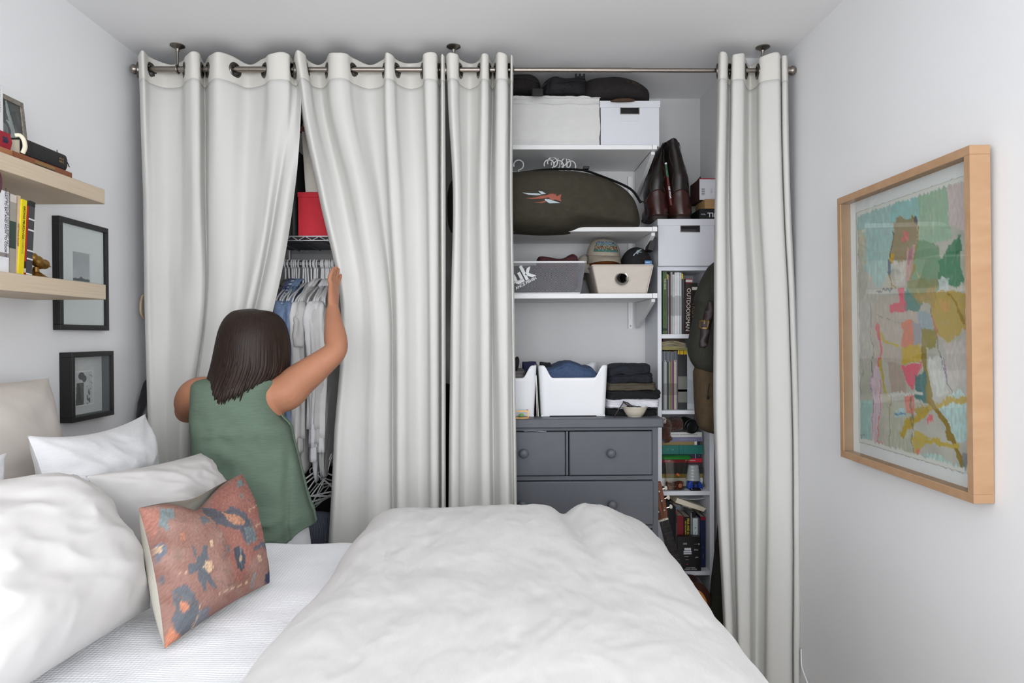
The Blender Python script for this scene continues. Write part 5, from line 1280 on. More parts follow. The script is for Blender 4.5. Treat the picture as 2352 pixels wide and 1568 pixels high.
# dark product carton with upside-down print
A, B = q(1556, 1233, YC+.012), q(1611, 1311, YC+.0)
r = thing('carton', 'black product carton with upside-down white print in front of the fourth-compartment books', 'carton', ((A.x+B.x)/2, YC+.004, z4s))
w_, h_ = B.x-A.x, A.z-z4s
cb = MB().add([(-w_/2, 0, 0), (w_/2, 0, 0), (w_/2, .038, 0), (-w_/2, .038, 0), (-w_/2*1.0, .012, h_), (w_/2*.97, .012, h_), (w_/2*.97, .044, h_), (-w_/2, .044, h_)], [(3, 2, 1, 0), (4, 5, 6, 7), (0, 1, 5, 4), (1, 2, 6, 5), (2, 3, 7, 6), (3, 0, 4, 7)]).build('body', mat('carton_black', (27, 25, 27), .35, var=.1), r, smooth=0)
INKW = mat('ink_228_228_228', (228, 228, 228)); tl_ = math.atan2(.012, h_)
def onbox(s, sz, fx, fz): text(s, sz, INKW, cb, (w_*(fx-.5), .012*fz-.0006, h_*fz), (R(90)-tl_, R(180), 0), ext=.0002)
onbox('SOUND TUNING', .008, .55, .055); onbox('ALPHA POLICE', .007, .55, .10)
onbox('EX!', .013, .32, .80); onbox('@ ------', .009, .84, .78); onbox('PUG', .010, .80, .62); onbox('AEV', .009, .82, .40); onbox('-----', .012, .38, .42); onbox('----', .012, .40, .33)
lm = MB()
for z0_, z1_, xx0, xx1 in ((.605, .675, .30, .58), (.545, .590, .26, .60), (.49, .53, .26, .60)):
    lm.box(w_*(xx0-.5), w_*(xx1-.5), .012*z0_-.0012, .012*z1_+.001, h_*z0_, h_*z1_)
lm.build('label', WPAPER, cb, smooth=0)
MB().box(w_*(.38-.5), w_*(.44-.5), .0016, .003, h_*.19, h_*.215).build('label', mat('red_print', (170, 30, 42)), cb, smooth=0)

# ---------------------------------------------------------------- guitar
ROSE = mat('rosewood', (62, 34, 26), .35, var=.35, scale=20, stretch=(1, 1, 6), coat=.3)
MAHO = mat('mahogany', (112, 58, 32), .35, var=.25, scale=20, stretch=(8, 1, 1), coat=.3)
SPRU = mat('spruce_top', (190, 128, 62), .35, var=.08, scale=40, stretch=(14, 1, 1), coat=.3)
EBON = mat('fretboard', (36, 34, 36), .5, var=.25, scale=40)
Yg = 3.10
nut = q(1524, 1193, Yg); nb = q(1566, 1340, Yg)
ax = (nb-nut); ax.y = .012; dirn = ax.normalized(); ang = math.atan2(dirn.x, -dirn.z)
gt = thing('guitar', 'acoustic guitar leaning between the dresser and the bookcase', 'guitar', tuple(nut+Vector((0, 0, 0))), (R(4), -ang, 0))
# local: +x right, -z down the neck, -y towards the room
sc = .88; nl = (nb-nut).length+.02
hs = [(-.021, .0), (.020, .0), (.028, .02), (.033, .13), (.036, .172), (.018, .176), (-.004, .172), (-.022, .178), (-.034, .172), (-.031, .13), (-.026, .02)]
MB().prism([(x, z) for x, z in hs], .004, .019, 'y').build('headstock', MAHO, gt, bevel=.003)
MB().box(-.0215, .0215, -.005, .004, -.004, .004).build('nut', mat('bone', (222, 214, 196), .4), gt, bevel=.001)
nk = MB(); nk.loft([[(w_*math.cos(a), .003+max(0, math.sin(a))*d_, z) for a in np.linspace(0, 2*PI, 20, endpoint=False)] for z, w_, d_ in ((-.004, .021, .018), (-nl*.6, .025, .020), (-nl, .027, .026))]); nk.build('neck', MAHO, gt)
fb_ = MB().add([(-.021, -.003, -.004), (.021, -.003, -.004), (.027, -.003, -nl-.09), (-.027, -.003, -nl-.09), (-.021, .004, -.004), (.021, .004, -.004), (.027, .004, -nl-.09), (-.027, .004, -nl-.09)], [(0, 1, 2, 3), (7, 6, 5, 4), (0, 4, 5, 1), (1, 5, 6, 2), (2, 6, 7, 3), (3, 7, 4, 0)]).build('fretboard', EBON, gt, smooth=0)
for k in range(1, 16):
    z = -.60*(1-2**(-k/12)); w_ = lerp(.021, .027, -z/(nl+.09))
    MB().tube([(-w_, -.0034, z), (w_, -.0034, z)], .0012, 5).build('fret', mat('fret_metal', (120, 108, 96), .35, metal=1), fb_)
body = [(0, -nl+.015), (.055, -nl+.005), (.112, -nl-.03), (.133, -nl-.095), (.125, -nl-.15), (.112, -nl-.20), (.128, -nl-.26), (.168, -nl-.33), (.180, -nl-.40), (.150, -nl-.455), (.08, -nl-.48), (0, -nl-.485)]
body = body+[(-x, z) for x, z in reversed(body[1:-1])]
bo = ring_of([(x*sc, -nl+(z+nl)*sc) for x, z in body], 110)
MB().prism(bo, .004, .092, 'y').build('body_sides', ROSE, gt, bevel=.003, smooth=50)
cxb, czb = 0, sum(p[1] for p in bo)/len(bo)
MB().prism([(x*.965, czb+(z-czb)*.975) for x, z in bo], .0015, .006, 'y').build('soundboard', mat('sunburst_edge', (58, 30, 24), .35, var=.2, coat=.3), gt, smooth=50)
MB().prism([(x*.80, czb+(z-czb)*.86) for x, z in bo], .0008, .004, 'y').build('soundboard_centre', SPRU, gt, smooth=50)
MB().lathe([(.046, -.001), (.046, .003)], 32, M=Matrix.Translation((0, .002, -nl-.135*sc)) @ Matrix.Rotation(PI/2, 4, 'X')).build('sound_hole', DARKIN, gt)
MB().tube([(.050*math.cos(a), .0012, -nl-.135*sc+.050*math.sin(a)) for a in np.linspace(0, 2*PI, 32, endpoint=False)], .0025, 5, closed=True).build('rosette', ROSE, gt)
MB().box(-.075, .075, -.006, .003, -nl-.335*sc, -nl-.305*sc).build('bridge', ROSE, gt, bevel=.003)
for k in range(6):
    x = -.0165+.0066*k
    hx = (-.026 if k < 3 else .026)*.55; hz = .045+.045*(k if k < 3 else 5-k)
    MB().tube([(hx, -.001, hz), (x, -.0065, .001), (x*1.35, -.0055, -nl-.31*sc)], .0007 if k > 2 else .0010, 4).build('string', mat('steel', (190, 188, 184)), gt)
for sx in (-1, 1):
    for k in range(3):
        z = .045+.045*k
        p = MB().tube([(sx*.024, .010, z), (sx*.043, .010, z)], .0035, 8); p.build('tuner_shaft', mat('steel', (190, 188, 184)), gt)
        MB().ell((sx*.050, .010, z), .008, .006, .011, 12, 8).build('tuner_button', mat('ivory_button', (206, 196, 178), .4), gt)
        MB().lathe([(.004, -.012), (.004, .0)], 10, M=Matrix.Translation((sx*.014, .004, z)) @ Matrix.Rotation(PI/2, 4, 'X') @ Matrix.Rotation(PI, 4, 'X')).build('tuner_post', mat('steel', (190, 188, 184)), gt)

# ---------------------------------------------------------------- backpack hanging at the right, and the green case
PACK = mat('dark_olive_canvas', (50, 50, 42), .9, var=.12, scale=40, bump=.18, bscale=300)
PACKB = mat('brown_waxed_canvas', (82, 68, 48), .9, var=.15, scale=30, bump=.2, bscale=300)
STRAP = mat('dark_leather', (44, 32, 34), .5, var=.2, scale=50)
Yp = 3.13
r = T('backpack', 'dark olive canvas backpack with a brown pocket hanging behind the right curtain', 'backpack', q(1640, 1000, Yp))
puff(pxo('1594,862 1596,846 1606,836 1660,836 1710,842 1722,880 1722,960 1714,990 1690,1000 1645,997 1612,987 1600,968 1596,930', Yp), Yp, .085, .06, pw=.35, seed=6, amp=.005, ctr=None).build('pocket', PACKB, r, world=True, smooth=180)
pb_ = puff(pxo('1643,600 1625,615 1608,648 1595,684 1598,700 1591,735 1583,775 1580,808 1590,836 1612,856 1650,868 1700,866 1728,840 1732,760 1720,660 1700,610 1668,596', Yp-.01), Yp-.02, .085, .09, pw=.38, seed=2, amp=.007, freq=6).build('body', PACK, r, world=True, smooth=180)
sd = decal(pb_, [[(1628, 690), (1646, 690), (1638, 722), (1630, 760), (1625, 792), (1618, 800), (1607, 796), (1607, 785), (1610, 750), (1619, 715)]], STRAP, r, 'strap', off=.0045)
sm_ = sd.modifiers.new('solid', 'SOLIDIFY'); sm_.thickness = .003
sd2 = decal(pb_, [[(1606.5, 736), (1610, 734), (1628, 734.5), (1630, 737), (1627, 755), (1624, 756), (1606, 754), (1605, 751)]], mat('dull_brass', (120, 98, 62), .35, metal=.8), r, 'buckle', off=.008)
sm_ = sd2.modifiers.new('solid', 'SOLIDIFY'); sm_.thickness = .002
sd3 = decal(pb_, [[(1610, 738), (1626, 739), (1623.5, 752), (1609, 751)]], STRAP, r, 'strap_loop', off=.0125)
sd4 = decal(pb_, [[(1617, 735), (1619, 735), (1618, 744), (1616.5, 744)]], mat('dull_brass', (120, 98, 62)), r, 'buckle_pin', off=.0135)
MB().tube(crv([q(1630, 880, Yp-.10), q(1627, 895, Yp-.105), q(1626, 910, Yp-.10)], 5), .002, 6).build('cord', BLACKF, r, world=True)
MB().ell(q(1626, 913, Yp-.10), .006, .005, .008).build('cord_end', BLACKF, r, world=True)
MB().tube([q(1612, 870, Yp-.085), q(1610, 920, Yp-.088), q(1606, 960, Yp-.085)], .0014, 5).build('seam', PACKB, r, world=True)
DGR = mat('dark_green_canvas', (44, 46, 38), .9, var=.1, scale=40, bump=.15, bscale=300)
Ygc = 3.16
o = puff(pxo('1652,1190 1646,1235 1640,1290 1632,1355 1628,1440 1636,1520 1680,1540 1712,1500 1716,1400 1700,1280 1680,1200 1664,1180', Ygc), Ygc, .05, .04, pw=.4, seed=3, amp=.004)
rr_ = T('canvas_case', 'long dark green canvas case standing behind the right curtain', 'bag', (q(1660, 1500, Ygc).x, Ygc, ZF))
o.build('body', DGR, rr_, world=True, smooth=180)
MB().tube([q(1650, 1205, Ygc-.045), q(1640, 1320, Ygc-.052), q(1634, 1440, Ygc-.052)], .0016, 5).build('seam', DGR, rr_, world=True)
# rest of the case down to the floor
A = q(1640, 1525, Ygc); B = q(1700, 1525, Ygc)
MB().box(A.x, B.x, Ygc-.03, Ygc+.03, ZF+.001, A.z+.01).build('base', DGR, rr_, world=True, bevel=.012, bseg=3)
# ---------------------------------------------------------------- wire rack and hanging clothes
CHR = mat('chrome_wire', (186, 187, 190), .35, metal=.5, var=.05)
CHD = mat('dark_chrome', (92, 94, 96), .35, metal=.8, var=.05)
Yr0, Yr1 = 3.02, 3.48
rx0, rx1 = q(590, 560, Yr0).x, q(812, 560, Yr0).x
zr0, zr1 = q(700, 542.5, Yr0).z, q(700, 552, Yr0).z
rk = T('wire_rack', 'chrome wire shelf rack with a hanging rail, seen through the parted curtains', 'rack', ((rx0+rx1)/2, 3.25, ZF))
def truss(y, name):
    m = MB(); m.tube([(rx0, y, zr0), (rx1, y, zr0)], .0028, 6).tube([(rx0, y, zr1), (rx1, y, zr1)], .0026, 6)
    n = 14; m.tube([(lerp(rx0, rx1, i/n), y, zr0 if i % 2 else zr1) for i in range(n+1)], .0023, 5)
    m.build(name, CHR, rk, world=True)
truss(Yr0, 'truss'); truss(Yr1, 'truss')
for i in range(17):
    z = zr0-.003; y = lerp(Yr0, Yr1, (i+.5)/17)
    MB().tube([(rx0, y, z), (rx1, y, z)], .0022, 5).build('shelf_wire', CHD, rk, world=True)
for i in range(4):
    x = lerp(rx0, rx1, (i+.5)/4); MB().tube([(x, Yr0, zr0-.007), (x, Yr1, zr0-.007)], .0026, 5).build('cross_wire', CHD, rk, world=True)
for x in (rx0, rx1):
    for y in (Yr0, Yr1): MB().tube([(x, y, ZF), (x, y, zr0+.6)], .012, 10).build('post', CHR, rk, world=True)
Yhr = 3.27
for py in (599.5, 610.5):
    z = q(700, py, Yhr).z; MB().tube([(rx0, Yhr, z), (rx1, Yhr, z)], .0035, 6).build('hanging_rail', CHD, rk, world=True)
zlr = q(720, 1066, 3.2).z
MB().tube([(rx0, 3.2, zlr), (rx1, 3.2, zlr)], .0045, 6).build('hanging_rail', CHD, rk, world=True)
# boxes on the rack
RED = mat('red_card', (196, 38, 52), .7, var=.05, scale=30)
A, B = q(684, 441, Yr0+.02), q(790, 541, Yr0+.02)
r = T('gift_box', 'plain red box standing on the wire rack', 'box', ((A.x+B.x)/2, Yr0+.16, zr0))
MB().box(A.x, B.x, Yr0+.02, Yr0+.32, zr0, A.z-.022).build('body', RED, r, world=True, smooth=0, bevel=.002)
MB().box(A.x-.002, B.x+.002, Yr0+.018, Yr0+.322, A.z-.0225, A.z).build('lid', RED, r, world=True, smooth=0, bevel=.002)
zt_ = A.z
A2 = q(692, 300, Yr0+.04); B2 = q(790, 441, Yr0+.04)
r = T('fabric_bin', 'cream canvas bin on top of the red box', 'bin', ((A2.x+B2.x)/2, Yr0+.18, zt_))
MB().add([(A2.x+.014, Yr0+.045, zt_), (B2.x, Yr0+.045, zt_), (B2.x, Yr0+.30, zt_), (A2.x+.014, Yr0+.30, zt_), (A2.x, Yr0+.04, A2.z), (B2.x, Yr0+.04, A2.z), (B2.x, Yr0+.32, A2.z), (A2.x, Yr0+.32, A2.z)], [(3, 2, 1, 0), (4, 5, 6, 7), (0, 1, 5, 4), (1, 2, 6, 5), (2, 3, 7, 6), (3, 0, 4, 7)]).build('body', mat('cream_linen_box', (218, 213, 202), .9, bump=.15, bscale=250), r, world=True, smooth=0, bevel=.005)
MB().box(A2.x-.004, B2.x, Yr0+.036, Yr0+.326, A2.z-.004, A2.z+.018).build('wooden_rim', mat('brown_wood', (124, 76, 50), .5, var=.15), r, world=True, smooth=0, bevel=.002)
z3 = A2.z+.018
r = T('storage_box', 'white box lid just visible above the cream canvas bin', 'box', ((A2.x+B2.x)/2, Yr0+.18, z3))
MB().box(A2.x+.004, B2.x, Yr0+.045, Yr0+.31, z3+.0003, z3+.018).build('tray', WPAPER, r, world=True, smooth=0, bevel=.002)
MB().box(A2.x+.01, B2.x, Yr0+.05, Yr0+.30, z3+.018, z3+.022).build('lid', WPAPER, r, world=True, smooth=0, bevel=.001)
o = slab(q(670, 280, Yr0+.1).x, q(790, 280, Yr0+.1).x, Yr0+.05, Yr0+.32, z3+.0225, z3+.12, 4, .008).build('bag', BLACKF, smooth=180)
tag(o, 'black soft bag at the very top of the rack pile', 'bag')
r = T('suitcase', 'dark grey suitcase upright on the rack left of the red box', 'suitcase', (q(660, 540, Yr0+.05).x, Yr0+.18, zr0))
sx0, sx1 = q(630, 540, Yr0+.06).x, q(682, 540, Yr0+.06).x
MB().box(sx0, sx1, Yr0+.05, Yr0+.34, zr0, q(660, 335, Yr0+.05).z).build('shell', mat('dark_suitcase', (54, 56, 55), .6, var=.1, bump=.2, bscale=200), r, world=True, bevel=.02, bseg=4)
for x in (lerp(sx0, sx1, .5), sx1-.018): MB().tube([(x, Yr0+.048, zr0+.01), (x, Yr0+.048, q(660, 340, Yr0+.05).z)], .003, 6).build('zip', BLACKF, r, world=True)
MB().tube(crv([(lerp(sx0, sx1, .5), Yr0+.14, q(660, 335, Yr0+.05).z), (lerp(sx0, sx1, .5), Yr0+.16, q(660, 326, Yr0+.05).z), (lerp(sx0, sx1, .5), Yr0+.22, q(660, 326, Yr0+.05).z), (lerp(sx0, sx1, .5), Yr0+.24, q(660, 335, Yr0+.05).z)], 5), .008, 6).build('handle', BLACKP, r, world=True)

# hangers on the rail
zrail = q(700, 596.5, Yhr).z
hx = [655.8, 664.8, 671.5, 675, 681, 685.8, 695.8, 702.4, 708.5, 715.4, 721.2, 724.6, 728.2, 737.5, 740.6, 743.6, 749, 752, 756, 760, 763.5, 767]
hm = hanger_mesh(hook_r=.020, stem=.072, half=.21, drop=.10, r=.0042)
words_ = ['first', 'second', 'third', 'fourth', 'fifth', 'sixth', 'seventh', 'eighth', 'ninth', 'tenth', 'eleventh', 'twelfth', 'thirteenth', 'fourteenth', 'fifteenth', 'sixteenth', 'seventeenth', 'eighteenth', 'nineteenth', 'twentieth', 'twenty-first', 'twenty-second']
h0 = None; hpos = []
random.seed(11)
for i, px in enumerate(hx):
    x = q(px, 610, Yhr).x; pos = Vector((x, Yhr, zrail-.112)); hpos.append(pos)
    if h0 is None: h0 = hm.build('coat_hanger', HANGW, None, smooth=60); o = h0
    else: o = h0.copy(); COL.objects.link(o)
    o.location = pos; o.rotation_euler = (R(random.uniform(-3, 3)), 0, R(-90+random.uniform(-7, 7)))
    tag(o, 'white plastic hanger on the upper rail, %s from the left' % words_[i], 'hanger', 'hangers on the upper rail')
def shirt(label, i, m, length=.84, short=False, seed=1.0, th=.016, name='shirt', collar=True, sl=.56, sr=.030):
    p = hpos[i]; rz = R(90+random.uniform(-5, 5))
    r = thing(name, label, name.replace('_', ' '), tuple(p+Vector((0, 0, -.004))), (0, 0, rz), None)
    out = [(-.06, -.004), (0, -.016), (.06, -.004), (.20, -.085), (.222, -.12), (.198, -.25), (.205, -.5), (.222, -length), (.1, -length-.012), (-.05, -length+.006), (-.222, -length-.006), (-.205, -.5), (-.198, -.25), (-.222, -.12), (-.20, -.085)]
    puff(out, 0, th, th, pw=.28, n=90, rings=8, seed=seed, amp=.009, freq=8).build('body', m, r, smooth=180)
    for s in (-1, 1):
        L = .20 if short else sl
        pts = crv([(s*.195, 0, -.095), (s*.232, .004, -.17), (s*.25, .008*s, -.095-L*.5), (s*.262, -.004, -.095-L)], 7)
        rad = [lerp(sr*1.0, sr*(.95 if short else .60), k/(len(pts)-1))*min(1, .30+.20*k) for k in range(len(pts))]
        mb = MB().tube(pts, rad, 24)
        nv_ = []
        for q_, v in enumerate(mb.v):
            k_, rg_ = q_ % 24, q_//24; c_ = Vector(pts[min(rg_, len(pts)-1)]); th_ = 2*PI*k_/24
            f_ = 1+.20*math.sin(3*th_+seed*2+rg_*.16+s)+.13*math.sin(5*th_+seed*5-rg_*.22)+.5*fbm(k_*.13+seed, rg_*.22, s+3, 3)
            nv_.append(tuple(c_+(Vector(v)-c_)*f_))
        mb.v = nv_
        slv = mb.build('sleeve', m, r, smooth=180)
        if not short:
            a, b = Vector(pts[-1]), Vector(pts[-1])+Vector((s*.004, 0, -.062))
            cb = MB().tube([a+Vector((0, 0, .003)), a, a.lerp(b, .33), a.lerp(b, .66), b], [sr*.55, sr*.66, sr*.70, sr*.74, sr*.76], 24, caps=False)
            cb.v = [tuple(Vector((a.x, a.y, v[2]))+Vector((v[0]-a.x, (v[1]-a.y)*.62, 0))*(1+.16*math.sin(2*2*PI*(q_ % 24)/24+seed)+.12*math.sin(5*2*PI*(q_ % 24)/24+seed*3+q_//24*.3))) for q_, v in enumerate(cb.v)]
            cb.build('cuff', m, r, smooth=180, solid=.0025)
    if collar:
        MB().tube([(-.07, 0, -.014), (-.04, -.012, .016), (0, -.014, .022), (.04, -.012, .016), (.07, 0, -.014)], .012, 8, flat=.5).build('collar', m, r, smooth=180)
    return r
TWEED = mat('grey_tweed', (104, 102, 100), .95, var=.5, scale=320, bump=.3, bscale=400)
STRI = mat('striped_cotton', (96, 112, 152), .9, var=.08, scale=60, stripes=((0, 0, 62), (206, 212, 226), .52))
DENB = mat('chambray_blue', (126, 147, 180), .9, var=.14, scale=60, bump=.2, bscale=200)
DENN = mat('navy_cotton', (92, 104, 142), .9, var=.1, scale=60)
WH = [mat('shirt_white_%d' % k, c, .9, var=.03, scale=30, bump=.3, bscale=50) for k, c in enumerate(((224, 223, 222), (206, 204, 202), (216, 215, 215), (228, 228, 230)))]
shirt('grey tweed jacket at the left end of the upper rail', 0, TWEED, .78, seed=1, name='jacket', th=.022, sr=.036)
shirt('navy shirt between the tweed jacket and the striped shirt', 1, DENN, .80, seed=2)
shirt('blue and white striped shirt beside the tweed jacket', 2, STRI, .80, seed=3, sr=.028)
shirt('blue chambray shirt, left of the two', 4, DENB, .82, seed=4)
shirt('blue chambray shirt next to the white clothes', 5, DENB, .82, seed=5, sr=.034)
shirt('white short-sleeved top next to the chambray shirts', 8, WH[1], .66, True, seed=6, sr=.030, collar=False)
shirt('white long-sleeved shirt, leftmost of the long-sleeved white ones', 10, WH[0], .86, seed=7, sl=.62, sr=.034)
shirt('off-white shirt, second of the long-sleeved white ones', 12, WH[1], .84, seed=8, sl=.60)
shirt('white shirt with a wide cuff, third of the long-sleeved white ones', 14, WH[3], .88, seed=9, sl=.64, sr=.036)
shirt('off-white shirt, fourth of the long-sleeved white ones', 16, WH[2], .82, seed=10)
shirt('white shirt, nearest to the woman\'s raised hand', 18, WH[0], .86, seed=11, sl=.6)
shirt('white shirt hanging behind the edge of the wide middle curtain', 20, WH[1], .86, seed=12)
# lower rail: empty hangers, trousers
for i, (px, py, a) in enumerate(((722, 1084, 55), (730, 1092, 72), (738, 1080, 40), (745, 1098, 62), (752, 1088, 80), (728, 1112, 30), (742, 1120, 48))):
    c = q(px, py, 3.08+.02*i)
    o = h0.copy(); COL.objects.link(o); o.location = c; o.rotation_euler = (R(-18+9*i), R(12-7*i), R(a)); o.scale = (.62, .62, .95)
    tag(o, 'empty white hanger tangled on the lower rail, %s of the cluster' % ['top left', 'upper middle', 'topmost', 'right', 'rightmost', 'lowest left', 'lowest right'][i], 'hanger', 'tangled empty hangers')
TRO = mat('striped_trouser', (118, 122, 138), .9, var=.05, stripes=((140, 0, 0), (84, 88, 104), .6))
o = puff(pxo('690,1180 700,1172 752,1176 762,1185 766,1300 764,1400 700,1400 690,1300', 3.16), 3.16, .06, .05, pw=.35, seed=3, amp=.012, freq=9).build('trousers', TRO, smooth=180)
tag(o, 'grey-blue striped trousers hanging on the lower rail', 'trousers')
o = puff(pxo('672,1085 690,1072 770,1072 776,1100 778,1290 690,1300 674,1200', 3.36), 3.36, .05, .05, pw=.35, seed=5, amp=.01).build('garment', BLACKF, smooth=180)  # black slab put in to deepen the dark closet interior
tag(o, 'dark slab added at the back of the lower rail for the dark closet interior', 'garment')
# dark things behind the gap between the middle panels
o = puff(pxo('985,890 1005,878 1040,884 1060,900 1066,1300 1050,1500 990,1500 980,1100', 3.30), 3.30, .05, .05, pw=.35, seed=5, amp=.01).build('garment_bag', BLACKF, smooth=180)
tag(o, 'black garment bag glimpsed through the slit between the two middle curtains', 'bag')
# coat on the left wall behind the curtain
r = thing('coat', 'black puffer coat on a wall hook behind the left curtain edge', 'coat', (XL, 3.0, .70))
out = [(2.90, .95), (2.97, 1.18), (3.10, 1.25), (3.25, 1.18), (3.32, .9), (3.32, .4), (3.1, .33), (2.9, .4), (2.87, .7)]
mb = puff(out, XL+.06, .075, .05, plane='yz', pw=.4, n=80, rings=12, seed=2, amp=.008)
mb.v = [(x+.012*math.sin(z*46)*(1 if x > XL+.05 else 0), y, z) for x, y, z in mb.v]
mb.build('body', mat('black_puffer', (24, 24, 28), .4, var=.2), r, world=True, smooth=180)
r = thing('hook', 'pale wooden hanger hook on the left wall beside the curtain', 'hook', (XL, 2.98, 1.42))
hk = PX(330, 706, XL+.04)
MB().tube(crv([hk+Vector((0, .02, .055)), hk+Vector((0, -.005, .05)), hk+Vector((.0, -.022, .02)), hk+Vector((0, -.022, -.02)), hk+Vector((0, 0, -.045)), hk+Vector((0, .04, -.05))], 6), .0055, 8).build('loop', mat('pale_wood', (190, 168, 140), .6, var=.1), r, world=True)

# ---------------------------------------------------------------- the woman
SKIN = mat('skin', (176, 122, 94), .55, var=.05, scale=14, bump=.04, bscale=120, spec=.3)
SHIRT = mat('green_slub', (104, 122, 105), .9, c2=(94, 112, 97), scale=9, stretch=(3, 3, 34), bump=.25, bscale=14, bdist=.003)
PANT = mat('white_pants', (232, 232, 234), .9, var=.02, bump=.15, bscale=100)
HAIR = mat('brown_hair', (29, 20, 16), .5, c2=(48, 33, 25), scale=26, stretch=(6, 6, .35), spec=.28)
Yw0 = 2.55
W = thing('person', 'woman with brown bobbed hair in a green sleeveless top, parting the curtains', 'person', (q(590, 1300, Yw0).x, Yw0, ZF))
jm = lambda px, py, Y: q(px, py, Y)
body = MB()
def limb(pts, rads, n=18, flat=None): body.tube(crv([tuple(p)+(r_,) for p, r_ in zip(pts, rads)], 6) and [c_[:3] for c_ in crv([tuple(p)+(r_,) for p, r_ in zip(pts, rads)], 6)], [max(.004, c_[3]) for c_ in crv([tuple(p)+(r_,) for p, r_ in zip(pts, rads)], 6)], n, flat=flat)
# torso
tor = [(868, 560, 60, .075), (890, 552, 92, .10), (940, 552, 96, .118), (1000, 555, 95, .122), (1080, 566, 88, .112), (1150, 580, 94, .122), (1230, 592, 106, .142), (1300, 597, 106, .138), (1330, 598, 86, .11)]
rings = []
for py, cx, hw, d in crv(tor, 4):
    c = q(cx, py, Yw0); rx_ = hw*Yw0/FPX
    rings.append([(c.x+rx_*math.copysign(abs(math.cos(a))**.85, math.cos(a)), Yw0+d*math.sin(a), c.z) for a in np.linspace(0, 2*PI, 28, endpoint=False)])
body.loft(rings)
# neck and head
hc = q(580, 790, Yw0+.035)
limb([q(566, 890, Yw0+.0), q(572, 850, Yw0+.015), q(578, 800, Yw0+.03)], [.075, .062, .06])
body.ell(hc, .088, .112, .128, 28, 20, p=.9)
body.ell(hc+Vector((0, .045, -.055)), .062, .07, .072, 24, 16)                  # jaw
limb([hc+Vector((0, .108, .012)), hc+Vector((0, .128, -.022)), hc+Vector((0, .112, -.034))], [.010, .016, .010], 12)   # nose
for sx in (-1, 1):
    limb([hc+Vector((sx*.086, -.005, .02)), hc+Vector((sx*.094, -.012, .0)), hc+Vector((sx*.088, .0, -.03))], [.012, .014, .010], 10)
limb([hc+Vector((-.026, .102, -.066)), hc+Vector((0, .112, -.066)), hc+Vector((.026, .102, -.066))], [.006, .010, .006], 10)  # lips
# right arm
S, E, Wr = jm(652, 902, Yw0+.01), jm(770, 806, Yw0+.06), jm(764, 708, Yw0+.19)
limb([jm(600, 905, Yw0), S, S.lerp(E, .3), S.lerp(E, .65)+Vector((0, 0, -.004)), E, E.lerp(Wr, .3)+Vector((.004, 0, 0)), E.lerp(Wr, .7), Wr], [.066, .072, .064, .054, .043, .044, .034, .026])
# hand: palm towards the curtain (+x), fingers up
HT = jm(768, 645, Yw0+.235); hd = (HT-Wr).normalized(); wd = Vector((-.12, -1, 0)); wd = (wd-hd*wd.dot(hd)).normalized(); pn = Vector((1, 0, 0)); pn = (pn-hd*pn.dot(hd)).normalized()
pl = .088
palm = []
for t, w_, d_ in ((-.25, .025, .019), (0, .029, .018), (.35, .040, .017), (.75, .046, .016), (1.0, .045, .013), (1.08, .038, .008)):
    c = Wr+hd*pl*t
    palm.append([c+wd*w_*math.cos(a)+pn*d_*math.sin(a) for a in np.linspace(0, 2*PI, 20, endpoint=False)])
body.loft(palm)
for k, (off_, ln) in enumerate(((-.034, .092), (-.012, .106), (.012, .100), (.033, .080))):
    b0 = Wr+hd*pl*.85+wd*off_
    sp = wd*off_*.16
    p1 = b0+hd*ln*.42+sp+pn*-.004; p2 = p1+hd*ln*.36+sp*.6+pn*.006; p3 = p2+hd*ln*.30+pn*.008
    limb([b0-hd*.012, b0+hd*ln*.2, p1, p2, p3], [.0115, .0112, .0112, .0098, .0078], 12)
tb = Wr+hd*.022+wd*-.026
limb([tb, tb+hd*.030+wd*-.018+pn*-.014, tb+hd*.056+wd*-.024+pn*-.022, tb+hd*.080+wd*-.024+pn*-.024], [.0165, .0145, .0125, .0095], 12)
# left arm
S2, E2, W2 = jm(450, 905, Yw0+.01), jm(432, 944, Yw0+.16), jm(505, 915, Yw0+.26)
limb([jm(505, 905, Yw0), S2+Vector((.01, 0, .002)), S2.lerp(E2, .4)+Vector((-.006, 0, .0)), S2.lerp(E2, .75), E2, E2.lerp(W2, .4), W2], [.064, .062, .060, .054, .046, .044, .027])
hd2 = (jm(545, 880, Yw0+.27)-W2).normalized(); wd2 = Vector((0, 0, 1)); wd2 = (wd2-hd2*wd2.dot(hd2)).normalized(); pn2 = hd2.cross(wd2)
palm = []
for t, w_, d_ in ((-.25, .025, .019), (0, .029, .018), (.35, .040, .017), (.75, .046, .016), (1.0, .045, .013), (1.08, .038, .008)):
    c = W2+hd2*pl*t; palm.append([c+wd2*w_*math.cos(a)+pn2*d_*math.sin(a) for a in np.linspace(0, 2*PI, 20, endpoint=False)])
body.loft(palm)
for off_, ln in ((.036, .068), (.012, .086), (-.012, .092), (-.036, .080)):
    b0 = W2+hd2*pl*.85+wd2*off_; p1 = b0+hd2*ln*.40-pn2*.010; p2 = p1+hd2*ln*.24-pn2*.022; p3 = p2+hd2*ln*.05-pn2*.024
    limb([b0-hd2*.012, b0+hd2*ln*.2, p1, p2, p3], [.0115, .0112, .0112, .0098, .0078], 12)
tb = W2+hd2*.022+wd2*.026
limb([tb, tb+hd2*.030+wd2*.022-pn2*.010, tb+hd2*.056+wd2*.026-pn2*.020, tb+hd2*.076+wd2*.022-pn2*.028], [.0165, .0145, .0125, .0095], 12)
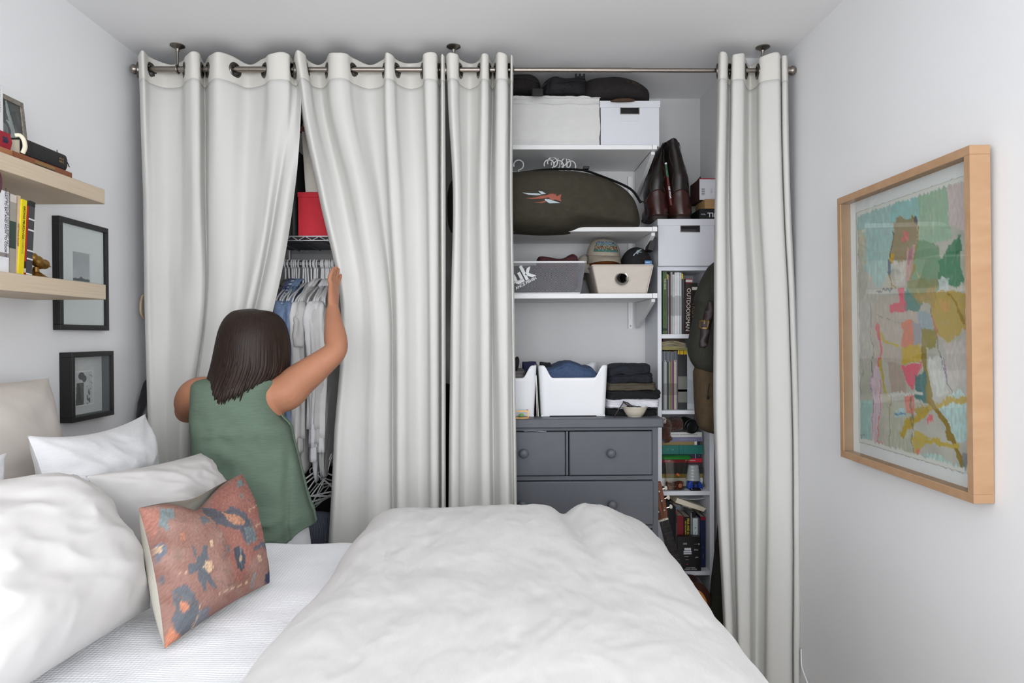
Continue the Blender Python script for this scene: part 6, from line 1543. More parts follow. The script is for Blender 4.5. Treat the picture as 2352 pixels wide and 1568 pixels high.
# legs and feet
for sx, cx in ((-1, 562), (1, 632)):
    h_ = q(cx, 1285, Yw0+.01); kz_ = ZF+.44; x = h_.x
    limb([h_, Vector((x+sx*.005, Yw0+.02, .40)), Vector((x+sx*.006, Yw0+.045, kz_)), Vector((x+sx*.008, Yw0+.015, ZF+.30)), Vector((x+sx*.01, Yw0-.01, ZF+.09)), Vector((x+sx*.01, Yw0-.012, ZF+.06))], [.095, .088, .064, .060, .040, .042])
    body.ell((x+sx*.014, Yw0+.06, ZF+.036), .045, .13, .036, 20, 14)
bo_ = body.build('body', SKIN, W, world=True, smooth=180, recalc=True)
md = bo_.modifiers.new('remesh', 'REMESH'); md.mode = 'VOXEL'; md.voxel_size = .0065; md.use_smooth_shade = True
md = bo_.modifiers.new('smooth', 'SMOOTH'); md.factor = .5; md.iterations = 4
for sx in (-1, 1):
    e_ = MB().ell(hc+Vector((sx*.034, .094, .004)), .014, .011, .012, 14, 10).build('eye', mat('eye_white', (230, 226, 222), .3), W, world=True, smooth=180)
    MB().ell(hc+Vector((sx*.034, .1015, .004)), .006, .005, .006, 12, 8).build('iris', mat('iris_brown', (60, 40, 26), .3), e_, smooth=180)
    MB().tube(crv([hc+Vector((sx*.015, .104, .026)), hc+Vector((sx*.034, .102, .032)), hc+Vector((sx*.054, .088, .026))], 5), .0035, 6).build('eyebrow', HAIR, W, world=True)
MB().tube(crv([hc+Vector((-.025, .108, -.067)), hc+Vector((0, .120, -.067)), hc+Vector((.025, .108, -.067))], 6), .0045, 8, flat=1.4).build('lips', mat('lips', (176, 100, 92), .5), W, world=True)
# pants
pm_ = MB(); rings = []
for py, cx, hw, d in crv([(1170, 588, 104, .145), (1230, 594, 114, .155), (1300, 598, 113, .150), (1335, 598, 98, .125)], 5):
    c = q(cx, py, Yw0); rx_ = hw*Yw0/FPX
    rings.append([(c.x+rx_*math.cos(a), Yw0+d*math.sin(a), c.z) for a in np.linspace(0, 2*PI, 32, endpoint=False)])
pm_.loft(rings)
for sx, cx in ((-1, 562), (1, 632)):
    x = q(cx, 1285, Yw0).x
    pts = crv([(x, Yw0+.01, q(cx, 1285, Yw0).z, .105), (x+sx*.005, Yw0+.02, .40, .102), (x+sx*.006, Yw0+.045, ZF+.44, .080), (x+sx*.008, Yw0+.02, ZF+.30, .076), (x+sx*.01, Yw0-.005, ZF+.12, .064)], 5)
    pm_.tube([p[:3] for p in pts], [p[3] for p in pts], 24)
po_ = pm_.build('trousers', PANT, W, world=True, smooth=180)
md = po_.modifiers.new('remesh', 'REMESH'); md.mode = 'VOXEL'; md.voxel_size = .010; md.use_smooth_shade = True
md = po_.modifiers.new('smooth', 'SMOOTH'); md.factor = .5; md.iterations = 3
# sleeveless top
ed = crv([(862, 532, 604, .055), (870, 470, 634, .085), (880, 449, 641, .105), (900, 447, 635, .125), (930, 447, 639, .135), (955, 447, 650, .137), (975, 447, 668, .138), (1010, 448, 677, .138), (1060, 450, 690, .138), (1120, 455, 704, .142), (1170, 462, 715, .150), (1200, 466, 722, .156), (1240, 470, 727, .160)], 5)
NU = 70
def top_pt(k, u, side):
    py, xl, xr, d = ed[k]
    a = 2*u-1; px = lerp(xl, xr, u)
    c = q(px, py, Yw0)
    fl_ = max(0, 1-abs(a)**2.6)**.5
    z = c.z; yy = Yw0-.01+(-1 if side == 0 else 1)*d*fl_
    f = sstep(880, 1000, py)
    n = .014*fbm(c.x*6+side*9, z*4, 3, 3)*f+.009*(1-2.5*abs(fbm(c.x*4+z*5, z*7-c.x*3, 7+side, 3)))*f
    n += -.020*math.exp(-((px-(672+.05*(py-975)))/5.5)**2)*sstep(975, 1060, py)*(1 if side == 0 else 0)
    n += .020*math.exp(-((py-(1165+.12*(px-600)))/12)**2)*sstep(500, 640, px)*(1 if side == 0 else 0)*(1-sstep(660, 700, px))
    n += .014*math.exp(-((py-(1105-.25*(px-500)))/14)**2)*(1-sstep(520, 600, px))*(1 if side == 0 else 0)
    return Vector((c.x, yy+(n if side else -n)*min(1, fl_*1.8), z))
nk_ = len(ed)
tm = MB()
hem_k = nk_-1
for side in (0, 1):
    vs = []; fs = []
    for k in range(nk_):
        for i in range(NU+1):
            u = i/NU; v = top_pt(k, u, side)
            if k > nk_-16:      # shirt-tail hem rising at the sides
                t = (k-(nk_-16))/15; rise = (sstep(.72, .98, u)*.068+sstep(.25, .02, u)*.05)
                v.z += rise*t
            vs.append(v)
    for k in range(nk_-1):
        for i in range(NU):
            f = (k*(NU+1)+i, k*(NU+1)+i+1, (k+1)*(NU+1)+i+1, (k+1)*(NU+1)+i)
            fs.append(f if side == 0 else f[::-1])
    tm.add(vs, fs)
to = tm.build('top', SHIRT, W, world=True, smooth=180, solid=.004, soff=1, recalc=False)
# binding of the right armhole, hem line
def edge(side, u, k0, k1): return [top_pt(k, u, side) for k in range(k0, k1)]
MB().tube([p+Vector((.002, 0, 0)) for p in edge(0, 1.0, 6, 31)], .0065, 8, flat=.6).build('armhole_binding', SHIRT, W, world=True)
MB().tube([p+Vector((-.002, 0, 0)) for p in edge(0, 0.0, 6, 31)], .0065, 8, flat=.6).build('armhole_binding', SHIRT, W, world=True)
# hair
hp = [(709, 577, 16), (713, 579, 32), (722, 581, 50), (740, 583, 64), (765, 583, 73), (800, 581, 79), (835, 578, 83), (862, 573, 84), (890, 566, 84), (925, 556, 84)]
hd_ = [(709, .02), (713, .05), (722, .085), (740, .112), (765, .132), (800, .140), (835, .140), (855, .150), (875, .172), (895, .182), (930, .178)]
def itp(tab, y, j):
    for a, b in zip(tab, tab[1:]):
        if y <= b[0]: return lerp(a[j], b[j], (y-a[0])/(b[0]-a[0]))
    return tab[-1][j]
Yhd = Yw0+.035
def hairpt(py, phi, inset=0.0, wig=0.0):
    cx, w_, d = itp(hp, py, 1), itp(hp, py, 2), itp(hd_, py, 1)
    if phi > 0 and py > 845: w_ *= 1-.20*sstep(845, 890, py)*math.sin(min(phi, PI/2))
    c = q(cx+(w_-inset/ .00163)*math.sin(phi)+wig, py, Yhd)
    return Vector((c.x, Yhd-(d-inset)*math.cos(phi), c.z))
ends = [(-120, 890), (-95, 905), (-80, 914), (-60, 905), (-45, 912), (-30, 926), (-12, 922), (0, 916), (14, 908), (26, 896), (40, 884), (60, 874), (90, 868), (120, 860)]
hm_ = MB()
rings = []
for py in list(range(709, 720, 3))+list(range(720, 890, 8)):
    rings.append([hairpt(py, R(a), .012) for a in np.linspace(-125, 125, 49)])
hm_.loft(rings, False, False, closed=False)
random.seed(21)
for layer, (n_, ins_) in enumerate(((90, .008), (120, .001))):
    for i in range(n_):
        phi = R(lerp(-124, 124, (i+random.random()*.9)/n_)); pe = itp(ends, math.degrees(phi), 1)+random.uniform(-9, 5)
        if layer == 0: pe -= 8
        p0 = 711+abs(math.degrees(phi))*.03
        ys_ = [p0+(pe-p0)*t for t in (0, .03, .08, .16, .28, .42, .58, .74, .88, 1.0)]
        amp = random.uniform(-1.0, 1.0); ph = random.random()*6
        pts = [hairpt(y, phi*(1 if y > 730 else .55+.45*(y-709)/21), ins_, amp*1.8*math.sin(y*.03+ph)*sstep(740, 860, y)) for y in ys_]
        rad = [.004, .010, .012, .013, .013, .0125, .0115, .0095, .006, .0008]
        hm_.tube(crv([tuple(p)+(r_*random.uniform(.85, 1.1),) for p, r_ in zip(pts, rad)], 2) and [c_[:3] for c_ in crv([tuple(p)+(r_,) for p, r_ in zip(pts, rad)], 2)], [max(.001, c_[3]) for c_ in crv([tuple(p)+(r_,) for p, r_ in zip(pts, rad)], 2)], 7, flat=.55)
pts = [hairpt(y, R(20+(y-850)*.05), .0) for y in (780, 840, 885, 905, 923)]
hm_.tube(pts, [.002, .009, .009, .005, .001], 7, flat=.5)
hm_.build('hair', HAIR, W, world=True, smooth=180)
# ---------------------------------------------------------------- floating shelves on the left wall
BIRCH = mat('birch_veneer', (212, 195, 172), .55, c2=(202, 184, 160), scale=14, stretch=(1, .3, 14), spec=.25)
XSH = -1.352
ends_ = PX(241, 436, XSH).y
def fshelf(label, pt, pb):
    zt_, zb_ = PX(241, pt, XSH).z, PX(241, pb, XSH).z
    r = thing('floating_shelf', label, 'shelf', (XL, 1.5, zb_))
    MB().box(XL, XSH, .95, ends_, zb_, zt_).build('board', BIRCH, r, world=True, bevel=.0015, bseg=1)
    return zt_
zsu = fshelf('upper birch floating shelf on the left wall', 436, 469)
zsl = fshelf('lower birch floating shelf on the left wall, with the row of books', 653.5, 688)
def spine_pt(px, py): return PX(px, py, XSH-.02)
# row of books on the lower shelf: spines face the room (+x), so they stand along y
def lbook(label, pxa, pxb, ptop, c, lines=(), bands=(), dep=.16, tilt=0, xoff=.0, h=None):
    X0 = XSH-.018-xoff
    ya, yb = PX(pxa, 600, X0).y, PX(pxb, 600, X0).y
    zt_ = PX((pxa+pxb)/2, ptop, X0).z
    r = thing('book', label, 'book', (X0, ya, zsl), (R(tilt), 0, 0), None)
    w_, hh = yb-ya, zt_-zsl; t = min(.0022, w_*.2)
    m = mat('cover_%d_%d_%d' % c, c, .5, var=.05, scale=30)
    U = [(0, 0), (0, w_), (-dep, w_), (-dep, w_-t), (-t, w_-t), (-t, t), (-dep, t), (-dep, 0)]
    cv_ = MB().prism(U, 0, hh, 'z').build('cover', m, r, smooth=0)
    MB().box(-dep+.003, -t, t, w_-t, .003, hh-.003).build('pages', PAGE, r, smooth=0)
    # columns: x-dir -> -z, up -> +y, normal -> +x
    rot = Matrix(((0, 0, 1), (0, 1, 0), (-1, 0, 0))).to_euler()
    for s, sz, col, fz, fy in lines: text(s, sz, mat('ink_%d_%d_%d' % col, col, .5), cv_, (.0008, w_*fy, hh*fz), rot)
    for f0_, f1_, col in bands: MB().box(-.001, .0006, -.0002, w_+.0002, hh*f0_, hh*f1_).build('spine_band', mat('ink_%d_%d_%d' % col, col, .5), cv_, smooth=0)
    return r, cv_
DK = (60, 60, 64)
r, cv_ = lbook('wide white book with grey lettering at the left edge of the lower shelf', -22, 20, 434, (226, 226, 228), [('WHAT TO EAT AND HOW TO COOK IT', .0105, DK, .62, .80), ('CANAL HOUSE COOKS EVERY DAY', .0095, (120, 120, 124), .66, .92)], [(.195, .245, (140, 134, 130))], tilt=-1)
MB().lathe([(.018, -.001), (.018, .0008)], 24, M=Matrix.Translation((0, .024, .245)) @ Matrix.Rotation(PI/2, 4, "Y") @ Matrix.Diagonal((1.9, 1, 1, 1))).build('printed_motif', mat('plum_print', (92, 52, 60), .5, var=.4, scale=60), cv_, smooth=0)
lbook('grey-tan book with a dark green spine block on the lower shelf', 21, 34.3, 445, (160, 154, 144), [], [(.32, .66, (54, 70, 62)), (.90, .995, (208, 200, 190))], tilt=-2.2, xoff=.002)
lbook('cream book with faint lettering on the lower shelf', 35, 41.3, 447, (206, 184, 156), [('NOTHING FANCY', .008, (150, 110, 80), .5, .5)], tilt=-3.4, xoff=.004)
lbook('yellow book leaning on the lower shelf', 42, 53.8, 455, (228, 206, 20), [('GEORGE PELECANOS', .010, (70, 66, 20), .70, .5), ('SHOEDOG', .009, (176, 166, 60), .38, .5)], tilt=-4.8)
lbook('slim red book beside the yellow one on the lower shelf', 54.6, 59.6, 470, (196, 48, 36), [], [(.10, .20, (60, 40, 40)), (.04, .10, (220, 214, 206))], tilt=-4.8, xoff=.003)
lbook('dark grey book with white bands at the end of the row on the lower shelf', 60.4, 72.5, 459, (66, 64, 68), [], [(.015, .035, (222, 222, 222)), (.215, .235, (222, 222, 222)), (.325, .345, (222, 222, 222)), (.60, .62, (222, 222, 222)), (.745, .765, (222, 222, 222)), (.93, 1.0, (34, 36, 36))], tilt=-4.8)
# brass figurine bookend
BR2 = mat('aged_brass', (150, 116, 60), .35, metal=.9, var=.25, scale=30)
fy = PX(82, 610, XSH-.06)
r = thing('figurine', 'small brass bird figurine holding up the row of books', 'figurine', (XSH-.06, fy.y, zsl))
MB().lathe([(.032, 0), (.032, .004), (.024, .010), (.010, .020), (.008, .034)], 24).build('base', BR2, r)
bb = MB().tube(crv([(-.005, -.030, .078), (.0, -.012, .062), (.004, .010, .048), (.006, .026, .042)], 6), [.006]*2+[.010]*3+[.014]*4+[.017]*4+[.016]*3+[.013]*2+[.008], 16).build('body', BR2, r, smooth=180)
MB().ell((.006, .030, .046), .015, .016, .015, 16, 12).build('head', BR2, r)
MB().lathe([(.006, 0), (.001, .018)], 10, M=Matrix.Translation((.006, .043, .044)) @ Matrix.Rotation(R(-100), 4, 'X')).build('beak', BR2, r)
# ---- upper shelf
zu = zsu
Xu = XSH-.015
A, B = PX(165, 400, Xu), PX(-40, 330, Xu)
brn = (132, 78, 48)
def flat(label, pxa, pxb, za, zb_, c, X0, dep, lines=(), bands=(), name='book', rot=0):
    ya, yb = PX(pxa, 350, X0).y, PX(pxb, 350, X0).y
    r = thing(name, label, 'book', (X0, (ya+yb)/2, za), (0, 0, R(rot))); w_ = yb-ya; hh = zb_-za; t = min(.0022, hh*.2)
    m = mat('cover_%d_%d_%d' % c, c, .55, var=.08, scale=30)
    U = [(0, 0), (0, hh), (-dep, hh), (-dep, hh-t), (-t, hh-t), (-t, t), (-dep, t), (-dep, 0)]
    cv_ = MB().prism([(p[0], p[1]) for p in U], -w_/2, w_/2, 'y').build('cover', m, r, smooth=0)
    MB().box(-dep+.003, -t, -w_/2+.003, w_/2-.003, t, hh-t).build('pages', PAGE, r, smooth=0)
    return r, cv_, w_, hh
r, cv_, w_, hh = flat('flat brown book with a pasted label under the black bible on the upper shelf', 30, 165, zu+.0003, zu+.021, brn, Xu, .15)
MB().box(-.001, .0006, -w_*.16, w_*.18, .002, .017).build('spine_label', mat('ochre_label', (140, 110, 66), .6), cv_, smooth=0)
MB().box(-.001, .0010, -w_*.16, w_*.18, .004, .008).build('spine_label', mat('ink_60_40_30', (60, 40, 30), .6), cv_, smooth=0)
flat('flat tan book at the left under the red book on the upper shelf', -60, 29, zu+.0003, zu+.018, (164, 108, 72), Xu+.004, .15)
zz0 = zu+.0215
LEAB = mat('black_leather_cover', (30, 29, 29), .55, var=.2, scale=60, bump=.2, bscale=160)
ya, yb = PX(50, 330, Xu-.01).y, PX(146, 360, Xu-.01).y
r = thing('bible', 'thick black leather bible lying on the flat brown book', 'book', (Xu-.004, (ya+yb)/2, zz0)); w_ = yb-ya; hh = .050
rings = []
for y in np.linspace(-w_/2, w_/2, 3):
    rings.append([(.0+.010*math.cos(a)-.004, y, hh/2+hh/2*math.sin(a)) for a in np.linspace(-PI/2, PI/2, 14)]+[(-.13, y, hh), (-.13, y, hh-.004), (-.012, y, hh-.004), (-.012, y, .004), (-.13, y, .004), (-.13, y, 0)])
cv_ = MB().loft(rings).build('cover', LEAB, r, smooth=40)
MB().box(-.126, -.010, -w_/2+.004, w_/2-.004, .0042, hh-.0042).build('pages', PAGE, r, smooth=0)
text('HOLY\nBIBLE', .009, mat('ink_gilt', (130, 108, 70), .5), cv_, (.0068, w_*.34, hh*.5), (R(90), 0, R(90)))
for dy, dz in ((.004, .012), (-.003, -.006)):
    MB().grid(lambda u, v: (-.004-.02*u, w_/2+.002+.020*v+.004*math.sin(u*5), hh*.5+dz+.012*(u-.5)+.006*v), 5, 5).build('torn_page', PAGE, r, smooth=180, solid=.0012)
MB().tube([(-.006, w_/2-.004, hh-.006), (-.004, w_/2+.016, hh-.020), (-.004, w_/2+.026, hh-.032)], .0014, 5).build('ribbon', BLACKF, r)
MB().tube([(-.02, w_/2-.006, hh-.002), (-.02, w_/2-.010, hh+.014)], .0012, 5).build('ribbon', BLACKF, r)
# cream curled item lying at the left end of the bible
MB().tube(crv([(.004, -w_/2-.012, .002), (.010, -w_/2-.010, .020), (.008, -w_/2-.012, .040), (.0, -w_/2-.016, .052), (-.01, -w_/2-.022, .050)], 6), .0075, 10, flat=.7).build('cream_curl', PAGE, r, smooth=180)
ya, yb = PX(-60, 330, Xu-.01).y, PX(20, 330, Xu-.01).y
r = thing('book', 'thick red book with a dark spine patch lying beside the bible', 'book', (Xu-.006, (ya+yb)/2, zu+.0185)); w_ = yb-ya; hh = .048
cv_ = MB().prism([(0, 0), (.006, hh/2), (0, hh), (-.13, hh), (-.13, hh-.003), (-.006, hh-.003), (-.006, .003), (-.13, .003), (-.13, 0)], -w_/2, w_/2, 'y').build('cover', mat('red_cloth', (150, 34, 46), .7, var=.1, scale=60), r, smooth=0)
MB().box(-.126, -.006, -w_/2+.003, w_/2+.004, .003, hh-.003).build('pages', PAGE, r, smooth=0)
MB().add([(.002, w_*.22, .010), (.002, w_*.38, .010), (.0066, w_*.38, hh/2), (.0066, w_*.22, hh/2), (.0022, w_*.38, hh-.010), (.0022, w_*.22, hh-.010)], [(0, 1, 2, 3), (3, 2, 4, 5)]).build('spine_patch', mat('ink_navy', (52, 36, 66), .6), cv_, smooth=0)
# framed photo leaning behind the bible
SILV2 = mat('silver_frame', (150, 142, 132), .4, metal=.6, var=.3, scale=120, bump=.3, bscale=200)
Xf = XSH-.15
a0 = PX(70, 236, Xf); b0 = PX(78, 312, Xf)
ya = PX(-30, 236, Xf).y; yb = a0.y; zb_ = zu; ztp = a0.z
r = thing('photo_frame', 'silver framed black and white photograph standing on the upper shelf', 'picture frame', (Xf, (ya+yb)/2, zb_), (0, R(-6), 0)); w_, hh = yb-ya, ztp-zb_
fw = .016
for (y0, y1, z0, z1) in ((-w_/2, w_/2, hh-fw, hh), (-w_/2, w_/2, 0, fw), (-w_/2, -w_/2+fw, fw, hh-fw), (w_/2-fw, w_/2, fw, hh-fw)):
    MB().box(-.012, .004, y0, y1, z0, z1).build('frame_bar', SILV2, r, smooth=0, bevel=.002)
PHOTO = mat('photo_print', (128, 128, 128), .4, attr='paint')
ph = MB().grid(lambda u, v: (-.002, lerp(-w_/2+fw, w_/2-fw, u), lerp(fw, hh-fw, v)), 60, 60).build('photograph', PHOTO, r, smooth=0)
def pf1(i):
    u, v = (i % 61)/60, (i//61)/60
    du, dv = u-.50, v-.56
    base = (62, 68, 70)
    a = math.atan2(dv, du); rr = math.hypot(du, dv*1.1)
    t = 0
    if abs(rr-.22) < .05 and dv < .15: t = .8
    if rr < .10: t = .5+.3*noise.noise(Vector((u*20, v*20, 0)))
    if u > .6 and abs((u-.62)-(.95-v)*.35) < .05: t = .9
    t += .35*noise.noise(Vector((u*9, v*5, 3)))
    c = lerp(66, 196, max(0, min(1, t))); return [lin(c*.97), lin(c), lin(c)]
paint(ph, pf1)
MB().box(.0, .0006, -w_/2+fw, w_/2-fw, fw, hh-fw).build('pane', pane_glass(), r, smooth=0)
MB().box(-.07, -.012, -.02, .02, 0, hh*.6).build('easel_back', BLACKF, r, smooth=0, bevel=.002) if False else MB().box(-.016, -.012, -w_/2+.004, w_/2-.004, .004, hh-.004).build('backing', BLACKF, r, smooth=0)
# white booklet at the picture's left edge
Xw = XSH-.05
yb = PX(8, 260, Xw).y; zt_ = PX(4, 196, Xw).z
r = thing('book', 'white upright book cut by the left edge of the picture, on the upper shelf', 'book', (Xw, yb-.03, zu+.067))
MB().box(-.12, 0, -.02, .03, 0, zt_-zu-.067).build('cover', mat('cover_226_226_228', (226, 226, 228)), r, bevel=.002)
text('NORTH FORK', .012, mat('ink_60_60_64', DK), r, (.0006, .012, .10), Matrix(((0, 0, 1), (0, 1, 0), (-1, 0, 0))).to_euler())
MB().box(-.117, -.002, -.0185, .0285, -.0004, .002).build('pages', PAGE, r, smooth=0)

# ---------------------------------------------------------------- black frames on the left wall
BLKF = mat('black_frame_wood', (24, 23, 24), .4, var=.15, scale=20)
MATB = mat('mat_board', (226, 228, 226), .85, var=.01)
def bframe(label, pxn, pxf, pn_t, pn_b, depth, side_px, bar, opening, deco):
    """pxn/pxf: image x of the near and far wall edge; heights on the near wall edge."""
    An, Bn = PX(pxn, pn_t, XL), PX(pxn, pn_b, XL); yn, yf = An.y, PX(pxf, pn_t, XL).y
    z0, z1 = Bn.z, An.z
    r = thing('picture_frame', label, 'picture frame', (XL, (yn+yf)/2, z0))
    for nm, (y0, y1, za, zb_) in (('top', (yn, yf, z1-bar, z1)), ('bottom', (yn, yf, z0, z0+bar)), ('near', (yn, yn+bar, z0+bar, z1-bar)), ('far', (yf-bar, yf, z0+bar, z1-bar))):
        MB().box(XL+.001, XL+depth, y0, y1, za, zb_).build('frame_bar', BLKF, r, world=True, smooth=0, bevel=.001, bseg=1)
    return r, yn, yf, z0, z1
r, yn, yf, z0, z1 = bframe('tall black frame with a wide white mat, behind the lower floating shelf', 118, 232.5, 494.5, 757.5, .028, 0, .020, None, None)
xm = XL+.018
MB().box(XL+.004, xm-.004, yn+.01, yf-.01, z0+.01, z1-.01).build('backing', BLKF, r, world=True, smooth=0)
oy0, oy1 = PX(167, 620, xm).y, PX(209, 620, xm).y; oz1, oz0 = PX(188, 580, xm).z, PX(188, 648, xm).z
mb = MB(); mb.box(xm-.002, xm, yn+.015, oy0, z0+.015, z1-.015).box(xm-.002, xm, oy1, yf-.015, z0+.015, z1-.015).box(xm-.002, xm, oy0, oy1, z0+.015, oz0).box(xm-.002, xm, oy0, oy1, oz1, z1-.015)
mb.build('mat_board', MATB, r, world=True, smooth=0)
ph = MB().grid(lambda u, v: (xm-.0025, lerp(oy0-.002, oy1+.002, u), lerp(oz0-.002, oz1+.002, v)), 40, 50).build('photograph', PHOTO, r, world=True, smooth=0)
def pf2(i):
    u, v = (i % 41)/40, (i//41)/50
    if u < .06 or u > .94 or v < .04 or v > .96: return [lin(226)]*3
    tree = .13+.05*abs(noise.noise(Vector((u*14, 0, 1))))+.06*math.exp(-((u-.5)/.08)**2)
    if v < tree and v > .05: c = 62+30*noise.noise(Vector((u*20, v*30, 2)))
    else: c = 186-18*v+8*noise.noise(Vector((u*3, v*3, 4)))
    return [lin(c), lin(c*1.01), lin(c*1.02)]
paint(ph, pf2)
MB().box(XL+.0225, XL+.023, yn+.015, yf-.015, z0+.015, z1-.015).build('pane', pane_glass(), r, world=True, smooth=0)
r, yn, yf, z0, z1 = bframe('deep black shadow-box frame with a black and white couple photo, low on the left wall', 135, 234, 809.5, 972, .047, 0, .018, None, None)
xm = XL+.010
MB().box(XL+.002, xm, yn+.01, yf-.01, z0+.01, z1-.01).build('mat_board', mat('mat_grey_white', (206, 204, 202), .85), r, world=True, smooth=0)
oy0, oy1 = PX(172, 890, xm+.003).y, PX(214, 890, xm+.003).y; oz1, oz0 = PX(190, 852, xm+.003).z, PX(190, 931, xm+.003).z
ph = MB().grid(lambda u, v: (xm+.003, lerp(oy0, oy1, u), lerp(oz0, oz1, v)), 50, 70).build('photograph', PHOTO, r, world=True, smooth=0)
def pf3(i):
    u, v = (i % 51)/50, (i//51)/70
    if u < .03 or u > .97 or v < .02 or v > .98: return [lin(232)]*3
    n = noise.noise(Vector((u*7, v*9, 5)))
    c = 196+14*n
    w_ = .17+.06*(1-v)
    if v < .66 and abs(u-.25-.05*v) < w_: c = 70+26*n
    if math.hypot((u-.36)/.17, (v-.86)/.11) < 1: c = 52+20*n
    if math.hypot((u-.50)/.13, (v-.78)/.10) < 1: c = 64+20*n
    if .62 < u < .84 and v < .55 and n > .05: c = 96
    if u > .80 and abs(math.sin(v*16+u*6)) < .18 and v > .45: c = 110
    return [lin(c)]*3
paint(ph, pf3)
MB().box(XL+.0415, XL+.042, yn+.014, yf-.014, z0+.014, z1-.014).build('pane', pane_glass(), r, world=True, smooth=0)
sm = MB()   # dark liner of the shadow box
for (y0, y1, za, zb_) in ((yn+.018, yn+.020, z0+.018, z1-.018), (yf-.020, yf-.018, z0+.018, z1-.018), (yn+.018, yf-.018, z0+.018, z0+.020), (yn+.018, yf-.018, z1-.020, z1-.018)): sm.box(xm, XL+.041, y0, y1, za, zb_)
sm.build('liner', mat('dark_liner', (70, 74, 78), .7), r, world=True, smooth=0)

# ---------------------------------------------------------------- framed painting on the right wall
FRW = mat('pale_maple', (187, 151, 118), .5, c2=(177, 140, 106), scale=10, stretch=(1, 3, 3), spec=.25)
XF = XR-.056
yN, yF_ = PX(2238, 700, XF).y, PX(1930.5, 700, XF).y
zT = PX(2238, 332, XF).z; zB = PX(2255, 1163, XF).z
tilt = .012
r = thing('framed_painting', 'abstract figure painting in a pale wood frame on the right wall', 'painting', (XR, (yN+yF_)/2, zB), (0, R(-.8), 0))
hw_, hh = (yF_-yN)/2, zT-zB; b_ = .024
for y0, y1, z0, z1 in ((-hw_, hw_, hh-b_, hh), (-hw_, hw_, 0, b_), (-hw_, -hw_+b_, b_, hh-b_), (hw_-b_, hw_, b_, hh-b_)):
    MB().box(-.056, -.002, y0, y1, z0, z1).build('frame_bar', FRW, r, smooth=0, bevel=.0012, bseg=1)
MB().box(-.020, -.006, -hw_+.012, hw_-.012, .012, hh-.012).build('mat_board', mat('white_board', (240, 239, 238), .85, var=.005), r, smooth=0)
bpy.context.view_layer.update()
# the sheet of paper with a deckle edge
NXp, NYp = 150, 210
py0, py1, pz0, pz1 = -hw_+.058, hw_-.066, .062, hh-.062
def sheet(u, v):
    y, z = lerp(py0, py1, u), lerp(pz0, pz1, v)
    if u in (0, 1): y += .004*noise.noise(Vector((v*40, u, 1)))
    if v in (0, 1): z += .005*noise.noise(Vector((u*40, v, 4)))+.003*noise.noise(Vector((u*90, v, 4)))
    return (-.0225-.0012*noise.noise(Vector((u*3, v*3, 2))), y, z)
ps = MB().grid(sheet, NXp, NYp).build('painted_sheet', mat('gouache', (200, 190, 180), .6, attr='paint', bump=.15, bscale=120), r, smooth=180, solid=.001, soff=-1)
mwp = r.matrix_basis.copy()
pp = np.array([pix(mwp @ Vector(sheet((i % (NXp+1))/NXp, (i//(NXp+1))/NYp))) for i in range((NXp+1)*(NYp+1))])
pp = (pp-np.array([1880, 300]))*1.742
n1 = np.array([noise.noise(Vector((p[0]/34, p[1]/70, 1))) for p in pp]); n2 = np.array([noise.noise(Vector((p[0]/34, p[1]/70, 9))) for p in pp])
n3 = np.array([noise.noise(Vector((p[0]/8, p[1]/30, 5))) for p in pp]); n4 = np.array([noise.noise(Vector((p[0]/60, p[1]/90, 15))) for p in pp])
PXY = np.stack([pp[:, 0]+n1*11+n3*5, pp[:, 1]+n2*16+n3*9], 1)
colr = np.zeros((len(pp), 3)); colr[:] = (196, 190, 176); colr += (n4*16)[:, None]
def pol(s, c, a=1.0, var=14):
    P_ = [tuple(map(float, t.split(','))) for t in s.split()]; x, y = PXY[:, 0], PXY[:, 1]; ins = np.zeros(len(x), bool)
    for k in range(len(P_)):
        (x0, y0), (x1, y1) = P_[k-1], P_[k]
        cnd = ((y0 > y) != (y1 > y)); xi = (x1-x0)*(y-y0)/((y1-y0) if y1 != y0 else 1e-6)+x0; ins ^= cnd & (x < xi)
    al = a*np.clip(.9+n3*.5, .4, 1)[ins, None]
    colr[ins] = colr[ins]*(1-al)+(np.array(c)+(n3[ins]*var)[:, None])*al
def lin_(s, w_, c, a=1.0):
    P_ = [tuple(map(float, t.split(','))) for t in s.split()]; d = np.full(len(PXY), 1e9)
    for (x0, y0), (x1, y1) in zip(P_, P_[1:]):
        v = np.array([x1-x0, y1-y0]); L2 = (v**2).sum(); t = np.clip(((PXY-np.array([x0, y0]))@v)/L2, 0, 1)
        d = np.minimum(d, np.hypot(PXY[:, 0]-x0-t*v[0], PXY[:, 1]-y0-t*v[1]))
    m_ = d < w_/2*(1+.35*n3); al = a*np.ones((m_.sum(), 1)); colr[m_] = colr[m_]*(1-al)+np.array(c)*al
pol('130,310 300,255 300,560 230,640 165,625 160,500 190,420 130,420', (170, 206, 200)); pol('130,420 190,390 200,520 165,560 130,560', (214, 196, 160), .7)
pol('130,440 240,640 240,900 135,1000', (198, 189, 176)); pol('290,270 410,225 408,350 290,370', (150, 202, 198))
pol('370,235 600,150 600,420 480,330', (216, 194, 192)); pol('400,255 512,195 530,430 400,480', (156, 190, 158)); pol('400,330 470,310 470,420 400,440', (176, 198, 170), .7)
pol('395,430 480,470 485,640 360,650 360,560', (118, 156, 118)); pol('360,600 480,590 470,680 380,690', (150, 140, 84), .8)
pol('478,520 545,440 560,415 578,600 552,628 480,605', (62, 128, 88)); pol('545,470 565,410 572,480 550,500', (50, 112, 76))
pol('480,590 528,588 518,652 488,652', (208, 214, 212)); pol('560,620 610,600 620,1380 590,1380', (206, 192, 184), .6)
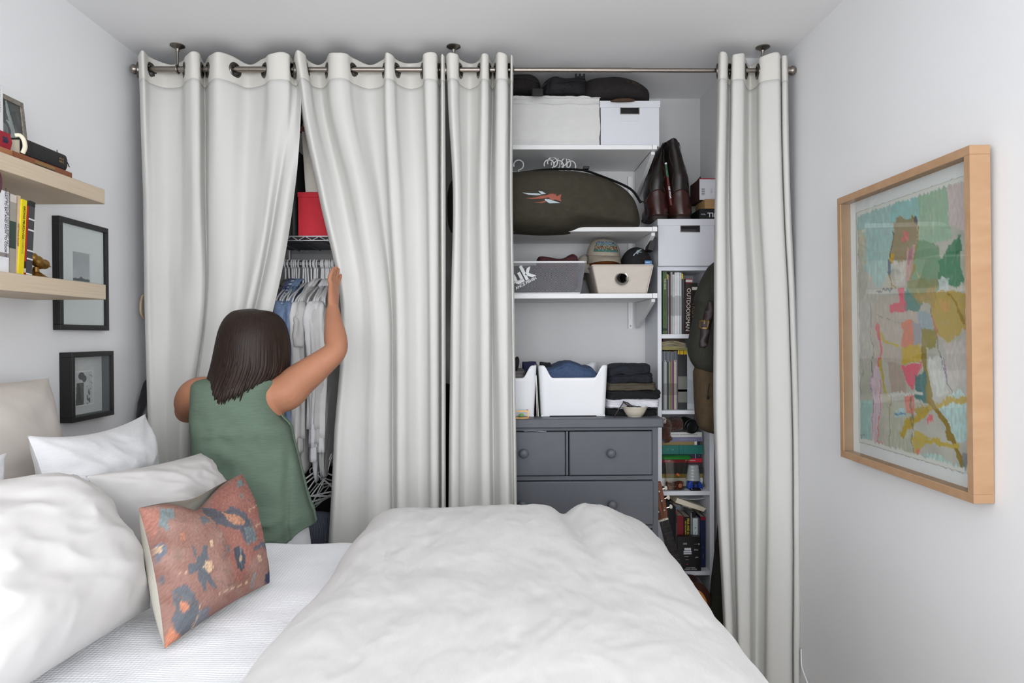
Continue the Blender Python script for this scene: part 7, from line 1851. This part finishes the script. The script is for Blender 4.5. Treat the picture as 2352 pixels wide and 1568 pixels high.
pol('308,352 390,346 388,470 360,520 295,515 292,450', (156, 134, 96)); pol('340,410 362,405 360,440 336,440', (226, 112, 104)); pol('296,520 350,520 346,622 308,622', (218, 208, 196))
pol('350,470 388,450 372,600 350,620', (208, 156, 146)); pol('358,470 380,465 366,540 354,540', (170, 96, 120), .7); pol('290,490 305,490 300,530 286,530', (210, 160, 40))
lin_('300,400 292,500', 5, (96, 80, 50), .8); lin_('375,345 396,380 392,470 372,590', 6, (150, 130, 40), .8); pol('376,346 390,346 392,372 380,366', (86, 84, 96)); pol('277,510 294,520 290,590 278,572', (82, 88, 116)); lin_('388,560 400,590 412,575', 4, (210, 190, 120))
lin_('238,648 290,628', 9, (104, 100, 108), .8); lin_('284,580 292,620 312,630', 4, (170, 130, 50))
pol('240,660 330,660 420,700 420,900 290,930 225,940 210,740', (198, 180, 164)); pol('318,640 360,640 420,690 405,722 355,726', (84, 132, 122)); pol('316,628 346,628 346,690 356,690 354,720 288,716 292,688 318,690', (238, 88, 108))
pol('450,650 540,640 592,650 602,780 520,850 462,800', (192, 156, 62)); pol('480,680 520,690 515,720 490,720', (216, 160, 84)); lin_('515,655 560,700 580,770', 9, (160, 120, 20)); pol('370,650 470,620 470,700 400,690', (184, 144, 74), .8)
pol('400,725 452,728 462,800 410,840', (152, 170, 180)); pol('412,792 476,788 470,872 418,880', (146, 128, 44)); pol('375,760 410,770 415,860 380,870', (150, 146, 160), .8)
pol('332,762 376,758 382,868 334,868', (228, 122, 92)); pol('330,872 404,850 420,920 338,930', (208, 166, 40)); lin_('420,880 440,1060', 20, (146, 124, 44))
pol('340,932 416,926 392,1000 372,1034 346,1000', (242, 88, 110)); pol('348,1060 388,1050 380,1140 358,1138', (236, 126, 110)); pol('388,980 430,970 430,1080 388,1078', (66, 118, 118))
pol('280,920 340,930 346,1044 286,1050', (184, 158, 142)); pol('214,950 246,930 252,1110 232,1280 214,1240', (224, 192, 204)); lin_('236,775 246,850 246,940', 9, (226, 104, 108)); lin_('248,1000 248,1120 234,1260', 3, (226, 120, 110))
lin_('246,800 262,840 318,868', 9, (204, 176, 60)); lin_('250,930 268,1040 290,1120 300,1210', 9, (196, 170, 70)); pol('250,1050 290,1050 300,1290 262,1290', (204, 196, 176), .8)
pol('440,908 492,900 522,1050 470,1062', (216, 214, 204)); pol('500,850 612,835 620,960 540,1040 505,940', (208, 194, 186)); pol('470,1100 560,1040 600,1060 600,1240 560,1250 520,1180', (192, 224, 220))
pol('140,1080 212,1080 214,1265 146,1275', (164, 204, 194)); pol('290,1090 380,1140 372,1300 290,1290', (192, 190, 166)); pol('380,1285 480,1300 570,1345 520,1370 390,1325', (184, 216, 208)); pol('312,1110 350,1110 350,1150 314,1150', (180, 210, 212))
lin_('330,1210 440,1110 530,1085 600,1072', 26, (196, 158, 34)); lin_('400,1120 470,1090', 30, (190, 156, 50), .8); lin_('436,1070 505,1160 545,1250 578,1345', 19, (150, 116, 24)); lin_('385,1235 450,1240 560,1262', 22, (206, 172, 56)); pol('380,1200 450,1220 400,1290 380,1290', (204, 172, 60))
pol('432,1150 458,1138 462,1164 440,1176', (242, 102, 112)); lin_('283,1056 412,1050', 15, (216, 212, 202)); lin_('312,1140 352,1136', 7, (70, 120, 170), .8)
lin_('450,700 470,800 492,940 540,1050', 3, (96, 92, 104), .8); lin_('460,745 475,830', 5, (226, 110, 120), .8); lin_('212,700 214,1000 222,1200', 2.5, (110, 108, 110), .7); lin_('372,1050 378,1300', 3, (110, 108, 90), .7); lin_('286,1060 288,1290', 3, (120, 110, 90), .7)
lin_('240,740 330,770', 2.5, (120, 110, 110), .7); lin_('150,840 165,1000', 3, (224, 180, 150), .7); lin_('180,830 172,1060', 3, (150, 160, 140), .6); lin_('496,910 520,1010', 5, (150, 100, 160), .7)
pol('355,1300 375,1300 378,1322 358,1322', (66, 84, 84)); pol('570,1290 596,1300 600,1350 570,1350', (120, 120, 126), .8); pol('236,1240 262,1245 258,1270 240,1272', (214, 130, 120), .8); pol('395,1275 412,1275 408,1295 392,1290', (236, 120, 100)); lin_('165,1205 180,1255 205,1255', 2.5, (70, 90, 90), .7); lin_('158,1215 178,1205', 2.5, (70, 90, 90), .7)
uu = np.array([(i % (NXp+1))/NXp for i in range(len(pp))]); vv = np.array([(i//(NXp+1))/NYp for i in range(len(pp))])
ee = np.minimum(np.minimum(uu, 1-uu)*1.0, np.minimum(vv, 1-vv)); mk = ee < .018+.012*n3
colr[mk] = (232, 228, 220)
colr[~mk] = colr[~mk]*.86+np.array((206, 202, 194))*.14+(n3*5)[~mk][:, None]
colr = np.clip(colr, 0, 255)/255.0; L_ = np.where(colr <= .04045, colr/12.92, ((colr+.055)/1.055)**2.4)
paint(ps, lambda i: L_[i])
MB().box(-.0535, -.0530, -hw_+b_*.6, hw_-b_*.6, b_*.6, hh-b_*.6).build('pane', pane_glass(), r, smooth=0)
# white cord at the foot of the right wall
c = [PX(1840, 1490, XR-.006), PX(1841, 1525, XR-.006), PX(1846, 1545, XR-.01), PX(1854, 1566, XR-.012), PX(1862, 1600, XR-.012)]
o = MB().tube(crv(c, 6), .0035, 8).build('cord', TRIM, smooth=180); tag(o, 'white cord running down the right wall beside the curtain', 'cord')

# ---------------------------------------------------------------- kilim cushion
KIL = mat('kilim_weave', (176, 112, 96), .92, attr='paint', bump=.3, bscale=220, spec=.1)
KBK = mat('cushion_back', (206, 202, 190), .92, var=.03, bump=.15, bscale=200, spec=.1)
TLc, TRc = PX(318, 1166, -.86), PX(556, 1087, -.80)
BLc, BRc = PZ(378, 1490, .715), PZ(620, 1338, .715)
NKU, NKV = 120, 90
rt, ptf = pillow('patterned_cushion', 'terracotta and blue kilim cushion standing on the white coverlet', KIL, [BLc, BRc, TLc, TRc], .075, .085, 4.0, pinch=.055, wr=.55, nu=NKU, nv=NKV, p=2.6, back=KBK, fold=lambda q, a, b, s: q-Vector((0, 0, (.050 if s > 0 else .014)*math.exp(-((a+.08)/.42)**2)*sstep(.1, 1, b))))
fo = [o for o in rt.children if o.name.startswith('front')][0]
kp = np.array([pix(v.co) for v in fo.data.vertices]); kp = (kp-np.array([0, 850]))*2.184
m1 = np.array([noise.noise(Vector((p[0]/26, p[1]/26, 2))) for p in kp]); m2 = np.array([noise.noise(Vector((p[0]/90, p[1]/90, 7))) for p in kp]); m3 = np.array([noise.noise(Vector((p[0]/9, p[1]/9, 4))) for p in kp])
stp = 13.0
PXY = np.round(np.stack([kp[:, 0]+m1*10, kp[:, 1]+m1*6], 1)/stp*1.0)*stp*.55+np.stack([kp[:, 0], kp[:, 1]], 1)*.45
n3 = m3
colr = np.zeros((len(kp), 3)); colr[:] = (150, 116, 106); colr += (m2*20)[:, None]*np.array([.8, 1, 1])+(m3*9)[:, None]
TER, BLU_, TEA, CRM, NAV, OCH = (178, 116, 102), (98, 106, 114), (122, 138, 140), (206, 176, 146), (52, 64, 92), (200, 132, 104)
pol('1060,640 1215,520 1260,620 1330,760 1300,900 1200,1060 1180,1040 1120,820 1060,740', (160, 104, 94), .7)
pol('760,1000 860,1010 960,1060 1090,1100 1060,1220 980,1280 900,1100 800,1040', (146, 112, 104), .6)
lin_('850,880 930,900 950,960', 4, (150, 128, 110), .7); lin_('1020,760 1050,820 1110,850', 5, (120, 104, 100), .7); pol('880,900 910,880 925,930 900,960 870,940', (140, 118, 106), .8); pol('1100,920 1130,905 1150,940 1120,960', (132, 106, 98), .8); pol('1225,760 1250,740 1275,770 1250,800', (110, 108, 112), .8); pol('1000,740 1030,730 1060,760 1020,770', (110, 116, 120)); pol('1120,1130 1180,1100 1200,1130 1150,1165', (142, 100, 92), .8)
lin_('700,820 760,830', 5, (190, 150, 126), .7); lin_('1080,1050 1150,1080 1180,1060', 4, (120, 100, 94), .7); lin_('940,720 990,760 1000,830', 4, (130, 112, 104), .6)
pol('800,690 870,700 880,740 845,750 838,800 800,780', TEA); pol('700,690 800,690 790,800 760,860 720,800', (186, 122, 108), .6)
pol('765,880 810,866 842,880 830,930 800,945 790,985 765,950', (110, 118, 130)); pol('757,890 812,882 818,908 760,922', CRM)
pol('960,880 975,885 985,940 1010,930 1020,870 1040,880 1040,930 1050,950 1042,1000 1075,1060 1085,1095 1050,1075 1040,1050 1030,1110 1000,1060 990,1010 950,1020 945,975 985,965', BLU_); pol('1030,960 1060,950 1075,985 1050,1015 1022,990', CRM); pol('1050,855 1066,852 1070,882 1056,888', CRM)
pol('790,1040 815,1030 830,1060 800,1080', BLU_); pol('860,1110 930,1070 975,1120 1000,1180 990,1260 950,1300 920,1340 880,1320 862,1260 878,1200', BLU_); pol('895,1160 945,1160 950,1200 915,1215', OCH); pol('830,1330 850,1290 880,1310 905,1330 890,1370 850,1385 828,1400', OCH); pol('990,1210 1050,1180 1050,1260 1000,1300 960,1330', (116, 120, 128)); pol('850,1380 900,1350 940,1340 900,1385 840,1400', BLU_)
lin_('1000,1180 985,1250 940,1330', 5, CRM, .8); lin_('860,1120 930,1150 990,1180', 5, (150, 110, 90), .7)
pol('1010,690 1060,690 1120,715 1160,680 1200,700 1240,720 1260,790 1290,830 1240,870 1200,800 1150,790 1090,770 1060,740 1020,720', (92, 98, 108)); pol('1115,712 1200,730 1235,765 1190,780 1140,750', (190, 140, 112)); pol('1230,790 1270,780 1290,850 1240,880', TEA, .8)
pol('1185,560 1215,545 1225,575 1195,590', TEA); pol('1170,900 1200,880 1222,910 1235,965 1215,1010 1190,985 1180,940', (74, 82, 94)); pol('1200,935 1216,930 1220,955 1204,960', CRM); lin_('1208,890 1206,930', 5, TEA, .8); lin_('1210,960 1216,1000', 5, TEA, .8)
pol('1270,885 1330,860 1345,910 1315,880 1275,905', (96, 100, 110)); pol('1295,930 1310,925 1314,955 1300,962', CRM); pol('1330,1030 1362,990 1360,1060 1330,1075', NAV); lin_('1350,950 1345,1010', 10, (130, 100, 100), .8)
lin_('1095,1120 1250,1060', 5, CRM, .8); lin_('1240,710 1300,670', 6, CRM, .8); lin_('1285,780 1320,755', 6, CRM, .8); lin_('1150,950 1190,1050', 3, (150, 120, 96), .7); lin_('1060,990 1130,1000 1170,1030', 4, (120, 110, 104), .7); lin_('1085,770 1140,870 1150,910', 4, (120, 108, 104), .7)
pol('1265,1030 1280,1010 1270,1090 1255,1100', TEA, .8); pol('900,820 930,815 935,850 905,855', (196, 134, 110), .7); lin_('890,1030 945,1010', 4, CRM, .7); lin_('1235,640 1275,670', 4, (116, 100, 96), .7); pol('1205,620 1220,618 1222,640 1208,640', (120, 130, 120), .8); pol('1130,880 1150,870 1158,910 1140,915', (116, 116, 120), .7)
colr += (m3*10)[:, None]; colr = np.clip(colr*1.0, 0, 255)/255.0; L2_ = np.where(colr <= .04045, colr/12.92, ((colr+.055)/1.055)**2.4)
paint(fo, lambda i: L2_[i])
